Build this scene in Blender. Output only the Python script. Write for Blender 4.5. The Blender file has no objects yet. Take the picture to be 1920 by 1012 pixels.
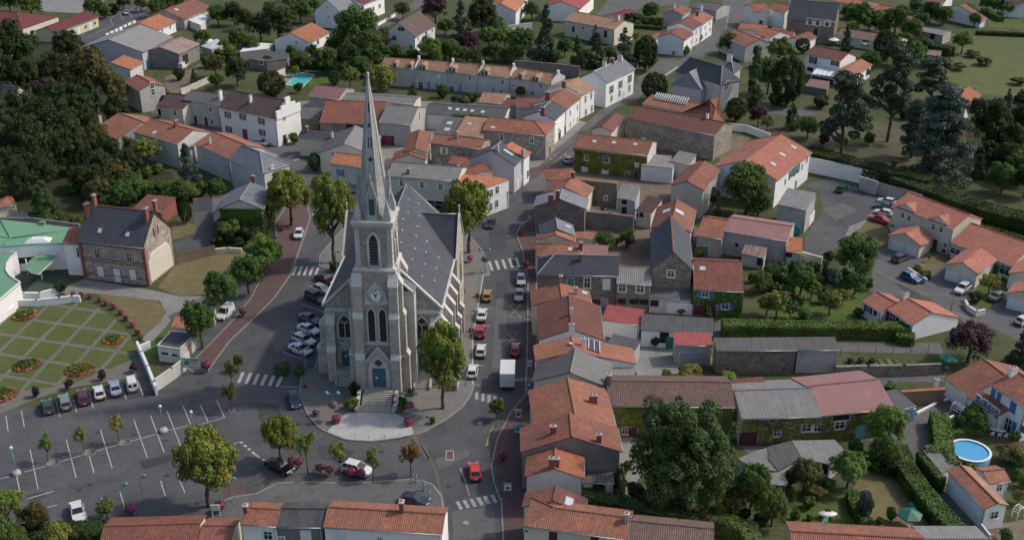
import bpy, math, random
import numpy as np
from mathutils import Vector
from mathutils.geometry import tessellate_polygon
R = math.radians
random.seed(7)
SC = bpy.context.scene
COL = SC.collection
# ------------------------------------------------------------------ camera, sky, sun, exposure
CAM_H, TILT, FPX = 90.0, R(25.2), 2150.0
cam = bpy.data.cameras.new('camera'); cam.sensor_width = 36.0; cam.lens = 36.0 * FPX / 1920
cam.clip_start = 1.0; cam.clip_end = 5000.0
camo = bpy.data.objects.new('camera', cam); COL.objects.link(camo)
camo.location = (0, 0, CAM_H); camo.rotation_euler = (R(90) - TILT, 0, 0)
SC.camera = camo
SUN_EL, SUN_DIR = R(46), Vector((0.98, 0.20, 0)).normalized()   # horizontal direction towards the sun
w = bpy.data.worlds.new('World'); SC.world = w; w.use_nodes = True
wn = w.node_tree
sky = wn.nodes.new('ShaderNodeTexSky'); sky.sky_type = 'NISHITA'; sky.sun_disc = False
sky.sun_elevation = SUN_EL; sky.sun_rotation = math.atan2(SUN_DIR.x, SUN_DIR.y)
sky.air_density = 1.0; sky.dust_density = 3.0; sky.ozone_density = 1.0
bg = wn.nodes['Background']; bg.inputs[1].default_value = 0.15
wn.links.new(sky.outputs[0], bg.inputs[0])
sl = bpy.data.lights.new('sun', 'SUN'); sl.energy = 2.3; sl.angle = R(3); sl.color = (1.0, 0.93, 0.83)
slo = bpy.data.objects.new('sun', sl); COL.objects.link(slo)
sv = SUN_DIR * math.cos(SUN_EL) + Vector((0, 0, math.sin(SUN_EL)))
slo.rotation_euler = sv.to_track_quat('Z', 'Y').to_euler(); slo.location = sv * 300
SC.view_settings.view_transform = 'Standard'; SC.view_settings.look = 'None'
SC.view_settings.gamma = 1.0; SC.view_settings.use_curve_mapping = False
SC.view_settings.exposure = 0.08
try:
    SC.cycles.use_denoising = True; SC.cycles.max_bounces = 5; SC.cycles.transparent_max_bounces = 4
except Exception: pass

# ------------------------------------------------------------------ surveying: sight lines from the camera to real heights
CT, ST = math.cos(TILT), math.sin(TILT)
_REG = {'f': (0, 0, 1.0)}
for _r, _y in (('a', 0), ('b', 340), ('c', 672)):
    for _c in range(4): _REG[_r + str(_c)] = (480 * _c, _y, 1429 / 480)
_REG.update({'m': (1230, 80, 1202 / 190), 'v': (380, 320, 1138 / 180), 'n': (1000, 300, 1548 / 260), 'r': (1660, 340, 4.6), 'q': (1600, 540, 1855 / 220)})
_CUR = ['f']
def Z(k): _CUR[0] = k
def full(p):
    x, y, s = _REG[_CUR[0]]
    return (x + p[0] / s, y + p[1] / s)
def ray(p):
    px, py = full(p)
    X, V = (px - 960) / FPX, (py - 506) / FPX
    return Vector((X, CT - V * ST, -(ST + V * CT)))
CAMP = Vector((0, 0, CAM_H))
def at(p, z=0.0):
    d = ray(p); t = (z - CAM_H) / d.z
    return CAMP + d * t
def z_at(p, Y):
    d = ray(p); return CAM_H + d.z * (Y / d.y)

# ------------------------------------------------------------------ mesh builder
class MB:
    def __init__(s): s.v = []; s.f = []; s.m = []; s.i = {}; s.sm = []
    def vert(s, p):
        k = (round(p[0], 4), round(p[1], 4), round(p[2], 4))
        if k not in s.i: s.i[k] = len(s.v); s.v.append(k)
        return s.i[k]
    def face(s, pts, m=0, smooth=False):
        ids = []
        for p in pts:
            j = s.vert(p)
            if j not in ids: ids.append(j)
        if len(ids) > 2: s.f.append(ids); s.m.append(m); s.sm.append(smooth)
    def poly(s, pts, m=0):                       # flat polygon, may be concave; seen from above
        pts = [Vector(p) for p in pts]
        for t in tessellate_polygon([pts]):
            a, b, c = (pts[i] for i in t)
            if (b - a).cross(c - a).z < 0: b, c = c, b
            s.face((a, b, c), m)
    def prism(s, pts, z0, z1, m=0, ms=None, bottom=False):
        ms = m if ms is None else ms
        ar = sum(pts[i][0] * pts[(i + 1) % len(pts)][1] - pts[(i + 1) % len(pts)][0] * pts[i][1] for i in range(len(pts)))
        if ar < 0: pts = pts[::-1]
        s.poly([(p[0], p[1], z1) for p in pts], m)
        for i in range(len(pts)):
            a, b = pts[i], pts[(i + 1) % len(pts)]
            s.face([(a[0], a[1], z0), (b[0], b[1], z0), (b[0], b[1], z1), (a[0], a[1], z1)], ms)
    def box(s, c, d, rz=0.0, m=0, top=1.0):      # c = centre of the base, d = sizes, top = taper
        ca, sa = math.cos(rz), math.sin(rz)
        def P(x, y, z): return (c[0] + x * ca - y * sa, c[1] + x * sa + y * ca, c[2] + z)
        hx, hy, h = d[0] / 2, d[1] / 2, d[2]
        b = [P(-hx, -hy, 0), P(hx, -hy, 0), P(hx, hy, 0), P(-hx, hy, 0)]
        hx *= top; hy *= top
        t = [P(-hx, -hy, h), P(hx, -hy, h), P(hx, hy, h), P(-hx, hy, h)]
        s.face(t, m); s.face(b[::-1], m)
        for i in range(4): s.face([b[i], b[(i + 1) % 4], t[(i + 1) % 4], t[i]], m)
    def tube(s, p0, p1, r0, r1=None, n=8, m=0, caps=True, smooth=True):
        p0, p1 = Vector(p0), Vector(p1); r1 = r0 if r1 is None else r1
        ax = (p1 - p0).normalized(); a = ax.orthogonal().normalized(); b = ax.cross(a)
        q0, q1 = [], []
        for k in range(n):
            d = a * math.cos(2 * math.pi * k / n) + b * math.sin(2 * math.pi * k / n)
            q0.append(p0 + d * r0); q1.append(p1 + d * r1)
        for k in range(n): s.face([q0[k], q0[(k + 1) % n], q1[(k + 1) % n], q1[k]], m, smooth)
        if caps: s.face(q1, m); s.face(q0[::-1], m)
    def lathe(s, prof, n=12, m=0, c=(0, 0, 0), smooth=True):
        for (r0, z0), (r1, z1) in zip(prof, prof[1:]):
            for k in range(n):
                a, b = 2 * math.pi * k / n, 2 * math.pi * (k + 1) / n
                s.face([(c[0] + r0 * math.cos(a), c[1] + r0 * math.sin(a), c[2] + z0), (c[0] + r0 * math.cos(b), c[1] + r0 * math.sin(b), c[2] + z0),
                        (c[0] + r1 * math.cos(b), c[1] + r1 * math.sin(b), c[2] + z1), (c[0] + r1 * math.cos(a), c[1] + r1 * math.sin(a), c[2] + z1)], m, smooth)
    def ball(s, c, r, n=8, m=0, sz=1.0):
        s.lathe([(max(1e-4, r * math.sin(math.pi * i / n)), -r * sz * math.cos(math.pi * i / n)) for i in range(n + 1)], n + 2, m, c)
    def slab(s, pts, th, m=0, mb=None):          # sheet of thickness th hanging below pts
        pts = [Vector(p) for p in pts]; lo = [p - Vector((0, 0, th)) for p in pts]
        mb = m if mb is None else mb
        s.face(pts, m); s.face(lo[::-1], mb)
        for i in range(len(pts)):
            j = (i + 1) % len(pts); s.face([lo[i], lo[j], pts[j], pts[i]], mb)
    def mesh(s, name, mats):
        me = bpy.data.meshes.new(name); me.from_pydata(s.v, [], s.f)
        for x in mats: me.materials.append(x)
        me.polygons.foreach_set('material_index', s.m); me.polygons.foreach_set('use_smooth', s.sm)
        me.update()
        uv = me.uv_layers.new(name='UVMap').data
        up = Vector((0, 0, 1)); vs = me.vertices
        for p in me.polygons:
            n = p.normal
            if abs(n.z) > 0.985: t, b = Vector((1, 0, 0)), Vector((0, 1, 0))
            else: t = up.cross(n).normalized(); b = n.cross(t)
            for li in p.loop_indices:
                q = vs[me.loops[li].vertex_index].co; uv[li].uv = (q.dot(t), q.dot(b))
        return me
    def build(s, name, mats, parent=None, loc=None):
        if not isinstance(mats, (list, tuple)): mats = [mats]
        return put(name, s.mesh(name, mats), parent, loc)
def put(name, me, parent=None, loc=None):
    o = bpy.data.objects.new(name, me); COL.objects.link(o)
    if parent: o.parent = parent
    if loc is not None: o.location = loc
    return o
def tag(o, label=None, cat=None, group=None, kind=None):
    if label: o['label'] = label
    if cat: o['category'] = cat
    if group: o['group'] = group
    if kind: o['kind'] = kind
    return o
def empty(name, loc, rz=0.0, label=None, cat=None, group=None):
    o = bpy.data.objects.new(name, None); COL.objects.link(o); o.empty_display_size = 0.3
    o.location = loc; o.rotation_euler = (0, 0, rz)
    return tag(o, label, cat, group)
def copy_tree(o, parent=None):
    c = o.copy(); COL.objects.link(c)
    if parent: c.parent = parent
    for ch in [k for k in o.children]: copy_tree(ch, c)
    return c

# ------------------------------------------------------------------ materials
MATS = {}
def nodes(name):
    m = bpy.data.materials.new(name); m.use_nodes = True
    nt = m.node_tree; b = nt.nodes['Principled BSDF']
    return m, nt, b
def N(nt, typ, **kw):
    n = nt.nodes.new(typ)
    for k, v in kw.items(): setattr(n, k, v)
    return n
def link(nt, a, b): nt.links.new(a, b)
def mixc(nt, fac, a, b, blend='MIX'):
    n = N(nt, 'ShaderNodeMix', data_type='RGBA', blend_type=blend)
    for sock, v in ((n.inputs[0], fac), (n.inputs[6], a), (n.inputs[7], b)):
        if hasattr(v, 'is_output'): link(nt, v, sock)
        elif isinstance(v, (int, float)): sock.default_value = v
        else: sock.default_value = (*v[:3], 1)
    return n.outputs[2]
def maprange(nt, v, a, b, c, d):
    n = N(nt, 'ShaderNodeMapRange'); link(nt, v, n.inputs[0])
    for i, x in enumerate((a, b, c, d)): n.inputs[i + 1].default_value = x
    return n.outputs[0]
def noise(nt, vec, scale, detail=3, rough=.55):
    n = N(nt, 'ShaderNodeTexNoise'); n.inputs['Scale'].default_value = scale
    n.inputs['Detail'].default_value = detail; n.inputs['Roughness'].default_value = rough
    if vec is not None: link(nt, vec, n.inputs['Vector'])
    return n.outputs['Fac']
def scaled(nt, vec, s):
    n = N(nt, 'ShaderNodeMapping'); link(nt, vec, n.inputs[0]); n.inputs['Scale'].default_value = s
    return n.outputs[0]
def tint(nt, col, amt):                          # small change of value from object to object
    oi = N(nt, 'ShaderNodeObjectInfo')
    hs = N(nt, 'ShaderNodeHueSaturation'); link(nt, col, hs.inputs['Color'])
    link(nt, maprange(nt, oi.outputs['Random'], 0, 1, 1 - amt, 1 + amt), hs.inputs['Value'])
    return hs.outputs[0]
def mul(c, k): return tuple(min(1, x * k) for x in c)
def mat(name, base, kind='plain', dark=None, rough=.85, spec=.25, tin=.08, stain=.5, scale=1.0, metal=0.0):
    if name in MATS: return MATS[name]
    m, nt, b = nodes(name)
    b.inputs['Roughness'].default_value = rough; b.inputs['Specular IOR Level'].default_value = spec
    b.inputs['Metallic'].default_value = metal
    tc = N(nt, 'ShaderNodeTexCoord'); uv, ob = tc.outputs['UV'], tc.outputs['Object']
    geo = N(nt, 'ShaderNodeNewGeometry'); wp = geo.outputs['Position']
    dark = dark or mul(base, .6)
    bump_in, bump_s = None, .3
    if kind == 'plain':
        c = mixc(nt, maprange(nt, noise(nt, wp, .6 * scale, 5, .65), .35, .7, 0, stain), base, dark)
        c = mixc(nt, maprange(nt, noise(nt, wp, 7 * scale, 3), .35, .7, 0, .25), c, mul(base, .8))
        bump_in = noise(nt, wp, 9 * scale); bump_s = .1
    elif kind == 'wall':                         # weathered render: blotches, streaks down the wall, grime at the foot
        c = mixc(nt, maprange(nt, noise(nt, wp, .45, 5, .6), .4, .72, 0, stain), base, dark)
        st = noise(nt, scaled(nt, uv, (1.6, .12, 1)), 1.5, 4)
        c = mixc(nt, maprange(nt, st, .5, .75, 0, stain * .8), c, dark)
        c = mixc(nt, maprange(nt, noise(nt, wp, 6, 3), .4, .7, 0, .2), c, mul(base, .8))
        bump_in = noise(nt, wp, 14); bump_s = .12
    elif kind == 'stone':                        # rubble stone
        vo = N(nt, 'ShaderNodeTexVoronoi'); link(nt, scaled(nt, uv, (2.2 * scale, 3.2 * scale, 1)), vo.inputs['Vector']); vo.inputs['Scale'].default_value = 1
        sep = N(nt, 'ShaderNodeSeparateColor'); link(nt, vo.outputs['Color'], sep.inputs[0])
        c = mixc(nt, sep.outputs[0], mul(base, 1.15), dark)
        c = mixc(nt, maprange(nt, vo.outputs['Distance'], .25, .6, 0, .5), c, mul(base, 1.3))
        c = mixc(nt, maprange(nt, noise(nt, wp, .5, 5, .6), .38, .7, 0, stain), c, dark)
        bump_in = vo.outputs['Distance']; bump_s = .4
    elif kind == 'ashlar':
        br = N(nt, 'ShaderNodeTexBrick'); link(nt, uv, br.inputs['Vector']); br.inputs['Scale'].default_value = 1
        br.inputs['Brick Width'].default_value = .75; br.inputs['Row Height'].default_value = .38; br.inputs['Mortar Size'].default_value = .018
        br.inputs['Color1'].default_value = (*mul(base, 1.1), 1); br.inputs['Color2'].default_value = (*mul(base, .82), 1); br.inputs['Mortar'].default_value = (*dark, 1)
        c = mixc(nt, maprange(nt, noise(nt, wp, .4, 6, .65), .4, .7, 0, stain), br.outputs[0], dark)
        st = noise(nt, scaled(nt, uv, (1.5, .1, 1)), 1.5, 4)
        c = mixc(nt, maprange(nt, st, .5, .78, 0, stain), c, dark)
        bump_in = noise(nt, wp, 8); bump_s = .2
    elif kind == 'tile':                         # clay channel tiles: rolls down the slope, courses across, mixed firings, lichen
        br = N(nt, 'ShaderNodeTexBrick'); link(nt, uv, br.inputs['Vector']); br.inputs['Scale'].default_value = 1
        br.offset = 0.0
        br.inputs['Brick Width'].default_value = .26 * scale; br.inputs['Row Height'].default_value = .38 * scale; br.inputs['Mortar Size'].default_value = .012
        br.inputs['Color1'].default_value = (*mul(base, 1.18), 1); br.inputs['Color2'].default_value = (*mul(base, .74), 1); br.inputs['Mortar'].default_value = (*mul(base, .7), 1)
        wv = N(nt, 'ShaderNodeTexWave', wave_type='BANDS', bands_direction='X', wave_profile='SIN')
        link(nt, uv, wv.inputs['Vector']); wv.inputs['Scale'].default_value = 1.0 / (.26 * scale) * .05 * 2 * math.pi; wv.inputs['Distortion'].default_value = .15
        c = mixc(nt, maprange(nt, wv.outputs['Fac'], 0.0, .5, .42, 0), br.outputs[0], mul(base, .42))
        st = noise(nt, scaled(nt, uv, (1.2, .25, 1)), .9, 5, .65)
        c = mixc(nt, maprange(nt, st, .44, .72, 0, stain), c, dark)
        c = mixc(nt, maprange(nt, noise(nt, uv, .22, 4, .6), .42, .7, 0, stain * .9), c, mixc(nt, .5, mul(base, .75), dark))
        c = mixc(nt, maprange(nt, noise(nt, uv, 2.6, 2), .62, .75, 0, .35), c, (.30, .25, .19))
        bump_in = wv.outputs['Fac']; bump_s = .55
    elif kind == 'slate':
        br = N(nt, 'ShaderNodeTexBrick'); link(nt, uv, br.inputs['Vector']); br.inputs['Scale'].default_value = 1
        br.inputs['Brick Width'].default_value = .28 * scale; br.inputs['Row Height'].default_value = .2 * scale; br.inputs['Mortar Size'].default_value = .008
        br.inputs['Color1'].default_value = (*mul(base, 1.2), 1); br.inputs['Color2'].default_value = (*mul(base, .8), 1); br.inputs['Mortar'].default_value = (*mul(base, .6), 1)
        st = noise(nt, scaled(nt, uv, (1.0, .2, 1)), .8, 5, .65)
        c = mixc(nt, maprange(nt, st, .42, .72, 0, stain), br.outputs[0], dark)
        c = mixc(nt, maprange(nt, noise(nt, uv, .3, 4), .45, .7, 0, .35), c, mul(base, 1.45))
        bump_in = br.outputs['Fac']; bump_s = .25
    elif kind == 'corr':                         # corrugated sheet
        wv = N(nt, 'ShaderNodeTexWave', wave_type='BANDS', bands_direction='X', wave_profile='SIN')
        link(nt, uv, wv.inputs['Vector']); wv.inputs['Scale'].default_value = 1.0 / (.34 * scale) * .05 * 2 * math.pi
        c = mixc(nt, maprange(nt, wv.outputs['Fac'], 0, .6, .4, 0), base, mul(base, .55))
        st = noise(nt, scaled(nt, uv, (1.4, .12, 1)), 1.2, 5, .65)
        c = mixc(nt, maprange(nt, st, .42, .68, 0, stain), c, dark)
        c = mixc(nt, maprange(nt, noise(nt, uv, .5, 4), .45, .7, 0, .35), c, mul(base, 1.3))
        bump_in = wv.outputs['Fac']; bump_s = .6
    c = tint(nt, c, .17 if kind in ('tile', 'corr', 'slate') else tin)
    link(nt, c, b.inputs['Base Color'])
    if bump_in is not None:
        bm = N(nt, 'ShaderNodeBump'); bm.inputs['Strength'].default_value = bump_s; bm.inputs['Distance'].default_value = .06
        link(nt, bump_in, bm.inputs['Height']); link(nt, bm.outputs[0], b.inputs['Normal'])
    MATS[name] = m
    return m
def flatmat(name, base, rough=.5, metal=0.0, spec=.5, coat=0.0):
    if name in MATS: return MATS[name]
    m, nt, b = nodes(name)
    tc = N(nt, 'ShaderNodeNewGeometry')
    c = mixc(nt, maprange(nt, noise(nt, tc.outputs['Position'], 2.3, 3), .35, .7, 0, .3), base, mul(base, .72))
    link(nt, c, b.inputs['Base Color'])
    b.inputs['Roughness'].default_value = rough; b.inputs['Metallic'].default_value = metal
    b.inputs['Specular IOR Level'].default_value = spec; b.inputs['Coat Weight'].default_value = coat
    MATS[name] = m
    return m
def ground(name, c1, c2, c3, s1, s2, s3, rough=.95, bump=.3):
    m, nt, b = nodes(name)
    g = N(nt, 'ShaderNodeNewGeometry'); wp = g.outputs['Position']
    c = mixc(nt, maprange(nt, noise(nt, wp, s1, 6, .62), .38, .64, 0, 1), c1, c2)
    c = mixc(nt, maprange(nt, noise(nt, wp, s2, 4, .6), .48, .66, 0, .8), c, c3)
    c = mixc(nt, maprange(nt, noise(nt, wp, s3, 3), .35, .7, 0, .45), c, mul(c1, .55))
    link(nt, c, b.inputs['Base Color']); b.inputs['Roughness'].default_value = rough; b.inputs['Specular IOR Level'].default_value = .2
    bm = N(nt, 'ShaderNodeBump'); bm.inputs['Strength'].default_value = bump; bm.inputs['Distance'].default_value = .15
    link(nt, noise(nt, wp, s3, 4), bm.inputs['Height']); link(nt, bm.outputs[0], b.inputs['Normal'])
    MATS[name] = m
    return m
def leafmat(name, c1, c2, c3=None, trans=.25):
    m, nt, b = nodes(name)
    g = N(nt, 'ShaderNodeNewGeometry'); tc = N(nt, 'ShaderNodeTexCoord'); oi = N(nt, 'ShaderNodeObjectInfo')
    c = mixc(nt, maprange(nt, g.outputs['Random Per Island'], 0, 1, .2, .8), c1, c2)
    if c3: c = mixc(nt, maprange(nt, noise(nt, g.outputs['Position'], .55, 3), .46, .62, 0, .85), c, c3)
    hs = N(nt, 'ShaderNodeHueSaturation'); link(nt, c, hs.inputs['Color'])
    link(nt, maprange(nt, oi.outputs['Random'], 0, 1, .485, .515), hs.inputs['Hue'])
    link(nt, maprange(nt, noise(nt, g.outputs['Position'], .33, 2), .3, .7, .6, 1.4), hs.inputs['Value'])
    c = hs.outputs[0]
    link(nt, c, b.inputs['Base Color']); b.inputs['Roughness'].default_value = .6; b.inputs['Specular IOR Level'].default_value = .25
    tr = N(nt, 'ShaderNodeBsdfTranslucent'); link(nt, c, tr.inputs[0])
    mx = N(nt, 'ShaderNodeMixShader'); mx.inputs[0].default_value = trans
    link(nt, b.outputs[0], mx.inputs[1]); link(nt, tr.outputs[0], mx.inputs[2])
    link(nt, mx.outputs[0], nt.nodes['Material Output'].inputs[0])
    MATS[name] = m
    return m
# roofs
T_OR = mat('tile_orange', (.35, .145, .09), 'tile', dark=(.14, .085, .07), stain=.75)
T_RE = mat('tile_red', (.28, .11, .075), 'tile', dark=(.11, .068, .058), stain=.75)
T_BR = mat('tile_brown', (.20, .085, .068), 'tile', dark=(.09, .06, .055), stain=.6)
T_DK = mat('tile_dark_brown', (.11, .062, .06), 'tile', dark=(.05, .042, .045), stain=.5)
T_TA = mat('tile_tan', (.36, .21, .13), 'tile', dark=(.17, .12, .09), stain=.5)
T_NEW = mat('tile_new_orange', (.42, .165, .09), 'tile', dark=(.25, .10, .06), stain=.35)
T_PINK = mat('tile_flat_pink', (.36, .145, .10), 'slate', dark=(.25, .12, .10), stain=.35, scale=1.3)
T_MAR = mat('tile_maroon', (.15, .045, .05), 'tile', dark=(.09, .035, .04), stain=.35)
T_OLD = mat('tile_weathered', (.20, .125, .105), 'tile', dark=(.09, .08, .075), stain=.7)
SLATE = mat('slate_blue', (.062, .069, .08), 'slate', dark=(.04, .044, .05), stain=.4, rough=.7, spec=.25)
SLATE_L = mat('slate_light', (.155, .165, .18), 'slate', dark=(.09, .10, .11), stain=.4, rough=.55, spec=.4)
SLATE_B = mat('slate_brown', (.105, .072, .066), 'slate', dark=(.06, .05, .05), stain=.35)
FIBRO = mat('fibre_cement_grey', (.21, .205, .20), 'corr', dark=(.115, .115, .11), stain=.55)
FIBRO_D = mat('fibre_cement_dark', (.115, .113, .112), 'corr', dark=(.06, .06, .06), stain=.6)
FIBRO_P = mat('fibre_cement_pink', (.26, .13, .125), 'corr', dark=(.18, .15, .145), stain=.7)
RUST = mat('rusty_sheet', (.27, .22, .20), 'corr', dark=(.17, .06, .035), stain=.95)
REDTIN = mat('red_painted_sheet', (.33, .085, .085), 'corr', dark=(.22, .09, .09), stain=.4)
FELT = mat('roofing_felt', (.10, .10, .105), 'plain', dark=(.06, .06, .065))
GREENROOF = mat('green_roofing', (.15, .30, .185), 'plain', dark=(.10, .22, .14), stain=.6, rough=.6)
GLASSROOF = flatmat('roof_glazing', (.10, .13, .12), .25)
# walls
W_WH = mat('render_white', (.80, .80, .785), 'wall', dark=(.52, .51, .49), stain=.3)
W_CR = mat('render_cream', (.66, .62, .50), 'wall', dark=(.42, .39, .32), stain=.35)
W_GR = mat('render_grey', (.42, .405, .385), 'wall', dark=(.24, .23, .22), stain=.6)
W_DK = mat('render_dark_grey', (.24, .225, .21), 'wall', dark=(.11, .105, .10), stain=.65)
W_LI = mat('render_lilac', (.50, .48, .51), 'wall', dark=(.34, .33, .35), stain=.35)
W_YE = mat('render_yellow', (.58, .55, .36), 'wall', dark=(.4, .37, .25), stain=.3)
W_ST = mat('rubble_stone', (.36, .315, .26), 'stone', dark=(.14, .125, .105), stain=.5)
W_BR = mat('rubble_brown', (.24, .20, .165), 'stone', dark=(.10, .085, .075), stain=.5)
W_PS = mat('pale_stone_render', (.58, .565, .53), 'wall', dark=(.33, .315, .29), stain=.55)
CONC = mat('concrete', (.42, .41, .395), 'wall', dark=(.24, .235, .22), stain=.7)
BRICK = mat('brick_trim', (.27, .10, .075), 'plain', dark=(.17, .07, .06))
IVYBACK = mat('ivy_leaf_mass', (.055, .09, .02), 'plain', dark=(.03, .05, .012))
CH_ST = mat('church_ashlar', (.49, .455, .385), 'ashlar', dark=(.23, .215, .19), stain=.6)
CH_RB = mat('church_rubble', (.38, .335, .275), 'stone', dark=(.20, .175, .145), stain=.5, scale=1.3)
CH_TR = mat('church_dressed_stone', (.56, .55, .51), 'plain', dark=(.33, .32, .29), stain=.6)
CH_SP = mat('church_spire_stone', (.48, .475, .45), 'ashlar', dark=(.24, .24, .23), stain=.6)
# trim
WHITE = flatmat('white_paint', (.72, .72, .70)); PANE = flatmat('window_glass', (.03, .035, .04), .12, spec=.6)
CURT = flatmat('pale_blind', (.42, .42, .42)); DKWOOD = flatmat('dark_wood', (.07, .045, .035))
TEAL = flatmat('teal_paint', (.035, .13, .17)); TURQ = flatmat('turquoise_metal', (.06, .30, .30), .4)
BLUE = flatmat('blue_paint', (.05, .17, .38)); LBLUE = flatmat('light_blue_paint', (.16, .33, .46)); REDP = flatmat('red_paint', (.24, .03, .05))
MARP = flatmat('maroon_paint', (.10, .02, .035)); GREENP = flatmat('green_paint', (.03, .20, .12)); GREYP = flatmat('grey_paint', (.30, .31, .32))
ZINC = flatmat('zinc', (.32, .34, .36), .4, .5); STEEL = flatmat('galvanised_steel', (.3, .31, .32), .4, .6); BLACK = flatmat('black_rubber', (.018, .018, .018), .8)
RIM = flatmat('wheel_rim', (.35, .35, .36), .35, .7); REDLENS = flatmat('red_lens', (.35, .01, .01), .3); LENS = flatmat('lamp_lens', (.55, .57, .55), .2)
YPLATE = flatmat('yellow_plate', (.55, .42, .06)); PLASTIC = flatmat('dark_plastic', (.035, .035, .038), .6); CERAM = flatmat('clay_pot', (.38, .16, .09), .8)
BARK = mat('bark', (.11, .09, .07), 'plain', dark=(.055, .045, .035)); WOOD = mat('weathered_wood', (.20, .15, .11), 'plain', dark=(.11, .085, .065))
SKYL = flatmat('skylight_glass', (.50, .54, .57), .15)
# ------------------------------------------------------------------ buildings
PAINT = {'w': WHITE, 'b': BLUE, 'l': LBLUE, 'm': MARP, 'r': REDP, 'g': GREENP, 't': TEAL, 'k': DKWOOD, 'y': GREYP, 'n': WOOD, 'u': TURQ, 'c': CURT}
def obox(mb, o, t, n, c, wd, ht, d0, d1, m=0):   # box on a wall: o wall origin, t along, n outwards, c=(s,z) centre
    up = Vector((0, 0, 1)); P = lambda s, z, d: o + t * s + up * z + n * d
    s0, s1, z0, z1 = c[0] - wd / 2, c[0] + wd / 2, c[1] - ht / 2, c[1] + ht / 2
    a = [P(s0, z0, d1), P(s1, z0, d1), P(s1, z1, d1), P(s0, z1, d1)]; b = [P(s0, z0, d0), P(s1, z0, d0), P(s1, z1, d0), P(s0, z1, d0)]
    if t.cross(up).dot(n) < 0: a, b = a[::-1], b[::-1]
    mb.face(a, m)
    for i in range(4):
        j = (i + 1) % 4; mb.face([b[i], b[j], a[j], a[i]], m)
OPENINGS = {}
def opening(root, o, t, n, c, code, wd, ht, trim=None):
    OPENINGS.setdefault(root.name, []).append((o + t * c[0] + Vector((0, 0, c[1])), wd * (2.0 if code[0] in 'sS' else 1), ht))
    k = code[0]; col = PAINT.get(code[1:2], WHITE); trim = trim or WHITE
    if k in 'wWsS':
        f = MB()
        obox(f, o, t, n, c, wd + .22, ht + .22, -.06, .03, 1)
        obox(f, o, t, n, (c[0], c[1] - ht / 2 - .1), wd + .4, .1, -.06, .12, 1)
        for s in ((-wd / 2 + .04, ht, .08, 0), (wd / 2 - .04, ht, .08, 0), (0, ht, .07, 0)): obox(f, o, t, n, (c[0] + s[0], c[1]), s[2], s[1], 0, .075)
        for z in (-ht / 2 + .04, ht * .12, ht / 2 - .04): obox(f, o, t, n, (c[0], c[1] + z), wd - .17, .06, 0, .07)
        w = f.build('window', [WHITE, trim], root)
        p = MB(); obox(p, o, t, n, c, wd - .02, ht - .02, 0, .05); p.build('pane', PANE, w)
        if k in 'sS':
            for sd in (-1, 1):
                h = MB(); obox(h, o, t, n, (c[0] + sd * (wd * .5 + wd * .27 + .03), c[1]), wd * .5, ht + .06, 0, .085); h.build('shutter', col, w)
    elif k == 'c':
        f = MB(); obox(f, o, t, n, c, wd + .2, ht + .2, -.06, .03); w = f.build('window', trim, root)
        h = MB()
        for sd in (-1, 1): obox(h, o, t, n, (c[0] + sd * wd * .255, c[1]), wd * .49, ht, 0, .07)
        h.build('closed_shutter', col, w)
    elif k == 'd':
        f = MB(); obox(f, o, t, n, (c[0], c[1] + .05), wd + .24, ht + .14, -.06, .03, 1); obox(f, o, t, n, c, wd, ht, 0, .06)
        for z in (-.24, .22): obox(f, o, t, n, (c[0], c[1] + z * ht), wd * .62, ht * .33, 0, .075)
        w = f.build('door', [col, trim], root)
        h = MB(); obox(h, o, t, n, (c[0] + wd * .38, c[1] - .05), .08, .12, 0, .13); h.build('handle', STEEL, w)
    elif k == 'g':
        f = MB(); obox(f, o, t, n, c, wd + .16, ht + .1, -.06, .02, 1); obox(f, o, t, n, c, wd, ht, 0, .05)
        for q in range(4): obox(f, o, t, n, (c[0], c[1] + (q - 1.5) * ht / 4), wd - .1, ht / 4 - .05, 0, .065)
        f.build('garage_door', [col, trim], root)
    elif k == 'o':
        f = MB(); obox(f, o, t, n, c, wd, ht, -.05, .02); f.build('opening', flatmat('dark_interior', (.018, .017, .016), .9), root)
SIZES = {'w': (.95, 1.3), 'W': (1.5, 1.3), 's': (.95, 1.35), 'S': (1.3, 2.1), 'c': (1.0, 1.35), 'd': (1.0, 2.15), 'g': (2.4, 2.1), 'o': (1.2, 1.2), 'k': (.8, 1.0)}
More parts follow.
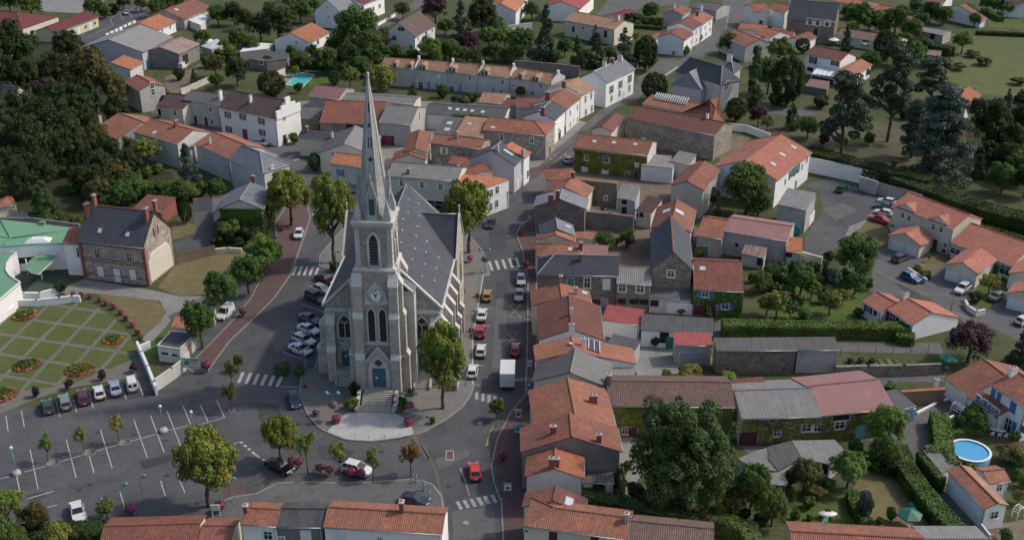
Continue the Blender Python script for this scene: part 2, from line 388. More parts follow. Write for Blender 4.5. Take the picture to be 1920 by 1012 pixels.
def house(name, label, A, B, C, D, ze, pitch=.36, zr=None, ends='gg', wall=W_WH, roof=T_OR, roof2=None, back=1.0, over=.3, og=.12, cat='house', group=None,
          wins=(), chim=(), mono=False, trim=None, gutter=True, cap=None, base=-.3, dwin=None):
    Aw, Bw = at(A, ze), at(B, ze)
    u = (Bw - Aw); u.z = 0; u.normalize(); n = Vector((-u.y, u.x, 0))
    mid = ((C[0] + D[0]) / 2, (C[1] + D[1]) / 2)
    if (at(mid, ze + 1.2) - Aw).dot(n) < 0:
        A, B, C, D = B, A, D, C; Aw, Bw = Bw, Aw; u = -u; n = -n; ends = ends[::-1]
    if zr is None:
        lo, hi = ze, ze + 14
        for _ in range(50):
            z = (lo + hi) / 2; d = (at(mid, z) - Aw).dot(n)
            if z - ze > pitch * d: hi = z
            else: lo = z
        zr = (lo + hi) / 2
    d = max(.6, (at(mid, zr) - Aw).dot(n)); Lx = (Bw - Aw).length
    t0, t1 = (at(C, zr) - Aw).dot(u), (at(D, zr) - Aw).dot(u)
    t0 = max(.3, t0) if ends[0] == 'h' else 0.0
    t1 = min(Lx - .3, t1) if ends[1] == 'h' else Lx
    yb = d if mono else d + d * back; zb = zr if mono else zr - (zr - ze) * back
    O = Aw + u * (Lx / 2) + n * (yb / 2); O.z = 0
    sh = Vector((-Lx / 2, -yb / 2, 0))
    root = empty(name, O, math.atan2(u.y, u.x), label, cat, group)
    V = lambda x, y, z: (x + sh.x, y + sh.y, z)
    sl = (zr - ze) / d
    zat = lambda y: ze + sl * y if y <= d else zr - sl * (y - d)
    # walls
    m = MB(); x0, x1, y0, y1 = og, Lx - og, over, yb - (over if not mono else .12)
    e = .06
    zf, zk = (zat(y0) - e, zat(y1) - e)
    hl, hr = ends[0] == 'h', ends[1] == 'h'
    zc = min(zf, zk)
    m.face([V(x0, y0, base), V(x1, y0, base), V(x1, y0, zf), V(x0, y0, zf)])
    m.face([V(x1, y1, base), V(x0, y1, base), V(x0, y1, zk), V(x1, y1, zk)])
    for x, hip, sgn in ((x0, hl, 1), (x1, hr, -1)):
        p = [V(x, y1, base), V(x, y0, base), V(x, y0, zf)] + ([] if hip or mono else [V(x, d, zr - e)]) + [V(x, y1, zk)]
        m.face(p if sgn > 0 else p[::-1])
    m.build('wall', wall, root)
    # roof
    mats = [roof, roof2 or roof]
    r = MB(); th = .16
    r0, r1 = t0, t1
    r.slab([V(0, 0, ze), V(Lx, 0, ze), V(r1, d, zr), V(r0, d, zr)], th, 0)
    if not mono: r.slab([V(Lx, yb, zb), V(0, yb, zb), V(r0, d, zr), V(r1, d, zr)], th, 1)
    if hl: r.slab([V(0, yb, zb), V(0, 0, ze), V(r0, d, zr)], th, 0)
    if hr: r.slab([V(Lx, 0, ze), V(Lx, yb, zb), V(r1, d, zr)], th, 0)
    ro = r.build('roof', mats, root)
    if not mono:
        q = MB(); capm = cap or (roof if roof not in (SLATE, SLATE_L) else ZINC)
        segs = [((r0, d, zr), (r1, d, zr))]
        if hl: segs += [((0, 0, ze), (r0, d, zr)), ((0, yb, zb), (r0, d, zr))]
        if hr: segs += [((Lx, 0, ze), (r1, d, zr)), ((Lx, yb, zb), (r1, d, zr))]
        for a, b in segs:
            if (Vector(a) - Vector(b)).length > .3: q.tube(V(a[0], a[1], a[2] + .01), V(b[0], b[1], b[2] + .01), .13, n=6, smooth=False)
        q.build('ridge_cap', capm, ro)
    if gutter:
        q = MB(); q.tube(V(0, -.05, ze - .1), V(Lx, -.05, ze - .1), .07, n=6)
        q.build('gutter', ZINC, root)
        q = MB(); q.tube(V(Lx - og - .2, over - .07, 0), V(Lx - og - .2, over - .07, ze - .15), .05, n=6); q.build('downpipe', ZINC, root)
    # sight lines in the house's own frame
    o_l = Vector(((CAMP - O).dot(u), (CAMP - O).dot(n), CAM_H)) - sh
    def loc(p):
        dd = ray(p); return Vector((dd.dot(u), dd.dot(n), dd.z))
    nd = 0
    for wn_ in wins:
        p, code = wn_[:2], wn_[2]; sz = wn_[3:5] if len(wn_) > 4 else SIZES[code[0]]
        dl = loc(p)
        if code[0] == 'k':
            ok = roof_hit(o_l, dl, Lx, d, yb, ze, zr, sl, mono)
            if ok is None: print('MISS skylight', label, p); continue
            q, sg = ok; sx = Vector((1, 0, 0)); dn = Vector((0, sg, sl)).normalized(); nn = sx.cross(dn); nn = nn if nn.z > 0 else -nn
            k = MB()
            def slabq(w_, h_, z0, z1, mi):
                c4 = [q + sx * a + dn * b for a, b in ((-w_ / 2, -h_ / 2), (w_ / 2, -h_ / 2), (w_ / 2, h_ / 2), (-w_ / 2, h_ / 2))]
                if (c4[1] - c4[0]).cross(c4[2] - c4[0]).z < 0: c4 = c4[::-1]
                up4 = [V(*(c + nn * z1)) for c in c4]; lo4 = [V(*(c + nn * z0)) for c in c4]
                k.face(up4, mi)
                for i in range(4): k.face([lo4[i], lo4[(i + 1) % 4], up4[(i + 1) % 4], up4[i]], mi)
            slabq(sz[0] + .16, sz[1] + .16, -.05, .07, 0); slabq(sz[0], sz[1], 0, .09, 1)
            k.build('skylight', [GREYP, SKYL], ro); continue
        best = None
        for fx in ('f', 'l', 'r', 'b'):
            if fx in 'fb':
                yy = y0 if fx == 'f' else y1
                if abs(dl.y) < 1e-6: continue
                t = (yy - o_l.y) / dl.y; h = o_l + dl * t
                if not (x0 - .2 <= h.x <= x1 + .2 and -.5 <= h.z <= (zf if fx == 'f' else zk) + .5): continue
                c = (h.x, h.z); fr = (Vector(V(0, yy, 0)), Vector((1, 0, 0)), Vector((0, -1 if fx == 'f' else 1, 0)))
            else:
                xx = x0 if fx == 'l' else x1
                if abs(dl.x) < 1e-6: continue
                t = (xx - o_l.x) / dl.x; h = o_l + dl * t
                if not (y0 - .2 <= h.y <= y1 + .2 and -.5 <= h.z <= zat(h.y) + .5): continue
                c = (h.y, h.z); fr = (Vector(V(xx, 0, 0)), Vector((0, 1, 0)), Vector((-1 if fx == 'l' else 1, 0, 0)))
            if best is None or t < best[0]: best = (t, c, fr)
        if best is None: print('MISS window', label, p, code); continue
        c = best[1]
        if code[0] in 'dg': c = (c[0], sz[1] / 2 + .05)
        opening(root, *best[2], c, code, sz[0], sz[1], trim)
    for ch in chim:
        ok = roof_hit(o_l, loc(ch[:2]), Lx, d, yb, ze, zr, sl, mono, slack=1.2)
        if ok is None: print('MISS chimney', label, ch); continue
        q = ok[0]; cw = ch[2] if len(ch) > 2 else .9; chh = ch[3] if len(ch) > 3 else 1.3; cm = ch[4] if len(ch) > 4 else BRICK
        k = MB(); px, py, pz = V(*q)
        k.box((px, py, pz - .7), (.5, cw, chh + .7), m=0); k.box((px, py, pz + chh), (.64, cw + .14, .12), m=1)
        for s in ((-.25, .25) if cw > .8 else (0,)): k.tube((px, py + s * cw, pz + chh + .12), (px, py + s * cw, pz + chh + .45), .11, .09, 8, 2)
        k.build('chimney', [cm, CONC, CERAM], ro)
    root['_dim'] = (Lx, d, yb, ze, zr, sh.x, sh.y, y0, y1, x0, x1)
    return root, ro
def roof_hit(o, dl, Lx, d, yb, ze, zr, sl, mono, slack=.3):
    best = None
    # front: z = ze + sl*y ; back: z = zr - sl*(y-d)
    for sg in ((1,) if mono else (1, -1)):
        den = dl.z - sg * sl * dl.y
        if abs(den) < 1e-9: continue
        c0 = ze if sg > 0 else zr + sl * d
        t = (c0 + sg * sl * o.y - o.z) / den
        h = o + dl * t
        ylo, yhi = (-slack, d + slack) if sg > 0 else (d - slack, yb + slack)
        if t > 0 and ylo <= h.y <= yhi and -slack <= h.x <= Lx + slack and (best is None or t < best[2]): best = (h, sg, t)
    return best[:2] if best else None
def flatb(name, label, pts, z, wall=W_GR, roof=FELT, cat='outbuilding', para=.0, group=None, wins=(), kerb=None, base=-.3):
    P = [at(p, z) for p in pts]
    ar = sum(P[i].x * P[(i + 1) % len(P)].y - P[(i + 1) % len(P)].x * P[i].y for i in range(len(P)))
    if ar < 0: P = P[::-1]
    c = sum(P, Vector()) / len(P); c.z = 0
    root = empty(name, c, 0, label, cat, group)
    Q = [(p.x - c.x, p.y - c.y) for p in P]; n = len(Q)
    ins = lambda k: [(q[0] * k, q[1] * k) for q in Q]
    m = MB(); W = Q
    for i in range(n): m.face([(*W[i], base), (*W[(i + 1) % n], base), (*W[(i + 1) % n], z - .12), (*W[i], z - .12)])
    m.build('wall', wall, root)
    r = MB(); k = 1.012
    r.prism(ins(k), z - .16, z); ro = r.build('roof', roof, root)
    if para:
        q = MB()
        for i in range(n):
            a, b = Vector(Q[i]), Vector(Q[(i + 1) % n]); L = (b - a).length; mdl = (a + b) / 2
            q.box((mdl.x, mdl.y, z - .02), (L + .1, .22, para), math.atan2(b.y - a.y, b.x - a.x))
        q.build('parapet', kerb or wall, root)
    for wn_ in wins:
        p, code = wn_[:2], wn_[2]; sz = wn_[3:5] if len(wn_) > 4 else SIZES[code[0]]
        dl = ray(p); o = CAMP - c; best = None
        for i in range(n):
            a, b = Vector((*Q[i], 0)), Vector((*Q[(i + 1) % n], 0)); tt = (b - a).normalized(); nn = Vector((tt.y, -tt.x, 0))
            den = dl.dot(nn)
            if den > -1e-6: continue
            t = (a - o).dot(nn) / den; h = o + dl * t; s = (h - a).dot(tt)
            if -.2 <= s <= (b - a).length + .2 and -.5 <= h.z <= z + .3 and (best is None or t < best[0]): best = (t, (s, h.z), (a, tt, nn))
        if best is None: print('MISS window', label, p); continue
        cc = best[1]
        if code[0] in 'dg': cc = (cc[0], sz[1] / 2 + .05)
        opening(root, *best[2], cc, code, sz[0], sz[1])
    return root, ro
def gwall(label, pts, h, th=.3, m=CONC, cope=None, name='garden_wall', cat='wall', top=True, group=None):
    P = [at(p, h if top else 0) for p in pts]
    c = P[0].copy(); c.z = 0
    root = empty(name, c, 0, label, cat, group)
    b, q = MB(), MB()
    for a, e in zip(P, P[1:]):
        d = e - a; md = (a + e) / 2 - c; an = math.atan2(d.y, d.x); L = Vector((d.x, d.y)).length
        b.box((md.x, md.y, -.2), (L + th * .9, th, h + .2), an); q.box((md.x, md.y, h), (L + th, th + .12, .09), an)
    b.build('wall_body', m, root); q.build('coping', cope or m, root)
    return root
def pxm(p, z=0.0):                               # picture units per metre at a point
    q = at(p, z); s = _REG[_CUR[0]][2]
    return s * FPX / ((q.y) * CT + (CAM_H - q.z) * ST)
# ------------------------------------------------------------------ leaves, trees, hedges, ivy
def leaf_mesh(name, pos, nrm, size, mats, rng, jitter=.45, asp=1.0):
    n = len(pos)
    A = np.array([1, 1, asp]); pos = pos * A
    nrm = nrm + rng.normal(0, jitter, nrm.shape); nrm /= np.linalg.norm(nrm, axis=1)[:, None] + 1e-9
    a = rng.normal(0, 1, nrm.shape); t = np.cross(nrm, a); t /= np.linalg.norm(t, axis=1)[:, None] + 1e-9
    b = np.cross(nrm, t)
    s = size * rng.uniform(.65, 1.35, n)[:, None]
    v = np.empty((n, 4, 3)); v[:, 0] = pos - t * s * .5; v[:, 1] = pos + b * s * .38 + t * s * .1 + nrm * s * .12; v[:, 2] = pos + t * s * .55; v[:, 3] = pos - b * s * .38 + t * s * .1 + nrm * s * .12
    v = v / A
    me = bpy.data.meshes.new(name)
    me.vertices.add(n * 4); me.vertices.foreach_set('co', v.reshape(-1).astype(np.float32))
    me.loops.add(n * 4); me.loops.foreach_set('vertex_index', np.arange(n * 4, dtype=np.int32))
    me.polygons.add(n); me.polygons.foreach_set('loop_start', np.arange(0, n * 4, 4, dtype=np.int32))
    for x in mats: me.materials.append(x)
    me.update(); me.validate()
    return me
def crown_points(kind, nl, rng):
    """leaf positions and outward directions of a crown that fills radius 1 and height 0..1"""
    cl = []
    if kind in ('round', 'broad', 'tall', 'sapling', 'oak'):
        nc = {'round': 125, 'broad': 130, 'tall': 100, 'sapling': 26, 'oak': 260}[kind]
        lo = {'round': .22, 'broad': .06, 'tall': .08, 'sapling': .26, 'oak': .04}[kind]
        zc, zh = (1 + lo) / 2, (1 - lo) / 2
        for i in range(nc):
            d = rng.normal(0, 1, 3); d /= np.linalg.norm(d); d[2] = d[2] if d[2] > (-.8 if kind == 'oak' else -.55) else -d[2] * .6
            f = (rng.uniform(.2, .6) if kind in ('oak', 'round') and i % 5 == 0 else rng.uniform(.55, .93) if kind in ('round', 'oak') else rng.uniform(.45, .9)) if kind != 'sapling' else rng.uniform(.2, .85)
            bulge = 1 + .13 * math.sin(3 * math.atan2(d[1], d[0]) + 1.3) * (1 - abs(d[2])) + .08 * math.sin(5 * d[2] + d[0] * 4)
            c = d * f * bulge; r = {'sapling': rng.uniform(.18, .32), 'oak': rng.uniform(.08, .17)}.get(kind, rng.uniform(.13, .26))
            cl.append((c[0] * (1 - r * .15), c[1] * (1 - r * .15), zc + c[2] * zh * .96, r, r * zh * 1.05))
    elif kind in ('cone', 'conifer'):
        for i in range(64):
            z = rng.uniform(0, 1) ** 1.25 * .93 + .04; rr = (1 - z) ** (.8 if kind == 'conifer' else .6)
            an = rng.uniform(0, 6.283); f = rng.uniform(.35, .85) * rr
            r = .10 + .15 * rr * rng.uniform(.7, 1.2); cl.append((f * math.cos(an), f * math.sin(an), z, r, r * (.28 if kind == 'conifer' else .42)))
    elif kind == 'poplar':
        for i in range(60):
            z = rng.uniform(.05, .96); rr = min(1, (z / .18) ** .5) * min(1, ((1 - z) / .3) ** .6)
            an = rng.uniform(0, 6.283); f = rng.uniform(.2, .68) * rr; r = rng.uniform(.26, .4)
            cl.append((f * math.cos(an), f * math.sin(an), z, r, r * .16))
    elif kind == 'pine':                         # open tiers of foliage on long limbs
        for i in range(40):
            z = rng.uniform(.28, .96); rr = 1.0 - .55 * max(0, z - .5) / .5; an = rng.uniform(0, 6.283); f = (rng.uniform(.25, .85)) * rr
            r = rng.uniform(.2, .36) * (.7 + .3 * rr); cl.append((f * math.cos(an), f * math.sin(an), z, r, r * .17))
    elif kind == 'cedar':
        for i in range(95):
            tier = rng.integers(0, 9); z = .12 + tier * .1 + rng.uniform(-.02, .02); rr = (1 - z) ** .55 * 1.02; an = rng.uniform(0, 6.283); f = rng.uniform(.15, .85) * rr
            r = rng.uniform(.16, .27); cl.append((f * math.cos(an), f * math.sin(an), z - .06 * f, r, r * .2))
    elif kind == 'shrub':
        for i in range(22):
            d = rng.normal(0, 1, 3); d /= np.linalg.norm(d); f = rng.uniform(.3, .7); r = rng.uniform(.26, .42)
            cl.append((d[0] * f, d[1] * f, .5 + .48 * d[2] * f, r, r * .5))
    elif kind == 'ball':
        for i in range(170):
            d = rng.normal(0, 1, 3); d /= np.linalg.norm(d); r = rng.uniform(.13, .2)
            cl.append((d[0] * .8, d[1] * .8, .52 + .4 * d[2], r, r * .5))
    cl = np.array(cl); wts = (cl[:, 3] ** 2); wts /= wts.sum()
    idx = rng.choice(len(cl), nl, p=wts); c = cl[idx]
    d = rng.normal(0, 1, (nl, 3)); d /= np.linalg.norm(d, axis=1)[:, None]
    d[:, 2] = np.where((d[:, 2] < -.2) & (rng.uniform(0, 1, nl) < .55), -d[:, 2], d[:, 2])
    f = rng.uniform(.55, 1.0, nl) ** .5
    pos = c[:, :3] + d * f[:, None] * np.stack([c[:, 3], c[:, 3], c[:, 4]], 1)
    return pos, d + np.array([0, 0, .35]), cl
def trunk_mb(kind, cl, rng):                     # tapered trunk and limbs, same normalised space; radius relative to crown
    m = MB()
    h = {'cone': .93, 'conifer': .95, 'poplar': .85, 'pine': .93, 'cedar': .9, 'shrub': .4, 'ball': .5}.get(kind, .62)
    r0 = {'pine': .075, 'cedar': .07, 'sapling': .07, 'shrub': .06}.get(kind, .085)
    pts = [(0, 0, -.02)] + [(rng.uniform(-.05, .05), rng.uniform(-.05, .05), h * k / 5) for k in range(1, 6)]
    for i in range(5): m.tube(pts[i], pts[i + 1], r0 * (1 - .17 * i), r0 * (1 - .17 * (i + 1)), 7, caps=False)
    if kind not in ('cone', 'poplar', 'ball'):
        for c in cl[rng.permutation(len(cl))[:11]]:
            z0 = min(h * .9, max(.14, c[2] * .62)); k = min(4, int(z0 / h * 5)); b = Vector(pts[k]).lerp(Vector(pts[k + 1]), min(1, z0 / h * 5 - k))
            mid = b.lerp(Vector(c[:3]), .55); mid.z -= .03
            m.tube(b, mid, r0 * .42, r0 * .28, 5, caps=False); m.tube(mid, c[:3], r0 * .28, r0 * .1, 5, caps=False)
    return m
L_DARK = leafmat('leaf_dark', (.022, .042, .012), (.044, .070, .018), (.042, .058, .017))
L_MID = leafmat('leaf_mid', (.055, .105, .02), (.10, .165, .034), (.085, .125, .028))
L_OAK = leafmat('leaf_oak', (.044, .086, .022), (.076, .126, .034), (.058, .092, .025))
L_LIGHT = leafmat('leaf_light', (.10, .17, .028), (.16, .235, .045), (.14, .18, .04))
L_OLIVE = leafmat('leaf_turning', (.11, .175, .026), (.185, .235, .04), (.20, .175, .032))
L_BROWN = leafmat('leaf_olive_brown', (.075, .085, .025), (.12, .12, .035), (.125, .09, .03))
L_BLUE = leafmat('needle_blue', (.055, .085, .066), (.095, .13, .105), (.07, .10, .078))
L_PINE = leafmat('needle_dark', (.036, .064, .036), (.066, .10, .055), (.048, .078, .044))
L_CYP = leafmat('needle_green', (.042, .082, .026), (.08, .13, .04))
L_PURP = leafmat('leaf_purple', (.06, .03, .042), (.095, .05, .06), (.075, .04, .04))
L_YEL = leafmat('leaf_yellow_green', (.15, .165, .03), (.23, .225, .045), (.19, .165, .035))
L_RED = leafmat('leaf_russet', (.13, .14, .03), (.18, .13, .035), (.22, .09, .03))
KINDS = {  # kind: crown shape, leaf material, leaves, leaf size
    'dark': ('broad', L_DARK, 12000, .075), 'mid': ('broad', L_MID, 12000, .075), 'light': ('round', L_LIGHT, 10000, .08), 'plane': ('round', L_OLIVE, 16000, .078), 'oak': ('oak', L_OAK, 34000, .045),
    'brown': ('tall', L_BROWN, 11000, .075), 'blue': ('conifer', L_BLUE, 9000, .07), 'pine': ('pine', L_PINE, 10000, .075), 'cedar': ('cedar', L_BLUE, 17000, .055),
    'cone': ('cone', L_CYP, 9000, .075), 'conifer': ('conifer', L_PINE, 9000, .075), 'poplar': ('poplar', L_CYP, 11000, .13), 'purple': ('broad', L_PURP, 9000, .085),
    'ball': ('ball', L_CYP, 11000, .075), 'balldark': ('ball', L_DARK, 12000, .07), 'shrub': ('shrub', L_MID, 3200, .15), 'shrubl': ('shrub', L_LIGHT, 3200, .15), 'shruby': ('shrub', L_YEL, 3200, .15),
    'shrubd': ('shrub', L_DARK, 3200, .15), 'shrubp': ('shrub', L_PURP, 2400, .16), 'shrubb': ('shrub', L_BLUE, 3200, .15), 'shrubo': ('shrub', L_BROWN, 3200, .15),
    'sapl': ('sapling', L_LIGHT, 1700, .12), 'sapy': ('sapling', L_YEL, 1700, .12), 'sapr': ('sapling', L_RED, 2000, .12), 'sapo': ('sapling', L_OLIVE, 1700, .12), 'small': ('round', L_MID, 6000, .10), 'smalll': ('round', L_LIGHT, 6000, .10),
    'smally': ('round', L_YEL, 6000, .10), 'smallo': ('round', L_OLIVE, 6000, .10)}
ASPECT = {'poplar': 6.5, 'pine': 2.9, 'cone': 2.6, 'conifer': 2.6, 'cedar': 2.0, 'shrub': 1.5, 'ball': 2.0, 'tall': 2.4, 'sapling': 3.0}
PROTO = {}
def proto(kind, v):
    if (kind, v) not in PROTO:
        shape, lm, nl, ls = KINDS[kind]
        import zlib
        rng = np.random.default_rng(zlib.crc32(kind.encode()) % 1000 + v * 77)
        pos, nr, cl = crown_points(shape, nl, rng)
        PROTO[(kind, v)] = (leaf_mesh('crown', pos, nr, ls, [lm], rng, .36, ASPECT.get(shape, 2.1)), trunk_mb(shape, cl, rng).mesh('trunk', [BARK]))
    return PROTO[(kind, v)]
TREEN = [0]
def tree(kind, x, yb, yt, wd, label, name=None, group=None, cat=None):
    g = at((x, yb)); h = max(.6, z_at((x, yt), g.y) ); r = wd / 2 / pxm((x, yb), h / 2)
    TREEN[0] += 1; v = TREEN[0] % 2
    cr, tk = proto(kind, v)
    sh = KINDS[kind][0]
    nm = name or {'cone': 'cypress_tree', 'conifer': 'conifer_tree', 'pine': 'pine_tree', 'cedar': 'cedar_tree', 'poplar': 'poplar_tree', 'shrub': 'shrub', 'ball': 'clipped_tree', 'sapling': 'young_tree'}.get(sh, 'broadleaf_tree')
    root = empty(nm, (g.x, g.y, 0), (TREEN[0] * 2.399) % 6.283, label, cat or ('shrub' if sh == 'shrub' else 'tree'), group)
    root.scale = (r, r, h)
    put('crown', cr, root); t = put('trunk' if sh != 'shrub' else 'stem', tk, root)
    return root
def surf_leaves(name, quads, dens, size, lm, parent, seed=1, out=.12, holes=()):
    """leaves over a set of (origin, edge a, edge b) rectangles"""
    rng = np.random.default_rng(seed); P, Nn = [], []
    for o, a, b in quads:
        o, a, b = (np.array(q, float) for q in (o, a, b)); nr = np.cross(a, b); ar = np.linalg.norm(nr)
        k = max(3, int(ar * dens)); uv = rng.uniform(0, 1, (k, 2))
        nn = nr / (ar + 1e-9)
        bump = np.sin(uv[:, :1] * np.linalg.norm(a) * 2.3 + seed) * .5 + np.sin(uv[:, 1:] * np.linalg.norm(b) * 3.1) * .5
        P.append(o + uv[:, :1] * a + uv[:, 1:] * b + nn * (rng.uniform(0, 1, (k, 1)) * out + bump * out * .6)); Nn.append(np.repeat(nn[None], k, 0))
    P, Nn = np.concatenate(P), np.concatenate(Nn)
    for c, w_, h_ in holes:
        k = ~((np.hypot(P[:, 0] - c.x, P[:, 1] - c.y) < w_ / 2 + .15) & (np.abs(P[:, 2] - c.z) < h_ / 2 + .12)); P, Nn = P[k], Nn[k]
    me = leaf_mesh(name, P, Nn, size, [lm], rng, .4)
    return put(name, me, parent)
HEDN = [0]
def hedge(label, pts, wd, h, lm=None, core=None, z=None, name='hedge', dens=26, size=.3, group=None):
    lm = lm or L_CYP
    P = [at(p, h) for p in pts]; c = P[0].copy(); c.z = 0
    root = empty(name, c, 0, label, 'hedge', group); HEDN[0] += 1
    m, Q = MB(), []
    for a, e in zip(P, P[1:]):
        d = e - a; d.z = 0; L = d.length; u = d / L; n = Vector((-u.y, u.x, 0)); o = a - c; o.z = 0
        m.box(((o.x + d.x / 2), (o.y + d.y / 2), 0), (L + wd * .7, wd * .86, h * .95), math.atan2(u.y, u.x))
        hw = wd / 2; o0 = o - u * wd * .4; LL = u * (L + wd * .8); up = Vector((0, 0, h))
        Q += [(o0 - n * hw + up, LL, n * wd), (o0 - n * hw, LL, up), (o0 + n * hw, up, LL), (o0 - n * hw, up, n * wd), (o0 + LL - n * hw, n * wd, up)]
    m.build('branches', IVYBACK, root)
    surf_leaves('foliage', Q, dens, size, lm, root, HEDN[0])
    return root
def ivy(rootro, lm, sides='f', dens=22, size=.3, zmax=1.0, name='ivy'):
    root = rootro[0]; Lx, d, yb, ze, zr, sx, sy, y0, y1, x0, x1 = root['_dim']
    Q = []
    if 'f' in sides: Q.append(((x0 + sx, y0 + sy - .1, 0), (x1 - x0, 0, 0), (0, 0, ze * zmax)))
    if 'b' in sides: Q.append(((x1 + sx, y1 + sy + .1, 0), (x0 - x1, 0, 0), (0, 0, ze * zmax)))
    if 'l' in sides: Q.append(((x0 + sx - .1, y1 + sy, 0), (0, y0 - y1, 0), (0, 0, ze * zmax)))
    if 'r' in sides: Q.append(((x1 + sx + .1, y0 + sy, 0), (0, y1 - y0, 0), (0, 0, ze * zmax)))
    o = surf_leaves(name, Q, dens, size, lm, root, 5, .12, OPENINGS.get(root.name, ()))
    return o
# ------------------------------------------------------------------ ground, roads, paths, lawns, markings
G_BASE = ground('garden_ground', (.062, .082, .03), (.10, .098, .052), (.045, .068, .02), .07, .25, 1.6)
G_ASPH = ground('asphalt', (.086, .087, .093), (.112, .113, .118), (.068, .069, .074), .09, .22, 2.2, .9, .1)
G_ASPL = ground('worn_asphalt', (.115, .115, .115), (.14, .138, .135), (.095, .095, .097), .09, .4, 2.5, .9, .1)
G_CONC = ground('pale_concrete', (.22, .22, .21), (.27, .265, .255), (.18, .175, .17), .12, .5, 2.5, .9, .1)
G_DIRT = ground('bare_earth', (.16, .125, .095), (.20, .165, .125), (.12, .10, .07), .12, .5, 2.0)
G_LAWN = ground('mown_lawn', (.075, .105, .028), (.095, .12, .035), (.115, .12, .045), .25, .6, 5.0)
G_DRY = ground('dry_grass', (.165, .14, .07), (.13, .12, .052), (.20, .165, .095), .16, .5, 4.0)
G_GRN = ground('rough_green_grass', (.07, .115, .024), (.11, .13, .036), (.05, .085, .018), .16, .5, 3.0)
G_FIELD = ground('field_grass', (.095, .115, .042), (.11, .12, .05), (.085, .11, .038), .05, .3, 2.0)
G_PARK = ground('park_earth', (.085, .082, .048), (.125, .105, .075), (.055, .072, .028), .08, .3, 1.8)
G_RED = ground('red_paving', (.118, .078, .074), (.138, .092, .086), (.10, .072, .069), .2, .6, 4.0, .9, .1)
G_GREYP = ground('grey_brown_paving', (.175, .165, .15), (.20, .19, .175), (.15, .14, .128), .2, .6, 4.0, .9, .1)
G_WHITEP = ground('white_paving', (.40, .40, .39), (.46, .455, .44), (.35, .345, .335), .25, .8, 4.0, .85, .1)
G_KERB = ground('kerb_stone', (.25, .245, .235), (.3, .29, .28), (.2, .195, .19), .5, 1.5, 5.0, .9, .1)
G_MARK = ground('road_paint', (.42, .42, .41), (.50, .50, .49), (.27, .27, .265), .7, 2.5, 7.0, .7, .05)
G_MARKO = ground('worn_road_paint', (.30, .30, .295), (.38, .38, .37), (.2, .2, .2), .9, 2.5, 7.0, .7, .05)
G_YEL = ground('yellow_road_paint', (.42, .33, .09), (.48, .38, .12), (.3, .25, .1), .7, 2.5, 7.0, .7, .05)
gm = MB(); gm.poly([(-1800, -600, 0), (1800, -600, 0), (1800, 2600, 0), (-1800, 2600, 0)])
tag(gm.build('ground', G_BASE), kind='structure')
def sheet(name, reg, pts, m, z):
    Z(reg); b = MB(); b.poly([tuple(at(p, z)) for p in pts]); o = b.build(name, m); tag(o, kind='structure'); return o
def pave(name, reg, pts, m, h=.13, kerb=True):
    Z(reg); P = [at(p, h) for p in pts]
    b = MB(); b.prism([(p.x, p.y) for p in P], -.05, h, 0, 1); o = b.build(name, [m, G_KERB]); tag(o, kind='structure')
    if kerb:
        k = MB()
        for a, e in zip(P, P[1:] + P[:1]):
            d = e - a; L = d.length
            if L > .3: k.box(((a.x + e.x) / 2, (a.y + e.y) / 2, h - .1), (L + .1, .22, .112), math.atan2(d.y, d.x))
        tag(k.build('kerb', G_KERB), kind='structure')
    return P
sheet('road', 'f', [(-300, 815), (0, 764), (88, 765), (272, 704), (292, 722), (350, 680), (480, 480), (545, 345), (600, 330), (650, 360), (680, 420), (860, 415), (905, 395), (990, 330), (1030, 330), (1030, 1060), (-400, 1060)], G_ASPH, .012)
sheet('side_street', 'f', [(250, 188), (300, 200), (430, 250), (485, 258), (562, 268), (562, 296), (628, 345), (606, 420), (572, 385), (540, 330), (470, 292), (420, 268), (300, 216), (230, 196)], G_ASPL, .02)
sheet('main_street', 'a2', [(100, 1080), (60, 1012), (175, 905), (240, 835), (330, 765), (470, 635), (520, 598), (640, 520), (700, 450), (760, 400), (830, 330), (940, 335), (1015, 272), (1100, 180), (1150, 100), (1180, 0), (1195, -80), (1400, -80), (1330, 30), (1290, 130), (1180, 170), (1150, 220), (1150, 300), (1000, 330), (880, 420), (850, 440), (760, 480), (700, 560), (580, 600), (430, 720), (370, 740), (340, 830), (330, 900), (230, 1000), (200, 1100)], G_ASPL, .024)
sheet('car_park', 'a2', [(470, 85), (560, -30), (1000, -60), (985, 50), (900, 30), (720, 45), (690, 70), (520, 90)], G_ASPL, .02)
sheet('school_yard', 'a0', [(250, 65), (440, 75), (560, 30), (640, -60), (100, -80), (120, 20)], G_CONC, .02)
sheet('back_road', 'a0', [(400, 240), (560, 100), (600, 60), (760, 10), (850, -40), (960, -60), (880, 30), (820, 90), (590, 225), (500, 290)], G_ASPH, .024)
sheet('back_street', 'a1', [(640, 170), (770, 80), (870, 20), (960, -60), (1010, -60), (960, 20), (880, 60), (700, 170)], G_ASPL, .024)
sheet('staff_car_park', 'b3', [(180, 20), (290, -5), (380, -20), (590, 60), (740, 100), (660, 130), (600, 215), (450, 290), (480, 300), (440, 310), (360, 390), (300, 420), (205, 395), (205, 310), (300, 180), (290, 60)], G_ASPH, .02)
sheet('cul_de_sac', 'b3', [(560, 612), (585, 500), (592, 385), (680, 340), (860, 400), (1010, 380), (1000, 460), (1180, 590), (1429, 580), (1750, 800), (1429, 905), (1240, 812), (1120, 800), (880, 640), (740, 645)], G_ASPL, .016)
sheet('parking_path', 'b3', [(455, 250), (530, 222), (600, 150), (625, 98), (640, 104), (615, 165), (545, 232), (470, 300), (430, 310)], G_CONC, .03)
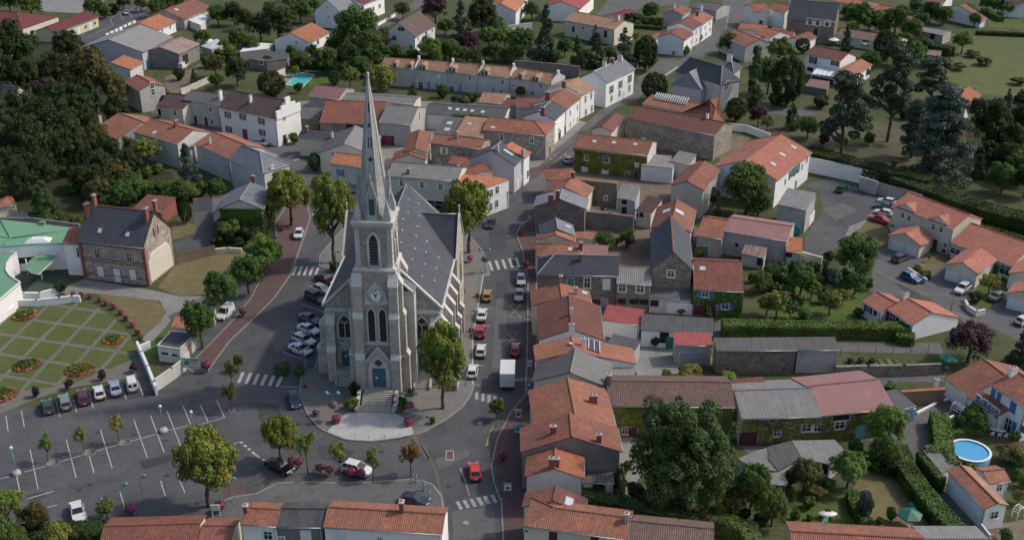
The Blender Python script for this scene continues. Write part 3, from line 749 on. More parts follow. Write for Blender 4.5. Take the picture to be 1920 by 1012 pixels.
sheet('lane', 'b3', [(-300, 838), (0, 880), (350, 885), (960, 902), (985, 965), (390, 948), (0, 930), (-300, 910)], G_ASPL, .02)
sheet('lane', 'b2', [(1160, 770), (1429, 835), (1429, 880), (1130, 880), (1130, 800)], G_ASPL, .016)
sheet('yard', 'b2', [(500, 830), (920, 900), (940, 1030), (690, 1060), (640, 900)], G_CONC, .02)
sheet('yard', 'c2', [(690, 10), (980, 30), (1040, 70), (700, 110)], G_CONC, .024)
sheet('yard', 'c2', [(600, 360), (700, 380), (700, 520), (720, 650), (640, 760), (590, 700)], G_CONC, .02)
sheet('lane', 'c3', [(-160, 450), (400, 395), (560, 405), (700, 345), (830, 315), (1000, 225), (1045, 260), (1035, 320), (920, 390), (945, 470), (860, 520), (835, 590), (960, 700), (1250, 1012), (1330, 1080), (1180, 1080), (775, 590), (730, 480), (400, 440), (-160, 500)], G_ASPL, .02)
sheet('lane', 'c3', [(400, 105), (700, 90), (990, 95), (990, 130), (720, 130), (640, 160), (400, 150)], G_ASPL, .02)
sheet('courtyard', 'c3', [(1210, 930), (1350, 910), (1500, 880), (1600, 1100), (1290, 1080)], G_DIRT, .03)
sheet('patio', 'c3', [(1210, 420), (1270, 370), (1429, 440), (1429, 490), (1280, 495)], G_RED, .03)
sheet('drive', 'b0', [(965, 345), (1100, 285), (1060, 140), (1190, 130), (1190, 355), (985, 395)], G_ASPH, .02)
sheet('path', 'b0', [(330, 600), (470, 545), (840, 605), (1000, 640), (1160, 640), (1110, 690), (1000, 750), (930, 835), (830, 905), (790, 880), (930, 730), (890, 665), (500, 622), (380, 640)], G_CONC, .02)
sheet('park_path', 'a3', [(340, 850), (420, 760), (560, 700), (700, 735), (900, 790), (880, 910), (700, 890)], G_PARK, .02)
sheet('park_ground', 'a3', [(-60, 580), (250, 600), (520, 690), (900, 640), (1440, 700), (1460, 1040), (880, 1000), (330, 850), (240, 760), (-80, 740)], G_PARK, .008)
sheet('park_drive', 'a3', [(-70, 580), (240, 620), (270, 660), (60, 640), (-70, 640)], G_ASPL, .024)
sheet('earth_yard', 'a2', [(1205, 745), (1330, 770), (1290, 830), (1160, 925), (1160, 840)], G_DIRT, .02)
sheet('garden_path', 'a0', [(920, 430), (1050, 390), (1130, 350), (1100, 400), (1000, 520), (950, 520), (920, 480)], G_DIRT, .02)
# lawns and fields
sheet('lawn', 'b0', [(880, 590), (985, 462), (1200, 405), (1440, 385), (1400, 500), (1160, 632), (990, 636)], G_DRY, .03)
sheet('lawn', 'b0', [(540, 632), (700, 640), (880, 668), (928, 720), (900, 780), (800, 868), (720, 780), (640, 690)], G_DRY, .03)
sheet('lawn', 'b0', [(820, 1010), (800, 920), (850, 895), (960, 770), (990, 800), (890, 900), (875, 1012)], G_GRN, .03)
sheet('lawn', 'b0', [(960, 330), (1090, 290), (1095, 240), (1000, 225), (960, 235)], G_DRY, .03)
sheet('lawn', 'b3', [(480, 300), (545, 225), (600, 222), (680, 280), (690, 338), (600, 385), (560, 380)], G_DRY, .034)
sheet('lawn', 'b3', [(800, 478), (930, 392), (1012, 418), (985, 450), (885, 552)], G_DRY, .034)
sheet('lawn', 'b3', [(1240, 520), (1330, 530), (1345, 600), (1230, 720), (1200, 720), (1110, 660), (1170, 590)], G_GRN, .034)
sheet('field', 'a3', [(960, 190), (1500, 190), (1700, 380), (1500, 340), (1240, 300), (1090, 235)], G_FIELD, .016)
G_MEAD = ground('meadow_grass', (.105, .125, .045), (.13, .13, .055), (.075, .10, .03), .12, .4, 2.5)
sheet('rough_meadow', 'a3', [(990, 440), (1000, 330), (1100, 240), (1500, 320), (1700, 560), (1200, 530)], G_MEAD, .012)
sheet('vegetable_garden', 'a3', [(1215, 112), (1330, 80), (1429, 135), (1429, 160), (1250, 160)], G_GRN, .016)
sheet('lawn', 'a3', [(380, 822), (545, 800), (530, 750), (480, 728), (420, 765)], G_LAWN, .034)
sheet('lawn', 'c3', [(480, 700), (560, 610), (720, 640), (870, 820), (990, 940), (430, 960)], G_DRY, .02)
sheet('lawn', 'c3', [(110, 850), (250, 740), (460, 760), (470, 930), (100, 960)], G_GRN, .024)
sheet('lawn', 'c3', [(990, 330), (1090, 300), (1200, 400), (1280, 500), (1010, 520), (1000, 420)], G_GRN, .024)
sheet('lawn', 'c3', [(835, 225), (970, 215), (840, 300)], G_GRN, .03)
sheet('lawn', 'b3', [(0, 470), (300, 470), (560, 600), (480, 770), (0, 770)], G_GRN, .012)
sheet('lawn', 'a1', [(300, 440), (420, 420), (440, 470), (290, 490)], G_GRN, .02)
# town-hall garden: lawn squares between paths
GAR = [(-60, 760), (0, 730), (80, 700), (280, 678), (430, 668), (540, 695), (640, 765), (720, 850), (765, 925), (800, 1012), (830, 1085), (700, 1100), (400, 1150), (220, 1205), (0, 1295), (-120, 1310)]
Z('b0'); GP = [Vector((p.x, p.y)) for p in (at(q, .02) for q in GAR)]
b = MB(); b.poly([(p.x, p.y, .02) for p in GP]); tag(b.build('garden_path', ground('garden_gravel', (.155, .148, .13), (.175, .168, .148), (.13, .125, .11), .2, .6, 4.0, .9, .1)), kind='structure')
def clip(poly, cl):
    if sum(cl[i].x * cl[(i + 1) % len(cl)].y - cl[(i + 1) % len(cl)].x * cl[i].y for i in range(len(cl))) < 0: cl = cl[::-1]
    for i in range(len(cl)):
        a, e = cl[i], cl[(i + 1) % len(cl)]; out = []
        s = lambda p: (e - a).x * (p - a).y - (e - a).y * (p - a).x
        for j in range(len(poly)):
            p, q = poly[j], poly[(j + 1) % len(poly)]; sp, sq = s(p), s(q)
            if sp >= 0: out.append(p)
            if sp * sq < 0: out.append(p + (q - p) * (sp / (sp - sq)))
        poly = out
        if not poly: return []
    return poly
g0, g1, g2 = (at(q, .02).xy for q in ((318, 792), (455, 812), (226, 884)))   # path crossings
e1, e2 = (g1 - g0), (g2 - g0)
for i in range(-5, 6):
    for j in range(-4, 6):
        c = g0 + e1 * (i + .5) + e2 * (j + .5); k = .43
        sq = clip([c + e1 * a * k + e2 * bb * k for a, bb in ((-1, -1), (1, -1), (1, 1), (-1, 1))], GP)
        if len(sq) > 2:
            b = MB(); b.poly([(p.x, p.y, .035) for p in sq]); tag(b.build('lawn', G_LAWN), kind='structure')
# pavements with kerbs
pave('forecourt', 'f', [(566, 700), (561, 739), (577, 776), (597, 800), (614, 810), (648, 823), (695, 826.5), (749, 821), (792, 810), (836, 786), (866, 763), (883, 739), (888, 722), (886, 636), (906, 517), (918, 516), (910, 478), (893, 456), (878, 440), (855, 425), (660, 415), (636, 436), (600, 478), (598, 500), (640, 506), (618, 560), (606, 640), (590, 690)], G_GREYP)
sheet('white_plaza', 'c1', [(398, 405), (500, 305), (580, 300), (780, 305), (860, 350), (882, 428), (800, 445), (640, 458), (500, 446)], G_WHITEP, .142)
pave('red_pavement', 'f', [(403, 676), (430, 639), (480, 592), (514, 558), (544, 515), (566, 455), (582, 407), (577, 390), (568, 370), (540, 380), (515, 420), (520, 460), (490, 520), (470, 560), (440, 596), (398, 640), (366, 672), (352, 690), (362, 697), (390, 695)], G_RED)
pave('red_pavement', 'f', [(1006, 1060), (1006, 400), (975, 424), (968, 440), (980, 470), (982, 490), (990, 520), (989, 640), (985, 740), (958, 772), (932, 823), (921, 873), (927, 907), (940, 940), (946, 1060)], G_RED)
pave('square_pavement', 'f', [(846, 1060), (840, 1000), (828, 930), (812, 908), (790, 900), (770, 898), (690, 903), (640, 905), (560, 902), (520, 905), (480, 925), (440, 930), (400, 945), (398, 985), (440, 1000), (470, 1060)], G_ASPL)
pave('red_pavement', 'a2', [(95, 1012), (100, 940), (165, 925), (205, 905), (270, 850), (380, 770), (300, 850), (235, 900), (150, 985)], G_RED, kerb=False)
sheet('red_paving', 'c0', [(1230, 760), (1300, 690), (1370, 720), (1350, 900), (1270, 920)], G_RED, .03)
# ---- road markings
MK = [0]
def stripe(reg, pts, wd, m=None, z=.034, name='road_marking'):
    Z(reg); b = MB()
    for p, q in zip(pts, pts[1:]):
        a, e = at(p, z), at(q, z); d = (e - a).normalized(); n = Vector((-d.y, d.x, 0)) * wd / 2
        b.face([a - n, e - n, e + n, a + n])
    tag(b.build(name, m or G_MARK), kind='structure')
def zebra(reg, a, b_, n, lng, m=None):           # n bars from a to b_, each lng = vector in picture units
    for i in range(n):
        t = i / (n - 1); p = (a[0] + (b_[0] - a[0]) * t, a[1] + (b_[1] - a[1]) * t)
        stripe(reg, [(p[0] - lng[0] / 2, p[1] - lng[1] / 2), (p[0] + lng[0] / 2, p[1] + lng[1] / 2)], .5, m, .036, 'crossing_bar')
zebra('c1', (-85, 105), (130, 128), 6, (-26, 58))
zebra('b1', (215, 498), (340, 500), 5, (-20, 50))
zebra('b1', (1310, 472), (1460, 450), 5, (-18, -52))
zebra('c1', (1232, 208), (1370, 238), 5, (0, 42), G_MARKO)
zebra('c1', (1135, 818), (1328, 780), 6, (24, 44), G_MARKO)
zebra('a1', (48, 848), (108, 872), 5, (-30, 12))
zebra('a1', (195, 872), (228, 892), 2, (-30, 12))
zebra('a2', (225, 890), (285, 858), 3, (38, 14), G_MARKO)
stripe('c1', [(140, 156), (240, 160)], .15); stripe('b1', [(310, 186), (348, 180)], .4); stripe('b1', [(318, 45), (372, 135)], .12)
# parking bays by the town hall, and the central double row
for p, q in (((33, 318), (45, 403)), ((118, 288), (136, 380)), ((312, 235), (335, 326)), ((405, 222), (428, 300)), ((497, 185), (521, 277)), ((590, 165), (612, 190)), ((678, 142), (705, 226)), ((768, 122), (798, 203))): stripe('c0', [p, q], .13)
for p, q in (((70, 535), (113, 755)), ((168, 508), (213, 727)), ((370, 450), (425, 665)), ((498, 540), (524, 637)), ((560, 395), (626, 609)), ((748, 342), (822, 550)), ((840, 317), (916, 521)), ((932, 292), (1012, 494)), ((1022, 265), (1068, 372)), ((1118, 258), (1163, 355)), ((1210, 232), (1253, 328)), ((670, 743), (702, 850)), ((990, 646), (1033, 748)), ((462, 806), (492, 918)), ((567, 775), (585, 830)), ((896, 680), (924, 766))): stripe('c0', [p, q], .13)
for p, q in (((-40, 680), (52, 656)), ((135, 632), (263, 597)), ((340, 573), (463, 537)), ((537, 515), (663, 480)), ((730, 460), (880, 418)), ((930, 402), (1070, 368)), ((1090, 375), (1255, 328))): stripe('c0', [p, q], .13)
for p, q in (((1005, 524), (1070, 508)), ((1235, 495), (1345, 463)), ((155, 780), (303, 738)), ((240, 835), (320, 815))): stripe('c0', [p, q], .15)
for k in range(5): stripe('c0', [(1340 + k * 22, 463 + k * 19), (1354 + k * 22, 471 + k * 19)], .4)
for k in range(3): stripe('c1', [(0 + k * 22 - 10, 540 + k * 14 - 8), (0 + k * 22 + 4, 540 + k * 14)], .4)
# bays west and east of the church, delivery crosses in the street
for p, q in (((255, 683), (380, 730)), ((215, 785), (300, 815)), ((190, 835), (250, 860)), ((170, 895), (230, 920)), ((148, 952), (290, 1002)), ((235, 735), (330, 760)), ((296, 580), (360, 600))): stripe('b1', [p, q], .13)
for p, q in (((1285, 712), (1310, 710)), ((1280, 806), (1308, 806)), ((1210, 908), (1282, 910)), ((1195, 1022), (1268, 1028))): stripe('b1', [p, q], .13)
stripe('c1', [(1205, 146), (1252, 148)], .13)
stripe('f', [(886, 720), (886, 636), (906, 517), (917, 516)], .2, z=.15)
for cx, cy, s in ((965, 583, 1), (961, 634, 1)):
    stripe('f', [(cx - 12, cy - 12), (cx + 12, cy + 12)], .1, G_YEL); stripe('f', [(cx + 12, cy - 12), (cx - 12, cy + 12)], .1, G_YEL)
    stripe('f', [(cx - 12, cy - 12), (cx + 14, cy - 12)], .1, G_MARKO); stripe('f', [(cx - 12, cy + 12), (cx + 14, cy + 12)], .1, G_MARKO)
stripe('f', [(926, 797), (917, 812), (912, 836)], .15, G_YEL)
stripe('c1', [(1140, 610), (1160, 660), (1172, 690)], .18, G_MARKO); stripe('c1', [(1170, 690), (1192, 765)], .12, G_MARKO)
for pts in ([(920, 470), (1000, 610), (1040, 780)], [(395, 405), (300, 470), (200, 570)], [(880, 430), (960, 560)]): stripe('c1', pts, .45, G_ASPL, .026, 'paving_strip')
for pts in ([(300, 655), (225, 750)], [(475, 665), (440, 760)], [(655, 680), (655, 775)], [(865, 665), (890, 740)], [(100, 635), (0, 700)]): stripe('c1', pts, .25, G_ASPL, .15, 'paving_strip')
stripe('c1', [(1082, 510), (1082, 566)], 1.15, G_MARKO, .03); stripe('c1', [(1083, 516), (1081, 560)], .85, G_RED, .034, 'coloured_paving')
for a, e in (((500, 1180), (760, 1110)),): pass
for p, q in (((1270, 895), (1429, 960)), ((0, 770), (25, 745))): pass
stripe('a2', [(845, 428), (925, 375)], .5); stripe('a2', [(130, 980), (200, 912)], .5); stripe('a2', [(700, 440), (780, 405)], .5, G_KERB)
for p, q in (((1290, 15), (1355, 20)), ((1225, 30), (1195, 120)), ((1210, 90), (1190, 170))): stripe('a2', [p, q], .12, G_MARKO)
for p, q in (((615, 105), (630, 140)), ((670, 80), (690, 112)), ((715, 62), (735, 95)), ((610, 105), (760, 40)), ((640, 140), (470, 215)), ((765, 45), (780, 75))): stripe('a0', [p, q], .14)
stripe('b3', [(620, 505), (780, 590), (900, 640)], .12, G_MARKO); stripe('b3', [(1050, 730), (1240, 830)], .14, G_MARKO)
sheet('patched_asphalt', 'c0', [(780, 575), (1000, 520), (1060, 540), (800, 618)], ground('dark_asphalt', (.055, .055, .058), (.065, .065, .068), (.05, .05, .052), .3, .6, 3.0, .9, .1), .028)

for i, (x, y, r) in enumerate(((440, 735, 0), (545, 412, 0), (1110, 135, 0), (500, 705, 0), (1080, 245, 0))): Z('c0'); g = at((x, y)); m = MB(); m.lathe([(.38, .03), (.001, .032)], 14, c=(g.x, g.y, 0)); tag(m.build('manhole_cover', MATS['dark_asphalt']), kind='structure')
for x, y in ((1172, 915), (1250, 362), (1075, 715), (330, 620), (700, 520), (60, 700)): Z('c1'); g = at((x, y)); m = MB(); m.lathe([(.4, .034), (.001, .036)], 14, c=(g.x, g.y, 0)); tag(m.build('manhole_cover', G_MARKO if x > 1100 else MATS['dark_asphalt']), kind='structure')
G_P1 = ground('asphalt_repair', (.066, .066, .068), (.078, .078, .08), (.056, .056, .058), .3, .8, 3.0, .9, .1); G_P2 = ground('pale_repair', (.12, .12, .12), (.14, .138, .135), (.10, .10, .10), .3, .8, 3.0, .9, .1)
for k, (reg, P, mm) in enumerate((('c0', [(600, 210), (700, 185), (980, 165), (1000, 180), (650, 235)], G_P1), ('c0', [(150, 760), (240, 740), (260, 770), (170, 800)], G_P1), ('c1', [(1000, 560), (1180, 500), (1195, 540), (1020, 620)], G_P2), ('c1', [(330, 500), (420, 470), (560, 520), (480, 570), (370, 560)], G_P1), ('c1', [(0, 240), (120, 260), (150, 330), (20, 350)], G_P1),
  ('c1', [(1095, 850), (1330, 830), (1340, 1000), (1100, 1010)], G_P2), ('b1', [(60, 860), (160, 780), (260, 800), (120, 960)], G_P2), ('b1', [(1340, 560), (1400, 560), (1390, 900), (1330, 900)], G_P1), ('b1', [(1300, 250), (1400, 260), (1390, 380), (1300, 380)], G_P1), ('f', [(930, 560), (952, 560), (946, 690), (922, 690)], G_P2), ('b3', [(300, 150), (420, 120), (500, 160), (380, 220)], G_P2), ('b3', [(700, 560), (820, 600), (900, 700), (840, 690)], G_P1))): sheet('asphalt_patch', reg, P, mm, .0262 + .0005 * k)

sheet('old_town_yard', 'f', [(560, 190), (690, 185), (1000, 200), (1100, 230), (1005, 330), (880, 330), (620, 345), (560, 270)], G_CONC, .006)
sheet('old_town_yard', 'f', [(1004, 420), (1010, 340), (1070, 285), (1260, 240), (1345, 330), (1300, 420), (1350, 480), (1300, 590), (1340, 680), (1180, 700), (1170, 860), (1090, 910), (1004, 1000)], G_DIRT, .006)
sheet('workshop_yard', 'f', [(1370, 800), (1690, 770), (1700, 810), (1560, 830), (1400, 850)], G_ASPL, .018)
# ------------------------------------------------------------------ the church
Z('f')
CHP = at((712, 727), 1.6); PHI = R(-3.5)
church = empty('church', (CHP.x, CHP.y, .13), PHI, 'grey stone church with a tall pointed spire, clock tower and slate nave roof', 'church')
UP = Vector((0, 0, 1))
def opoly(mb, o, t, n, pts, d0, d1, m=0):
    if t.cross(UP).dot(n) < 0: pts = pts[::-1]
    a = [o + t * s + UP * z + n * d1 for s, z in pts]; b = [o + t * s + UP * z + n * d0 for s, z in pts]
    # fan from centroid keeps pointed shapes clean
    mb.face(a, m)
    for i in range(len(pts)):
        j = (i + 1) % len(pts); mb.face([b[i], b[j], a[j], a[i]], m)
def lancet(c, z0, w_, h, k=6):                   # pointed arch outline
    hs = h - w_ * .95; pts = [(c - w_ / 2, z0), (c + w_ / 2, z0), (c + w_ / 2, z0 + hs)]
    for i in range(1, k): a = i / k * R(62); pts.append((c - w_ / 2 + w_ * math.cos(a) - w_ * .0, z0 + hs + w_ * 1.075 * math.sin(a)))
    pts.append((c, z0 + h))
    for i in range(k - 1, 0, -1): a = i / k * R(62); pts.append((c + w_ / 2 - w_ * math.cos(a), z0 + hs + w_ * 1.075 * math.sin(a)))
    pts.append((c - w_ / 2, z0 + hs)); return pts
X_, Y_ = Vector((1, 0, 0)), Vector((0, 1, 0))
STGLASS = flatmat('leaded_glass', (.022, .024, .028), .25); LOUV = flatmat('louvre_slate', (.10, .125, .14), .5)
def gothic_window(parent, o, t, n, c, z0, w_, h, lights=1, name='window', glass=None, louvre=False, sur=.3):
    s = MB(); opoly(s, o, t, n, lancet(c, z0 - .12, w_ + 2 * sur, h + sur + .2), -.05, .09)
    obox(s, o, t, n, (c, z0 - .2), w_ + 2 * sur + .2, .2, -.05, .2)
    w = s.build(name, CH_TR, parent)
    g = MB(); opoly(g, o, t, n, lancet(c, z0, w_, h), 0, .105); g.build('glazing' if not louvre else 'louvre_backing', glass or STGLASS, w)
    if lights == 2:
        q = MB(); obox(q, o, t, n, (c, z0 + h * .33), .13, h * .66, 0, .16)
        obox(q, o, t, n, (c, z0 + h * .68), w_ * .9, .1, 0, .15)
        for sd in (-1, 1):
            q.tube(o + t * c + UP * (z0 + h * .62) + n * .13, o + t * (c + sd * w_ * .28) + UP * (z0 + h * .8) + n * .13, .06, n=5)
        q.build('tracery', CH_TR, w)
    if louvre:
        q = MB()
        for i in range(8): obox(q, o, t, n, (c, z0 + .3 + i * h * .8 / 8), w_ * .94, .14, 0, .19)
        q.build('louvre_slat', LOUV, w)
    return w
# nave and apse walls
HW, YF, YN, ZE, ZR = 8.6, 5.5, 33.0, 12.4, 21.2
AP = [(HW, YN), (HW - 2.6, YN + 5.4), (2.6, YN + 7.6), (-2.6, YN + 7.6), (-HW + 2.6, YN + 5.4), (-HW, YN)]
m = MB()
m.face([(-HW, YF, -.3), (HW, YF, -.3), (HW, YF, ZE), (0, YF, ZR - .25), (-HW, YF, ZE)])
ring = [(HW, YF)] + AP + [(-HW, YF)]
for a, e in zip(ring, ring[1:]): m.face([(*a, -.3), (*e, -.3), (*e, ZE), (*a, ZE)])
m.build('nave_wall', CH_RB, church)
m = MB(); th = .2; oh = .35
ex, ez = HW + oh, ZE - .1
m.slab([(ex, YF - .05, ez), (ex, YN, ez), (0, YN, ZR), (0, YF - .05, ZR)], th)
m.slab([(-ex, YN, ez), (-ex, YF - .05, ez), (0, YF - .05, ZR), (0, YN, ZR)], th)
APR = [(x * 1.035, YN + (y - YN) * 1.05) for x, y in AP]
for a, e in zip(APR, APR[1:]): m.slab([(*a, ez), (*e, ez), (0, YN, ZR)], th)
nroof = m.build('nave_roof', SLATE, church)
q = MB(); q.tube((0, 7, ZR + .03), (0, YN, ZR + .03), .14, n=6)
for a in APR: q.tube((*a, ez + .05), (0, YN, ZR + .03), .09, n=5)
q.build('ridge_cap', ZINC, nroof)
for i, (x, y) in enumerate([(2.2, 9.5), (2.0, 13.2), (1.6, 17), (1.2, 20.5), (1.5, 24), (1.0, 28), (3.9, 11.3), (3.8, 15), (3.4, 19), (3.2, 22.2), (2.9, 26), (2.4, 30), (5.6, 9), (5.5, 13), (5.2, 16.8), (4.9, 20.3), (7.2, 10.8), (7, 15), (6.9, 18.6)]):
    q = MB(); z = ZR - x * (ZR - ez) / ex; q.box((x, y, z - .02), (.2, .24, .2)); q.build('roof_vent', WHITE, nroof)
# transepts
for sd in (1, -1):
    TX, TY, THW, TZ = 9.3, 28.0, 5.2, 18.0
    m = MB(); X = sd * TX; w_ = [(X, TY - THW + .2, -.3), (X, TY + THW - .2, -.3), (X, TY + THW - .2, ZE), (X, TY, TZ - .1), (X, TY - THW + .2, ZE)]
    m.face(w_ if sd > 0 else w_[::-1])
    for yy, s2 in ((TY - THW + .2, 1), (TY + THW - .2, -1)):
        f = [(sd * 8.3, yy, -.3), (X, yy, -.3), (X, yy, ZE), (sd * 8.3, yy, ZE)]; m.face(f if sd * s2 > 0 else f[::-1])
    tw = m.build('transept_wall', CH_RB, church)
    m = MB(); xi = sd * (ZR - TZ) / (ZR - ez) * ex * .96; xo = sd * (TX + .05)
    for s2 in (-1, 1):
        pl = [(sd * ex * .985, TY + s2 * (THW + .2), ez + .05), (xo, TY + s2 * (THW + .2), ez + .05), (xo, TY, TZ), (xi, TY, TZ)]
        if (Vector(pl[1]) - Vector(pl[0])).cross(Vector(pl[2]) - Vector(pl[0])).z < 0: pl = pl[::-1]
        m.slab(pl, .15)
    tr = m.build('transept_roof', SLATE, church)
    q = MB(); q.tube((xi, TY, TZ + .04), (xo, TY, TZ + .04), .11, n=6); q.build('ridge_cap', ZINC, tr)
    q = MB()
    for s2 in (-1, 1): q.tube((X, TY + s2 * (THW + .3), ZE - .2), (X, TY, TZ + .25), .24, n=4, smooth=False)
    q.tube((X, TY, TZ + .1), (X, TY, TZ + 1.5), .16, .05, 6); q.ball((X, TY, TZ + 1.5), .2, 6)
    q.build('gable_coping', CH_TR, tw)
    gothic_window(tw, Vector((X, 0, 0)), Y_, X_ * sd, TY, 5.5, 2.6, 6.2, 2)
# facade coping, cornice, string courses
q = MB()
for sd in (-1, 1): q.tube((sd * (HW + .45), YF - .1, ZE - .25), (sd * 2.6, YF - .1, ZR - 2.55), .26, n=4, smooth=False)
q.build('gable_coping', CH_TR, church)
for sd in (-1, 1):
    q = MB(); q.tube((sd * (ex + .06), YF, ez), (sd * (ex + .06), TY - THW, ez), .2, n=4, smooth=False); q.build('eaves_stone', CH_TR, church)
for sd in (-1, 1):
    q = MB(); cx = sd * 5.8
    q.box((cx, YF - .2, ZE - .95), (5.6, .5, .45))
    for i in range(14): q.box((cx - 2.6 + i * .4, YF - .25, ZE - 1.25), (.2, .35, .3))
    for z in (5.9,): q.box((cx, YF - .1, z), (5.4, .25, .22))
    q.build('cornice', CH_TR, church)
    for i in range(4): q = MB(); q.box((sd * (4.0 + i * 1.15), YF - .06, ZE - .2), (.14, .14, 3.6 - i * .95)); q.build('gable_rib', CH_TR, church)
    fo = Vector((0, YF, 0)); fn = Vector((0, -1, 0))
    gothic_window(church, fo, X_, fn, sd * 5.85, 6.9, 1.75, 3.7, 2, sur=.42)
    q = MB(); opoly(q, fo, X_, fn, lancet(sd * 5.95, 2.0, 2.7, 4.3), -.05, .14); qa = q.build('door_surround', CH_TR, church)
    q = MB(); opoly(q, fo, X_, fn, lancet(sd * 5.95, 2.0, 1.9, 3.6), 0, .16); q.build('tympanum', CH_ST, qa)
    q = MB(); obox(q, fo, X_, fn, (sd * 5.95, 3.3), 1.25, 2.6, 0, .22)
    for s2 in (-.31, .31): obox(q, fo, X_, fn, (sd * 5.95 + s2, 3.3), .5, 2.3, 0, .25)
    dr = q.build('side_door', TEAL, church)
    q = MB(); obox(q, fo, X_, fn, (sd * 5.95, 3.75), .36, .2, 0, .27); q.build('notice', WHITE, dr)
    q = MB()
    for i in range(11): q.box((sd * 5.95, YF - .85 - i * .2, 0 - .3), (2.1, .22 if i else 1.6, 2.3 - i * .18))
    q.build('steps', CH_ST, church)
    for s2 in (-1, 1):
        q = MB(); x = sd * 5.95 + s2 * 1.2
        q.face([(x - .13, YF - .1, -.3), (x - .13, YF - 3.2, -.3), (x - .13, YF - 3.2, .5), (x - .13, YF - .1, 2.5)][::-1]); q.face([(x + .13, YF - .1, -.3), (x + .13, YF - 3.2, -.3), (x + .13, YF - 3.2, .5), (x + .13, YF - .1, 2.5)])
        q.face([(x - .13, YF - 3.2, .5), (x + .13, YF - 3.2, .5), (x + .13, YF - .1, 2.5), (x - .13, YF - .1, 2.5)]); q.face([(x - .13, YF - 3.2, -.3), (x + .13, YF - 3.2, -.3), (x + .13, YF - 3.2, .5), (x - .13, YF - 3.2, .5)])
        q.build('step_wall', CH_ST, church)
def buttress(c, t, n, w_, stages, cap=1.0, mats=None):  # stages: (z0,z1,depth)
    q = MB(); o = Vector(c)
    for i, (z0, z1, d) in enumerate(stages):
        nd = stages[i + 1][2] if i + 1 < len(stages) else 0.02
        obox(q, o, t, n, (0, (z0 + z1) / 2), w_, z1 - z0, -.1, d)
        P = lambda s, z, dd: o + t * s + UP * z + n * dd
        h = w_ / 2 + .07; e = .1
        A = [P(-h, z1, d + e), P(h, z1, d + e), P(h, z1 + cap * (.6 if i + 1 < len(stages) else 1.4), nd), P(-h, z1 + cap * (.6 if i + 1 < len(stages) else 1.4), nd)]
        q.face(A if (A[1] - A[0]).cross(A[2] - A[0]).dot(n + UP) > 0 else A[::-1], 1)
        for s in (-h, h):
            tr = [P(s, z1, d + e), P(s, z1 + cap * (.6 if i + 1 < len(stages) else 1.4), nd), P(s, z1, nd)]
            q.face(tr if (tr[1] - tr[0]).cross(tr[2] - tr[0]).dot(t * s) > 0 else tr[::-1], 1)
        obox(q, o, t, n, (0, z1 - .12), w_ + .14, .24, -.1, d + .1, 1)
    return q.build('buttress', mats or [CH_ST, CH_TR], church)
for sd in (-1, 1):
    buttress((sd * 7.9, YF, 0), X_, -Y_, 1.3, [(-.3, 5.2, 1.5), (5.2, 9.6, 1.0)])
    for y in (6.6, 10.2, 13.8, 17.4, 21.2, 35.0):
        if y < 30: buttress((sd * HW, y, 0), Y_, X_ * sd, .9, [(-.3, 4.6, 1.9), (4.6, 8.8, 1.3)], 1.3)
    for y in (8.4, 12.0, 15.6, 19.4): gothic_window(church, Vector((sd * HW, 0, 0)), Y_, X_ * sd, y, 4.6, 1.3, 4.6, 1)
for (xa, ya), (xb, yb) in zip(AP, AP[1:]):
    d = Vector((xb - xa, yb - ya, 0)); L = d.length; t = d / L; n = Vector((t.y, -t.x, 0))
    gothic_window(church, Vector((xa, ya, 0)), t, n, L / 2, 5.0, 1.3, 4.6, 1)
# tower
TW, TY0, TY1, TB = 3.0, .9, 7.0, 20.2
m = MB(); m.box((0, (TY0 + TY1) / 2, -.3), (2 * TW, TY1 - TY0, TB + .3)); tower = m.build('tower_wall', CH_RB, church)
for sd in (-1, 1):
    buttress((sd * 2.62, TY0, 0), X_, -Y_, 1.3, [(-.3, 6.6, 1.35), (6.6, 13.2, 1.05), (13.2, 18.2, .8)], 1.2, [CH_ST, CH_TR])
    buttress((sd * TW, TY0 + .75, 0), Y_, X_ * sd, 1.25, [(-.3, 6.6, 1.45), (6.6, 13.2, 1.1), (13.2, 18.2, .8)], 1.2, [CH_ST, CH_TR])
    buttress((sd * TW, TY1 - .6, 0), Y_, X_ * sd, 1.1, [(12, 18.2, .8)], 1.2, [CH_ST, CH_TR])
to, tn = Vector((0, TY0, 0)), Vector((0, -1, 0))
m = MB(); m.box((4.1, 4.3, -.3), (2.2, 2.6, 16.4)); st = m.build('stair_turret', CH_TR, church)
m = MB(); m.slab([(3.0, 2.85, 17.6), (5.35, 2.85, 16.0), (5.35, 5.75, 16.0), (3.0, 5.75, 17.6)], .15); m.build('turret_roof', SLATE_L, st)
m = MB(); m.tube((5.2, 2.95, 15.9), (3.05, 2.95, 17.9), .2, n=4, smooth=False); m.tube((3.1, 2.2, 18.6), (3.1, 2.2, 20.9), .33, .18, 6); m.build('turret_coping', CH_TR, st)
for sd in (-1, 1): gothic_window(church, to, X_, tn, sd * .82, 8.9, .95, 5.3, 1, 'tower_window', sur=.24)
q = MB(); obox(q, to, X_, tn, (0, 8.55), 3.9, .3, -.05, .28)
q.build('string_course', CH_TR, church)
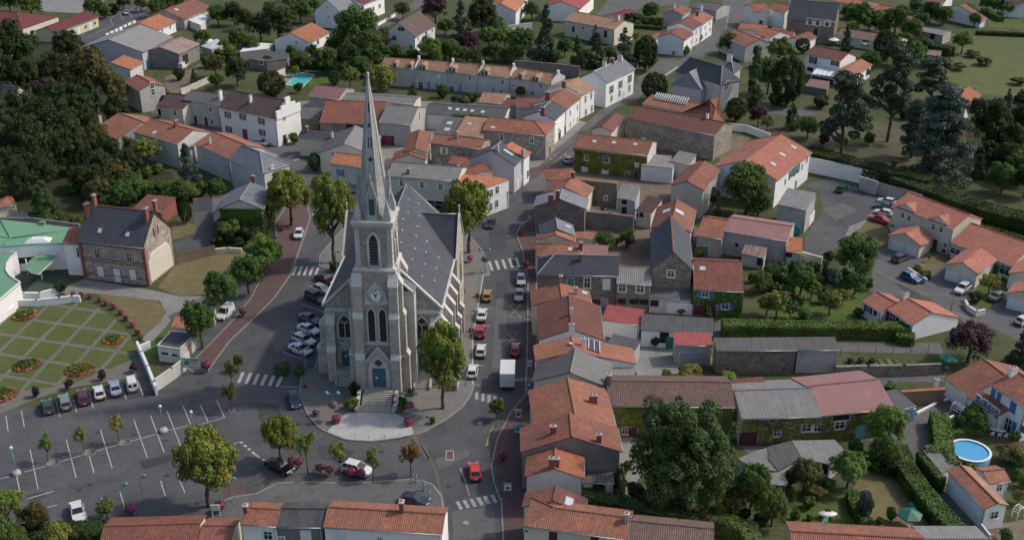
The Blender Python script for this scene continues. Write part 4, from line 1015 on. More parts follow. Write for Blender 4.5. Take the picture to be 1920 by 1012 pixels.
# clock
q = MB(); opoly(q, to, X_, tn, lancet(0, 14.9, 3.4, 3.5), -.05, .1); q.build('clock_arch', CH_TR, church)
cc = Vector((0, TY0 - .1, 16.3)); CR = 1.08
q = MB(); ringp = [(cc.x + (CR + .14) * math.cos(a * math.pi / 16), cc.z + (CR + .14) * math.sin(a * math.pi / 16)) for a in range(32)]
opoly(q, Vector((0, cc.y, 0)), X_, tn, ringp, -.05, .06); q.build('clock_rim', CH_ST, church)
q = MB(); ringp = [(cc.x + CR * math.cos(a * math.pi / 16), cc.z + CR * math.sin(a * math.pi / 16)) for a in range(32)]
opoly(q, Vector((0, cc.y, 0)), X_, tn, ringp, 0, .09); cf = q.build('clock_face', flatmat('enamel', (.78, .78, .76), .3), church)
for i, s in enumerate(['XII', 'I', 'II', 'III', 'IIII', 'V', 'VI', 'VII', 'VIII', 'IX', 'X', 'XI']):
    fc = bpy.data.curves.new('numeral', 'FONT'); fc.body = s; fc.size = .36; fc.align_x = 'CENTER'; fc.align_y = 'CENTER'; fc.extrude = .012; fc.offset = .012
    fc.materials.append(PLASTIC); o = bpy.data.objects.new('numeral', fc); me_ = bpy.data.meshes.new_from_object(o); bpy.data.objects.remove(o); o = put('numeral', me_, cf)
    a = R(90 - 30 * i); o.location = (cc.x + .87 * math.cos(a), cc.y - .105, cc.z + .87 * math.sin(a)); o.rotation_euler = (R(90), 0, 0)
    o.rotation_euler = (R(90), R(30 * i), 0)
for nm, ang, L, w_ in (('hour_hand', R(63), .58, .1), ('minute_hand', R(121), .85, .075)):
    q = MB(); d = Vector((math.cos(ang), 0, math.sin(ang))); p = Vector((-d.z, 0, d.x)) * w_; b0 = Vector((cc.x, cc.y - .125, cc.z)) - d * .15
    pts = [b0 - p * .7, b0 + d * L * .6 - p, b0 + d * (L + .15), b0 + d * L * .6 + p, b0 + p * .7]
    if (pts[1] - pts[0]).cross(pts[2] - pts[0]).y > 0: pts = pts[::-1]
    q.slab([], 0) if False else q.face(pts); q.face([x + Vector((0, .01, 0)) for x in pts[::-1]])
    q.build(nm, PLASTIC, cf)
# portal
q = MB(); po = Vector((0, .15, 0))
opoly(q, po, X_, tn, [(-2.15, -.3), (2.15, -.3), (2.15, 5.5), (0, 8.2), (-2.15, 5.5)], -.9, 0)
portal = q.build('portal', CH_ST, church)
q = MB()
for sd in (-1, 1): q.tube((sd * 2.35, .1, 5.25), (0, .1, 8.3), .2, n=4, smooth=False)
q.tube((0, .1, 8.2), (0, .1, 9.2), .14, .05, 6); q.ball((0, .1, 9.2), .22, 6)
q.build('gable_coping', CH_TR, portal)
q = MB(); opoly(q, po, X_, tn, lancet(0, 1.6, 3.3, 5.3), 0, .1); q.build('arch_moulding', CH_TR, portal)
q = MB(); opoly(q, po, X_, tn, [(.72 * math.cos(a * math.pi / 10), 5.75 + .72 * math.sin(a * math.pi / 10)) for a in range(20)], .02, .15)
ro_ = q.build('rose_window', CH_ST, portal)
for a in range(4):
    q = MB(); cx, cz = .3 * math.cos(R(90 * a)), 5.75 + .3 * math.sin(R(90 * a))
    opoly(q, po, X_, tn, [(cx + .26 * math.cos(b * math.pi / 6), cz + .26 * math.sin(b * math.pi / 6)) for b in range(12)], .1, .17); q.build('rose_light', STGLASS, ro_)
q = MB(); obox(q, po, X_, tn, (0, 3.2), 1.95, 3.2, 0, .16)
for s2 in (-.5, .5): obox(q, po, X_, tn, (s2, 3.2), .82, 2.95, 0, .2)
for z in (2.3, 4.2):
    for s2 in (-.5, .5): obox(q, po, X_, tn, (s2, z), .6, .9, 0, .225)
door = q.build('main_door', TEAL, portal)
q = MB(); obox(q, po, X_, tn, (-.35, 3.25), .38, .26, 0, .24); q.build('notice', WHITE, door)
q = MB(); q.box((0, -.6, -.3), (4.2, 1.5, 1.9))
for i in range(9): q.box((0, -1.5 - i * .33, -.3), (4.4 + (.9 if i > 5 else 0) * 1.0, .34, 1.72 - i * .175))
q.build('main_steps', CH_ST, church)
for sd in (-1, 1):
    q = MB(); x = sd * 2.75
    for i, (y, h) in enumerate(((-1.6, 1.7), (-2.6, 1.25), (-3.5, .8), (-4.15, .55))): q.box((x, y, -.3), (.42, 1.0, h + .3)); q.box((x, y, h), (.5, 1.04, .1), m=1)
    q.build('step_wall', [CH_ST, CH_TR], church)
# belfry
BY0, BY1, BW = 1.3, 6.5, 2.6; BC = (BY0 + BY1) / 2
m = MB(); m.box((0, BC, TB), (2 * BW, BY1 - BY0, 7.0)); m.build('belfry_wall', CH_RB, church)
q = MB(); q.box((0, BC, TB - .1), (6.2, 6.2, .28)); q.box((0, BC, TB + .18), (6.0, 6.0, .25), top=.96); q.build('string_course', CH_TR, church)
q = MB()
for sx in (-1, 1):
    for sy in (-1, 1):
        for i in range(16): q.box((sx * (BW - .3), BC + sy * (BW - .3), TB + .45 + i * .4), (.72 if i % 2 else .66, .66 if i % 2 else .72, .38))
q.build('quoin', CH_TR, church)
q = MB(); q.box((0, BC, 27.0), (5.7, 5.7, .3)); q.box((0, BC, 27.3), (6.0, 6.0, .42))
for i in range(14):
    for sx in (-1, 1):
        q.box((-2.55 + i * .392, BC + sx * 2.7, 26.62), (.2, .3, .38)); q.box((sx * 2.7, BC - 2.55 + i * .392, 26.62), (.3, .2, .38))
q.build('cornice', CH_TR, church)
for t, n, o in ((X_, -Y_, (0, BY0, 0)), (X_, Y_, (0, BY1, 0)), (Y_, X_, (BW, 0, 0)), (Y_, -X_, (-BW, 0, 0))):
    c = 0 if t is X_ else BC
    w = gothic_window(church, Vector(o), t, n, c, 21.0, 1.15, 4.7, 1, 'belfry_opening', louvre=True, sur=.42)
    q = MB()
    for s2 in (-.8, .8): q.tube(Vector(o) + t * (c + s2) + UP * 20.7 + n * .18, Vector(o) + t * (c + s2) + UP * 24.4 + n * .18, .13, n=6)
    q.build('colonnette', CH_TR, w)
# spire
SZ0, SZ1, SA = 27.72, 47.6, 2.2
def oct_(a, z): return [(a / math.cos(R(22.5)) * math.cos(R(22.5 + 45 * k)), BC + a / math.cos(R(22.5)) * math.sin(R(22.5 + 45 * k)), z) for k in range(8)]
sa = lambda z: SA + (.11 - SA) * (z - SZ0) / (SZ1 - SZ0)
m = MB(); lv = [SZ0 + (SZ1 - SZ0) * k / 6 for k in range(7)]
for za, zb in zip(lv, lv[1:]):
    A, Bq = oct_(sa(za), za), oct_(sa(zb), zb)
    for k in range(8): m.face([A[k], A[(k + 1) % 8], Bq[(k + 1) % 8], Bq[k]])
m.face(oct_(sa(SZ1), SZ1)); spire = m.build('spire', CH_SP, church)
q = MB(); A, Bq = oct_(SA, SZ0), oct_(.11, SZ1)
for k in range(8): q.tube(A[k], Bq[k], .12, .05, 5)
q.build('spire_rib', CH_TR, spire)
q = MB(); q.lathe([(.12, 47.5), (.3, 47.7), (.16, 47.95), (.26, 48.15), (.05, 48.4)], 8, c=(0, BC, 0)); q.build('finial', CH_TR, spire)
q = MB(); q.tube((0, BC, 48.3), (0, BC, 50.0), .04, n=5); q.box((0, BC, 49.2), (.7, .06, .07)); q.build('spire_cross', PLASTIC, spire)
for sx in (-1, 1):
    for sy in (-1, 1):
        q = MB(); cx, cy = sx * 2.12, BC + sy * 2.12; hh = .5
        q.box((cx, cy, SZ0), (.95, .95, .7)); b4 = [(cx - hh, cy - hh, SZ0 + .7), (cx + hh, cy - hh, SZ0 + .7), (cx + hh, cy + hh, SZ0 + .7), (cx - hh, cy + hh, SZ0 + .7)]
        for k in range(4): q.face([b4[k], b4[(k + 1) % 4], (cx * .93, BC + (cy - BC) * .93, SZ0 + 3.4)])
        q.build('corner_pinnacle', CH_SP, spire)
for t, n in ((X_, -Y_), (X_, Y_), (Y_, X_), (Y_, -X_)):
    o = Vector((0, BC, 0)) + n * 2.3; q = MB()
    opoly(q, o, t, n, [(-.7, SZ0), (.7, SZ0), (.7, 30.9), (0, 33.4), (-.7, 30.9)], -1.6, 0)
    luc = q.build('lucarne', CH_SP, spire)
    q = MB()
    for s2 in (-1, 1): q.tube(o + t * s2 * .8 + UP * 30.75, o + UP * 33.5, .1, n=4, smooth=False)
    q.tube(o + UP * 33.4 - n * .1, o + UP * 34.5 - n * .1, .09, .04, 6); q.build('lucarne_coping', CH_TR, luc)
    q = MB(); obox(q, o, t, n, (0, 29.7), .72, 2.4, 0, .05); q.build('lucarne_opening', flatmat('dark_teal_louvre', (.03, .085, .095), .5), luc)
def slit(pts, z):
    q = MB(); sl_ = (SA - .11) / (SZ1 - SZ0)
    for (cx, cz, w_, h) in pts:
        P = lambda s, zz: (s, BC - sa(zz) - .03, zz)
        q.face([P(cx - w_ / 2, z + cz - h / 2), P(cx + w_ / 2, z + cz - h / 2), P(cx + w_ / 2, z + cz + h / 2), P(cx - w_ / 2, z + cz + h / 2)])
    q.build('spire_opening', flatmat('dark_interior', (.018, .017, .016), .9), spire)
slit([(0, 0, .62, .2), (0, 0, .2, .7)], 36.4)
slit([(-.2, 0, .13, 1.5)], 38.8); slit([(.2, 0, .13, 1.5)], 38.8)
slit([(0, .14, .2, .28), (-.15, -.1, .22, .2), (.15, -.1, .22, .2)], 41.1); slit([(0, 0, .14, 1.3)], 43.6)
# side stair and low wall on the street side
sst = MB()
for i in range(9): sst.box((10.2, 3.8 + i * .32, -.3), (1.6, .33, .5 + i * .18))
sst.build('side_steps', CH_ST, church)
sw = MB(); sw.box((11.2, 4.6, -.3), (.3, 4.6, 2.3)); sw.build('step_wall', CH_TR, church)
H=house
Z('a0')
H('school_hall','low cream hall under a wide maroon hipped roof beside the school yard',(-120,142),(125,162),(-70,66),(110,62),3.2,.3,ends='hh',wall=W_CR,roof=T_MAR,wins=[(180,185,'o',2,1.5)])
H('classroom_block','long yellow classroom block under a maroon pitched roof by the back road',(318,184),(553,94),(250,157),(482,63),3.3,.35,wall=W_YE,roof=T_MAR,trim=W_CR,wins=[(332,203,'w'),(370,188,'w'),(404,174,'w'),(440,175,'dw',1.1,2.2),(478,150,'w',1.6,1.2),(505,150,'dw'),(528,130,'w',1.6,1.2)])
H('orange_roofed_house','white house under a fresh orange roof between grey warehouse and long brown-tiled house',(880,170),(986,120),(742,150),(912,66),3.3,.33,roof=T_NEW,wins=[(905,175,'w'),(950,152,'w')])
H('long_tiled_house','long house with faded salmon tiles and a rooflight at the top by the garden sheds',(1030,108),(1188,42),(940,62),(1078,-12),3.6,.33,wall=W_GR,roof=T_RE,wins=[(985,55,'k',1.2,1.2)])
H('warehouse','grey warehouse with wide fibre-cement roof and mauve gable',(797,292),(968,206),(640,206),(778,142),5.5,.3,wall=W_LI,roof=FIBRO,wins=[(820,310,'gu',2.2,2.6)])
H('rusty_shed','open shed with rust-streaked metal roof and dark block gable',(1000,303),(1117,245),(915,250),(1040,197),4.6,.28,wall=W_DK,roof=RUST,cat='shed',wins=[(1035,330,'o',3.2,2.6)])
H('lean_to_house','low stone outbuilding with bright orange tiles against the warehouse',(728,388),(802,346),(650,332),(712,296),4.8,.3,wall=W_PS,roof=T_NEW,mono=True,cat='outbuilding')
H('stone_house','stone house with salmon tiles and a windowed gable beside the dark wood',(690,458),(773,507),(670,384),(828,437),6.0,.36,wall=W_PS,roof=T_RE,wins=[(850,478,'w',1,1.6),(855,515,'w',1,1.6)])
H('slate_house','house with pale gable and blue slate roof cut off by the edge at the wood',(-120,600),(42,618),(-110,458),(88,490),5.2,.8,wall=W_CR,roof=SLATE,wins=[(103,575,'w',1.1,1.7)])
H('tiled_cottage','tiled house with tall chimney at the wood end of the orange-roofed row',(522,722),(652,775),(622,630),(735,640),4.2,.36,wall=W_GR,roof=T_OR,chim=[(562,690,.7,1.8,W_GR)])
H('tiled_house','grey rendered house with long orange roof, middle of the row facing the wood',(742,737),(986,804),(832,655),(1016,714),6.0,.36,wall=W_PS,roof=T_OR,wins=[(808,790,'w'),(895,820,'w'),(862,740,'k')],chim=[(985,706,.9,1.4)])
H('tiled_house','pale grey house with mottled orange roof beside the blue conifer',(1085,802),(1276,884),(1125,716),(1346,792),5.8,.36,wall=W_PS,roof=T_OR,wins=[(1235,890,'w',.7,.9),(1160,925,'w',.7,.8)],chim=[(1172,800,.6,1.3,W_PS)])
H('lower_wing','low tiled wing joining two houses of the orange-roofed row',(990,832),(1090,812),(1050,760),(1120,720),4.4,.36,wall=W_GR,roof=T_OR)
H('corner_house','slate-roofed corner house with white end wall by the zebra crossing',(1276,890),(1469,968),(1350,806),(1446,850),6.6,.7,ends='gh',wall=W_PS,roof=SLATE_L,wins=[(1520,930,'w',.5,.7),(1400,985,'w')])
H('low_annex','low cream annex with dark brown roof at the end of the white row',(874,587),(1015,612),(960,522),(1052,536),4.6,.34,wall=W_CR,roof=T_DK,wins=[(890,628,'o',.9,1.8),(978,632,'w')])
H('terraced_house','pale terraced house with dark roof patched in red beside the white manor',(1013,556),(1220,588),(1062,500),(1236,527),6.0,.36,wall=W_PS,roof=FIBRO_D,wins=[(1048,592,'sw'),(1175,612,'w'),(1060,656,'w'),(1092,664,'dk'),(1152,684,'dk'),(1185,680,'w')],chim=[(1230,548,.9,1.6,W_WH)])
ro=H('manor_house','tall white house with brown slate roof, brick-edged windows and stepped ornate gable',(1218,600),(1539,665),(1245,515),(1592,540),7.0,.7,wall=W_WH,roof=SLATE_B,trim=BRICK,wins=[(1272,642,'s k'.replace(' ','')),(1355,652,'sk'),(1278,722,'sk'),(1367,738,'dr',1.3,2.5),(1459,677,'sk'),(1464,740,'sk'),(1581,592,'w',.8,1.3),(1585,650,'w',.8,1.4),(1585,730,'dk')],chim=[(1232,545,.9,1.7,W_WH),(1400,570,.7,1.6,W_WH)])
q=MB();Lx,d_,yb_,ze_,zr_,sx_,sy_,y0_,y1_,x0_,x1_=ro[0]['_dim']
for k in range(5):
 y=y0_+(y1_-y0_)*(k+.5)/5;hz_=ze_+(zr_-ze_)*(1-abs(y-d_)/d_)+.7-(.4 if k%2 else 0)
 q.box((x1_+sx_+.05,y+sy_,ze_-.3),(.45,(y1_-y0_)/5*.98,max(.6,hz_-ze_+.5)))
q.build('stepped_gable',W_WH,ro[0])
Z('a1')
H('garden_house','white house with orange roof among dense gardens beside the big leafy tree',(296,239),(413,180),(216,176),(340,111),4.4,.42,roof=T_NEW,wins=[(225,240,'w',.7,.8),(345,235,'w',1.4,1.4),(325,248,'db')])
H('slate_gabled_house','white house with grey slate gable at the top by the back street',(477,74),(572,25),(402,-8),(512,-50),5.4,.8,roof=SLATE_L,wins=[(403,95,'w',.6,.7),(400,40,'w',.6,.7)])
H('white_villa','white villa with maroon tiles and balconies at the top by the back street',(600,25),(722,-22),(560,-20),(690,-50),6.0,.4,roof=T_MAR,wins=[(655,50,'w',1.4,1.4),(690,35,'w',1.4,1.4),(650,90,'w',1.2,1.6),(595,45,'w')])
H('gabled_white_house','white two-storey house with brown slate roof and wide gable window',(891,207),(1005,139),(806,121),(920,56),5.0,.7,roof=SLATE_B,wins=[(810,163,'W',2.2,1.3),(772,213,'W',1.5,1.5),(905,217,'w',.8,1.2),(950,195,'o',1.2,1.8),(983,170,'w',1,1.2),(820,268,'w',1,.6)])
def rowhouse(i,A,B,C,D,lab,dorm,wins):
 r=H('row_house',lab,A,B,C,D,5.4,.42,wall=W_PS,roof=T_TA,group='stone row houses by the gardens',og=.0,wins=wins)
 root=r[0];Lx,d,yb,ze,zr,sx,sy,y0,y1,x0,x1=root['_dim']
 for s,wd in dorm:
  x=sx+Lx*s;m=MB();z=ze+1.0
  m.face([(x-wd,y0+sy-.06,ze-.4),(x+wd,y0+sy-.06,ze-.4),(x+wd,y0+sy-.06,z),(x,y0+sy-.06,z+.55),(x-wd,y0+sy-.06,z)])
  for e in(-wd,wd):m.face([(x+e,y0+sy-.06,ze-.4),(x+e,y0+sy+3,ze-.4),(x+e,y0+sy+3,z),(x+e,y0+sy-.06,z)][::(1 if e>0 else-1)])
  dm=m.build('dormer',W_PS,root)
  m=MB()
  for e in(-1,1):
   pl=[(x+e*(wd+.15),y0+sy-.2,z-.05),(x+e*(wd+.15),y0+sy+3,z-.05),(x,y0+sy+3,z+.6),(x,y0+sy-.2,z+.6)]
   m.slab(pl if e>0 else pl[::-1],.1)
  m.build('dormer_roof',T_TA,dm)
  o=Vector((0,y0+sy-.08,0))
  for e in((-.38,.38)if wd>.9 else(0,)):
   m=MB();obox(m,o,X_,-Y_,(x+e*wd*1.1,ze+.3),.62,1.25,0,.04);m.build('pane',PANE,dm)
 m=MB();x=sx+Lx
 P=[(y0+sy-.1,ze-.4),(y0+sy-.1,ze+.35),(sy+d,zr+.45),(y1+sy+.1,ze+.35),(y1+sy+.1,ze-.4)]
 m.face([(x+.15,a,b)for a,b in P]);m.face([(x-.15,a,b)for a,b in P][::-1])
 for a,b in zip(P,P[1:]):m.face([(x+.15,*a),(x-.15,*a),(x-.15,*b),(x+.15,*b)][::-1])
 m.box((x,sy+d,zr),(.5,1.1,1.1));m.build('parapet_gable',W_PS,root)
 return r
rowhouse(0,(692,372),(885,386),(737,322),(900,335),'stone row house at the leafy end of the tan-tiled terrace',[(.42,.7),(.85,.7)],[(920,475,'w')])
rowhouse(1,(885,386),(1072,402),(900,335),(1084,347),'stone row house with pale blue door, second from the leafy end of its terrace',[(.22,1.2)],[(920,478,'w',1.4,2),(965,480,'dl'),(1018,428,'cw',.8,1.2),(1010,480,'w')])
rowhouse(2,(1072,402),(1238,418),(1084,347),(1250,362),'stone row house with pale blue door behind a round bush',[(.12,1.2)],[(1092,497,'w',1.5,1.6),(1142,500,'dl',1.1,2.4),(1194,436,'w',.8,1.3),(1193,492,'w',.7,.8)])
rowhouse(3,(1238,418),(1415,432),(1250,362),(1429,376),'stone row house with a twin-windowed dormer behind the tan garage',[(.2,1.2)],[(1376,460,'w',.8,1.4),(1370,512,'w'),(1325,508,'dl')])
rowhouse(4,(1415,432),(1644,470),(1429,376),(1622,404),'stone row house at the street end of the tan-tiled terrace',[(.25,.8),(.62,1.1)],[(1440,478,'w',.7,1),(1590,480,'w')])
flatb('garden_shed','small grey flat-roofed shed with white awning beside the turquoise pool garden',[(-40,330),(60,345),(172,330),(185,300),(50,282),(-30,290)],3.0,W_DK,FIBRO_D,wins=[(30,350,'W')])
flatb('white_awning','white flat awning roof standing over a terrace near the pool',[(-90,290),(60,272),(100,245),(-40,235)],2.6,GREYP,WHITE,cat='awning')
H('pool_house','little tiled lean-to beside the pool terrace',(80,405),(155,372),(75,385),(140,362),2.4,.25,wall=W_CR,roof=T_BR,mono=True,cat='outbuilding')
H('grey_roofed_barn','barn with mauve-grey corrugated roof behind the white manor',(287,540),(458,556),(335,476),(490,490),4.2,.3,wall=W_GR,roof=FIBRO_P,cat='barn')
H('dark_lean_to','dark corrugated lean-to shed against the red-tiled barn',(205,658),(350,665),(260,600),(362,600),3.2,.25,wall=W_BR,roof=FIBRO_D,mono=True,cat='shed')
H('red_tiled_barn','large barn with red-brown tiled roof behind the church spire',(352,684),(698,692),(366,563),(692,567),4.6,.34,wall=W_BR,roof=T_RE,cat='barn',wins=[(520,702,'o',1.6,1.8)])
H('workshop','long workshop with grey sheet roof below the row-house gardens',(462,556),(882,582),(492,515),(890,550),3.6,.2,wall=W_CR,roof=FIBRO,cat='workshop')
H('grey_barn','tall barn with pale grey sheet roof and dark red doors',(682,686),(863,697),(704,583),(932,601),5.6,.3,wall=W_GR,roof=FIBRO,wins=[(737,730,'dr',1.2,2),(735,780,'gm',3.4,2.4),(912,650,'o',.5,1.6)])
H('dark_long_shed','long low shed with dark sheet roof and five white rooflights',(935,634),(1386,662),(880,574),(1400,602),4.0,.22,wall=W_WH,roof=FIBRO_D,cat='shed',wins=[(1082,607,'k'),(1125,612,'k'),(1165,616,'k'),(1207,620,'k'),(1265,626,'k')])
H('tan_garage','small garage with light orange tiles below the row houses',(1240,571),(1374,581),(1262,511),(1402,527),3.0,.3,wall=W_GR,roof=T_TA,cat='garage',wins=[(1325,590,'gg',1.2,1.6)])
H('low_tiled_shed','low red-brown tiled shed beside the light orange garage',(1372,588),(1470,600),(1400,548),(1480,560),2.8,.3,wall=W_GR,roof=T_BR,cat='shed')
H('curved_front_house','cream house with orange tiles behind and a dark slate front slope',(232,766),(426,786),(262,726),(445,750),4.6,.5,roof=SLATE,roof2=T_OR,wall=W_CR,chim=[(285,735,.7,1.2),(425,770,.6,1.2,W_CR)])
H('grey_gabled_house','cream house with grey roof, one slope shaded darker, its gable facing the church spire',(640,862),(700,760),(466,818),(556,722),4.6,.4,wall=W_CR,roof=FIBRO,roof2=FIBRO_D,wins=[(428,858,'w',.7,.9)])  # shade of the slope away from the sun put into darker sheeting
H('blue_shuttered_house','pale house with orange roof and blue windows beside the spire',(408,912),(600,935),(452,850),(610,872),6.0,.4,wall=W_PS,roof=T_NEW,wins=[(472,965,'sb',.8,1.5),(485,1030,'sb',.8,1.2),(540,1040,'sb',.8,1.2)])
H('l_roofed_house','cream house with orange roof, its shaded slope darker, running back from the church',(956,852),(979,744),(880,802),(930,716),5.8,.36,wall=W_CR,roof=T_OR,roof2=T_RE)  # shade on the left slope painted in as darker red tiles
H('low_front_wing','low pink-tiled wing with satellite dishes in front of the two-tone roof',(950,892),(962,850),(856,827),(884,790),4.8,.34,wall=W_CR,roof=T_RE)
H('stone_wing_house','rough stone house with channel tiles and a tall chimney',(972,798),(1254,832),(975,756),(1322,772),6.0,.34,wall=W_ST,roof=T_OR,wins=[(1050,842,'sw',.9,1.4),(1018,905,'w',.8,1)],chim=[(1120,770,.6,1.4,W_DK)])
H('red_lean_to','small red-tiled lean-to against the rough stone house',(1068,912),(1180,925),(1080,868),(1185,870),3.2,.3,wall=W_GR,roof=T_RE,mono=True,cat='outbuilding')
H('skylit_workshop','dark-roofed workshop with two square rooflights beside the orange-tiled shed',(990,744),(1102,757),(1026,643),(1127,656),4.2,.25,wall=W_DK,roof=FIBRO_D,cat='workshop',mono=True,wins=[(1080,688,'k',1.2,1.2),(1067,723,'k',1.2,1.2)])
H('orange_tiled_shed','shed with light orange channel tiles and one rooflight below the climbing vine',(1105,752),(1263,768),(1137,641),(1272,662),4.8,.25,wall=W_GR,roof=T_TA,cat='outbuilding',mono=True,wins=[(1192,692,'k',.9,.8)])
H('tiled_corner_house','stone house with hipped orange tile roof where the street bends',(1265,726),(1618,758),(1272,660),(1562,668),6.0,.36,ends='gh',wall=W_ST,roof=T_OR,wins=[(1372,768,'w',.9,1.6),(1539,785,'w'),(1322,712,'k',.9,.7),(1640,770,'w'),(1662,758,'w'),(1640,840,'dk'),(1662,818,'w')])
Z('f')
H('lilac_gabled_house','lilac house with dark slate roof, chimney on the gable and a white rooflight',(966,310),(984,294),(941,265),(950,257),6.4,.5,wall=W_LI,roof=SLATE,wins=[(953,286,'k',.7,2.2),(970,342,'cw',.8,1.2),(977,334,'cw',.8,1.2),(971,352,'dw'),(978,347,'w')],chim=[(932,284,.8,1.2,W_LI)])
H('orange_street_house','white street house with hipped orange roof beyond the lilac gable',(984,296),(996,286),(962,262),(975,258),6.6,.4,wall=W_WH,roof=T_NEW,wins=[(991,325,'sg',.9,1.6)],chim=[(980,292,.6,1.3,W_GR)])
H('shop_house','cream shop house with grey roof and a wide blue-grey shopfront behind the church',(725,330),(858,340),(742,303),(862,314),6.4,.36,wall=W_CR,roof=FIBRO,wins=[(753,343,'sw',.8,1.4),(791,347,'sw',.8,1.4),(826,350,'sw',.8,1.4),(815,385,'Wl',4.5,2.2)],chim=[(766,325,.6,1.0)])
H('orange_patch_house','narrow house with pale red tiles wedged between the spire and grey shop roof',(722,315),(748,318),(722,298),(752,303),6.6,.36,wall=W_CR,roof=T_RE,mono=True)
flatb('white_corner_house','white corner house with flat orange roof and four grey windows by the street sign',[(852,352),(899,356.5),(954,337),(926,331),(863,327)],6.2,W_WH,T_NEW,cat='house',wins=[(921,362,'w',1,1.6),(932,356,'w',1,1.6),(920,388,'w',1,1.6),(931,382,'w',1,1.6),(863,362,'w')])
H('hipped_red_house','small house with hipped red roof behind the white corner house',(870,330),(925,322),(893,307),(912,309),5.6,.4,ends='hh',wall=W_CR,roof=T_RE,chim=[(860,325,.6,1.6,W_GR)])
Z('a2')
H('red_roofed_house','white house with bright red roof at the top beside the car park',(378,53),(462,-22),(282,-2),(366,-60),4.6,.36,roof=mat('tile_bright_red',(.33,.075,.07),'tile',dark=(.2,.06,.055),stain=.3))
H('orange_gabled_house','white house with orange roof and dark balcony railings at the top',(25,68),(92,-22),(-70,8),(20,-50),5.4,.5,roof=T_NEW,wins=[(-100,40,'w',1.2,1.6),(50,80,'o',.7,1.4)])
H('tan_roofed_house','cream house with wide tan roof behind the row of conifers',(290,113),(570,166),(332,66),(560,98),5.2,.34,wall=W_CR,roof=T_TA,wins=[(343,165,'m'.replace('m','cm'),1.0,2.0),(397,158,'o',.5,.7),(523,192,'cm',1.1,2.2)],chim=[(595,112,.8,1.3,W_WH)])
H('dark_red_outbuilding','long outbuilding with dark red roof bordering the vegetable plots',(590,101),(702,70),(528,86),(652,56),2.6,.25,wall=W_WH,roof=T_MAR,cat='outbuilding')
H('street_cottage','white cottage with brown-red roof and plain gable at the lower end of the upper street',(965,224),(1016,190),(880,187),(940,158),5.2,.36,roof=T_RE,wins=[(902,296,'w',1,1.1),(975,300,'w',.8,1.2),(995,280,'w',.8,1.2),(980,255,'w',.7,.9),(1000,235,'w',.7,.9)])
H('cottage_back_wing','low back wing with brown-red tiles attached to the white gable cottage',(790,222),(860,190),(760,210),(820,180),3.2,.25,roof=T_RE,mono=True,cat='outbuilding')
H('terraced_street_house','grey-roofed white terraced house, second from the plain gable cottage',(1015,166),(1062,137),(925,130),(985,106),5.8,.36,roof=T_BR,wins=[(1028,180,'sw',.8,1.3),(1050,166,'sw',.8,1.3),(1030,225,'sw',.8,1.3),(1052,208,'sw',.8,1.3)])
H('terraced_street_house','white terraced house with pale orange tiles and tall chimney up the street',(1066,136),(1127,96),(1000,100),(1062,68),5.8,.36,roof=T_OR,wins=[(1080,155,'sw',.8,1.3),(1104,132,'sw',.8,1.3),(1084,190,'sw',.8,1.3),(1106,165,'sw',.8,1.3)],chim=[(1035,90,.7,1.5),(1055,60,.8,1.6,W_WH)])
H('small_back_house','small house with faded red roof behind the upper street terrace',(955,86),(1002,56),(870,66),(950,36),4.6,.36,wall=W_GR,roof=T_RE,chim=[(905,45,.7,1.2,W_WH)])
H('grey_hall','low grey hall at the top of the street beside its yard',(1000,40),(1140,60),(1010,5),(1150,20),3.5,.2,wall=W_GR,roof=FIBRO_D)
H('white_street_house','white two-storey house with red-tiled roof at the street corner by a dark door',(1345,66),(1440,62),(1380,18),(1470,20),5.6,.4,roof=T_RE,wins=[(1390,115,'dk',1.1,2.4)])
H('ivy_end_house','orange-roofed house with an ivy-covered end beside the mansion',(1165,205),(1300,262),(1215,150),(1330,195),4.8,.36,wall=W_PS,roof=T_OR)
H('orange_wing','orange-tiled house with white wall behind the ivy-covered end',(1260,160),(1400,175),(1300,130),(1420,140),4.6,.36,roof=T_OR,wins=[(1330,215,'w')])
H('conservatory_house','white house with pale orange tiles and glass conservatory',(1355,190),(1440,215),(1380,145),(1450,160),4.6,.36,roof=T_NEW,wins=[(1400,215,'W',2,1.4)])
H('balcony_house','white house with light slate roof, three tall windows and small balconies',(530,460),(692,384),(462,404),(592,332),7.0,.55,roof=SLATE_L,wins=[(555,500,'Sg',1,2),(605,472,'Sg',1,2),(657,440,'Sg',1,2),(555,550,'w',1,1.6),(600,522,'w',1,1.6),(622,512,'dw'),(655,492,'w',1,1.8)],chim=[(515,370,1,1.2,W_WH),(560,352,1,1.2),(602,335,1.4,1.2,W_WH)])
H('tan_street_house','white street house with pale tan tiles next to the light slate roof',(388,531),(471,490),(305,462),(400,420),6.4,.36,roof=T_TA,wins=[(410,555,'w',.9,1.7),(442,535,'w',.9,1.7),(412,625,'w',.9,1.7),(445,605,'w',.9,1.7)],chim=[(290,478,1,1)])
H('orange_terraced_house','white terraced house with warm orange roof in the street row',(310,607),(387,545),(226,545),(290,500),6.2,.36,roof=T_OR,wins=[(325,630,'w',.8,1.4),(365,600,'w',.8,1.4),(325,695,'w',.8,1.4),(345,690,'dw'),(365,670,'w',.8,1.4)],chim=[(200,545,1.2,1.3)])
H('slate_terraced_house','white terraced house with blue slate roof and red door in the street row',(241,672),(306,612),(150,628),(200,572),6.2,.42,roof=SLATE,wins=[(262,725,'w',.8,.9),(297,690,'w',.8,.9),(265,765,'gm',1.8,2.2),(295,745,'dk')],chim=[(172,632,1,1.4)])
H('back_tiled_house','tiled back roof behind the orange terraced house with chimney',(20,600),(185,600),(60,545),(225,545),5.0,.3,wall=W_GR,roof=T_BR)
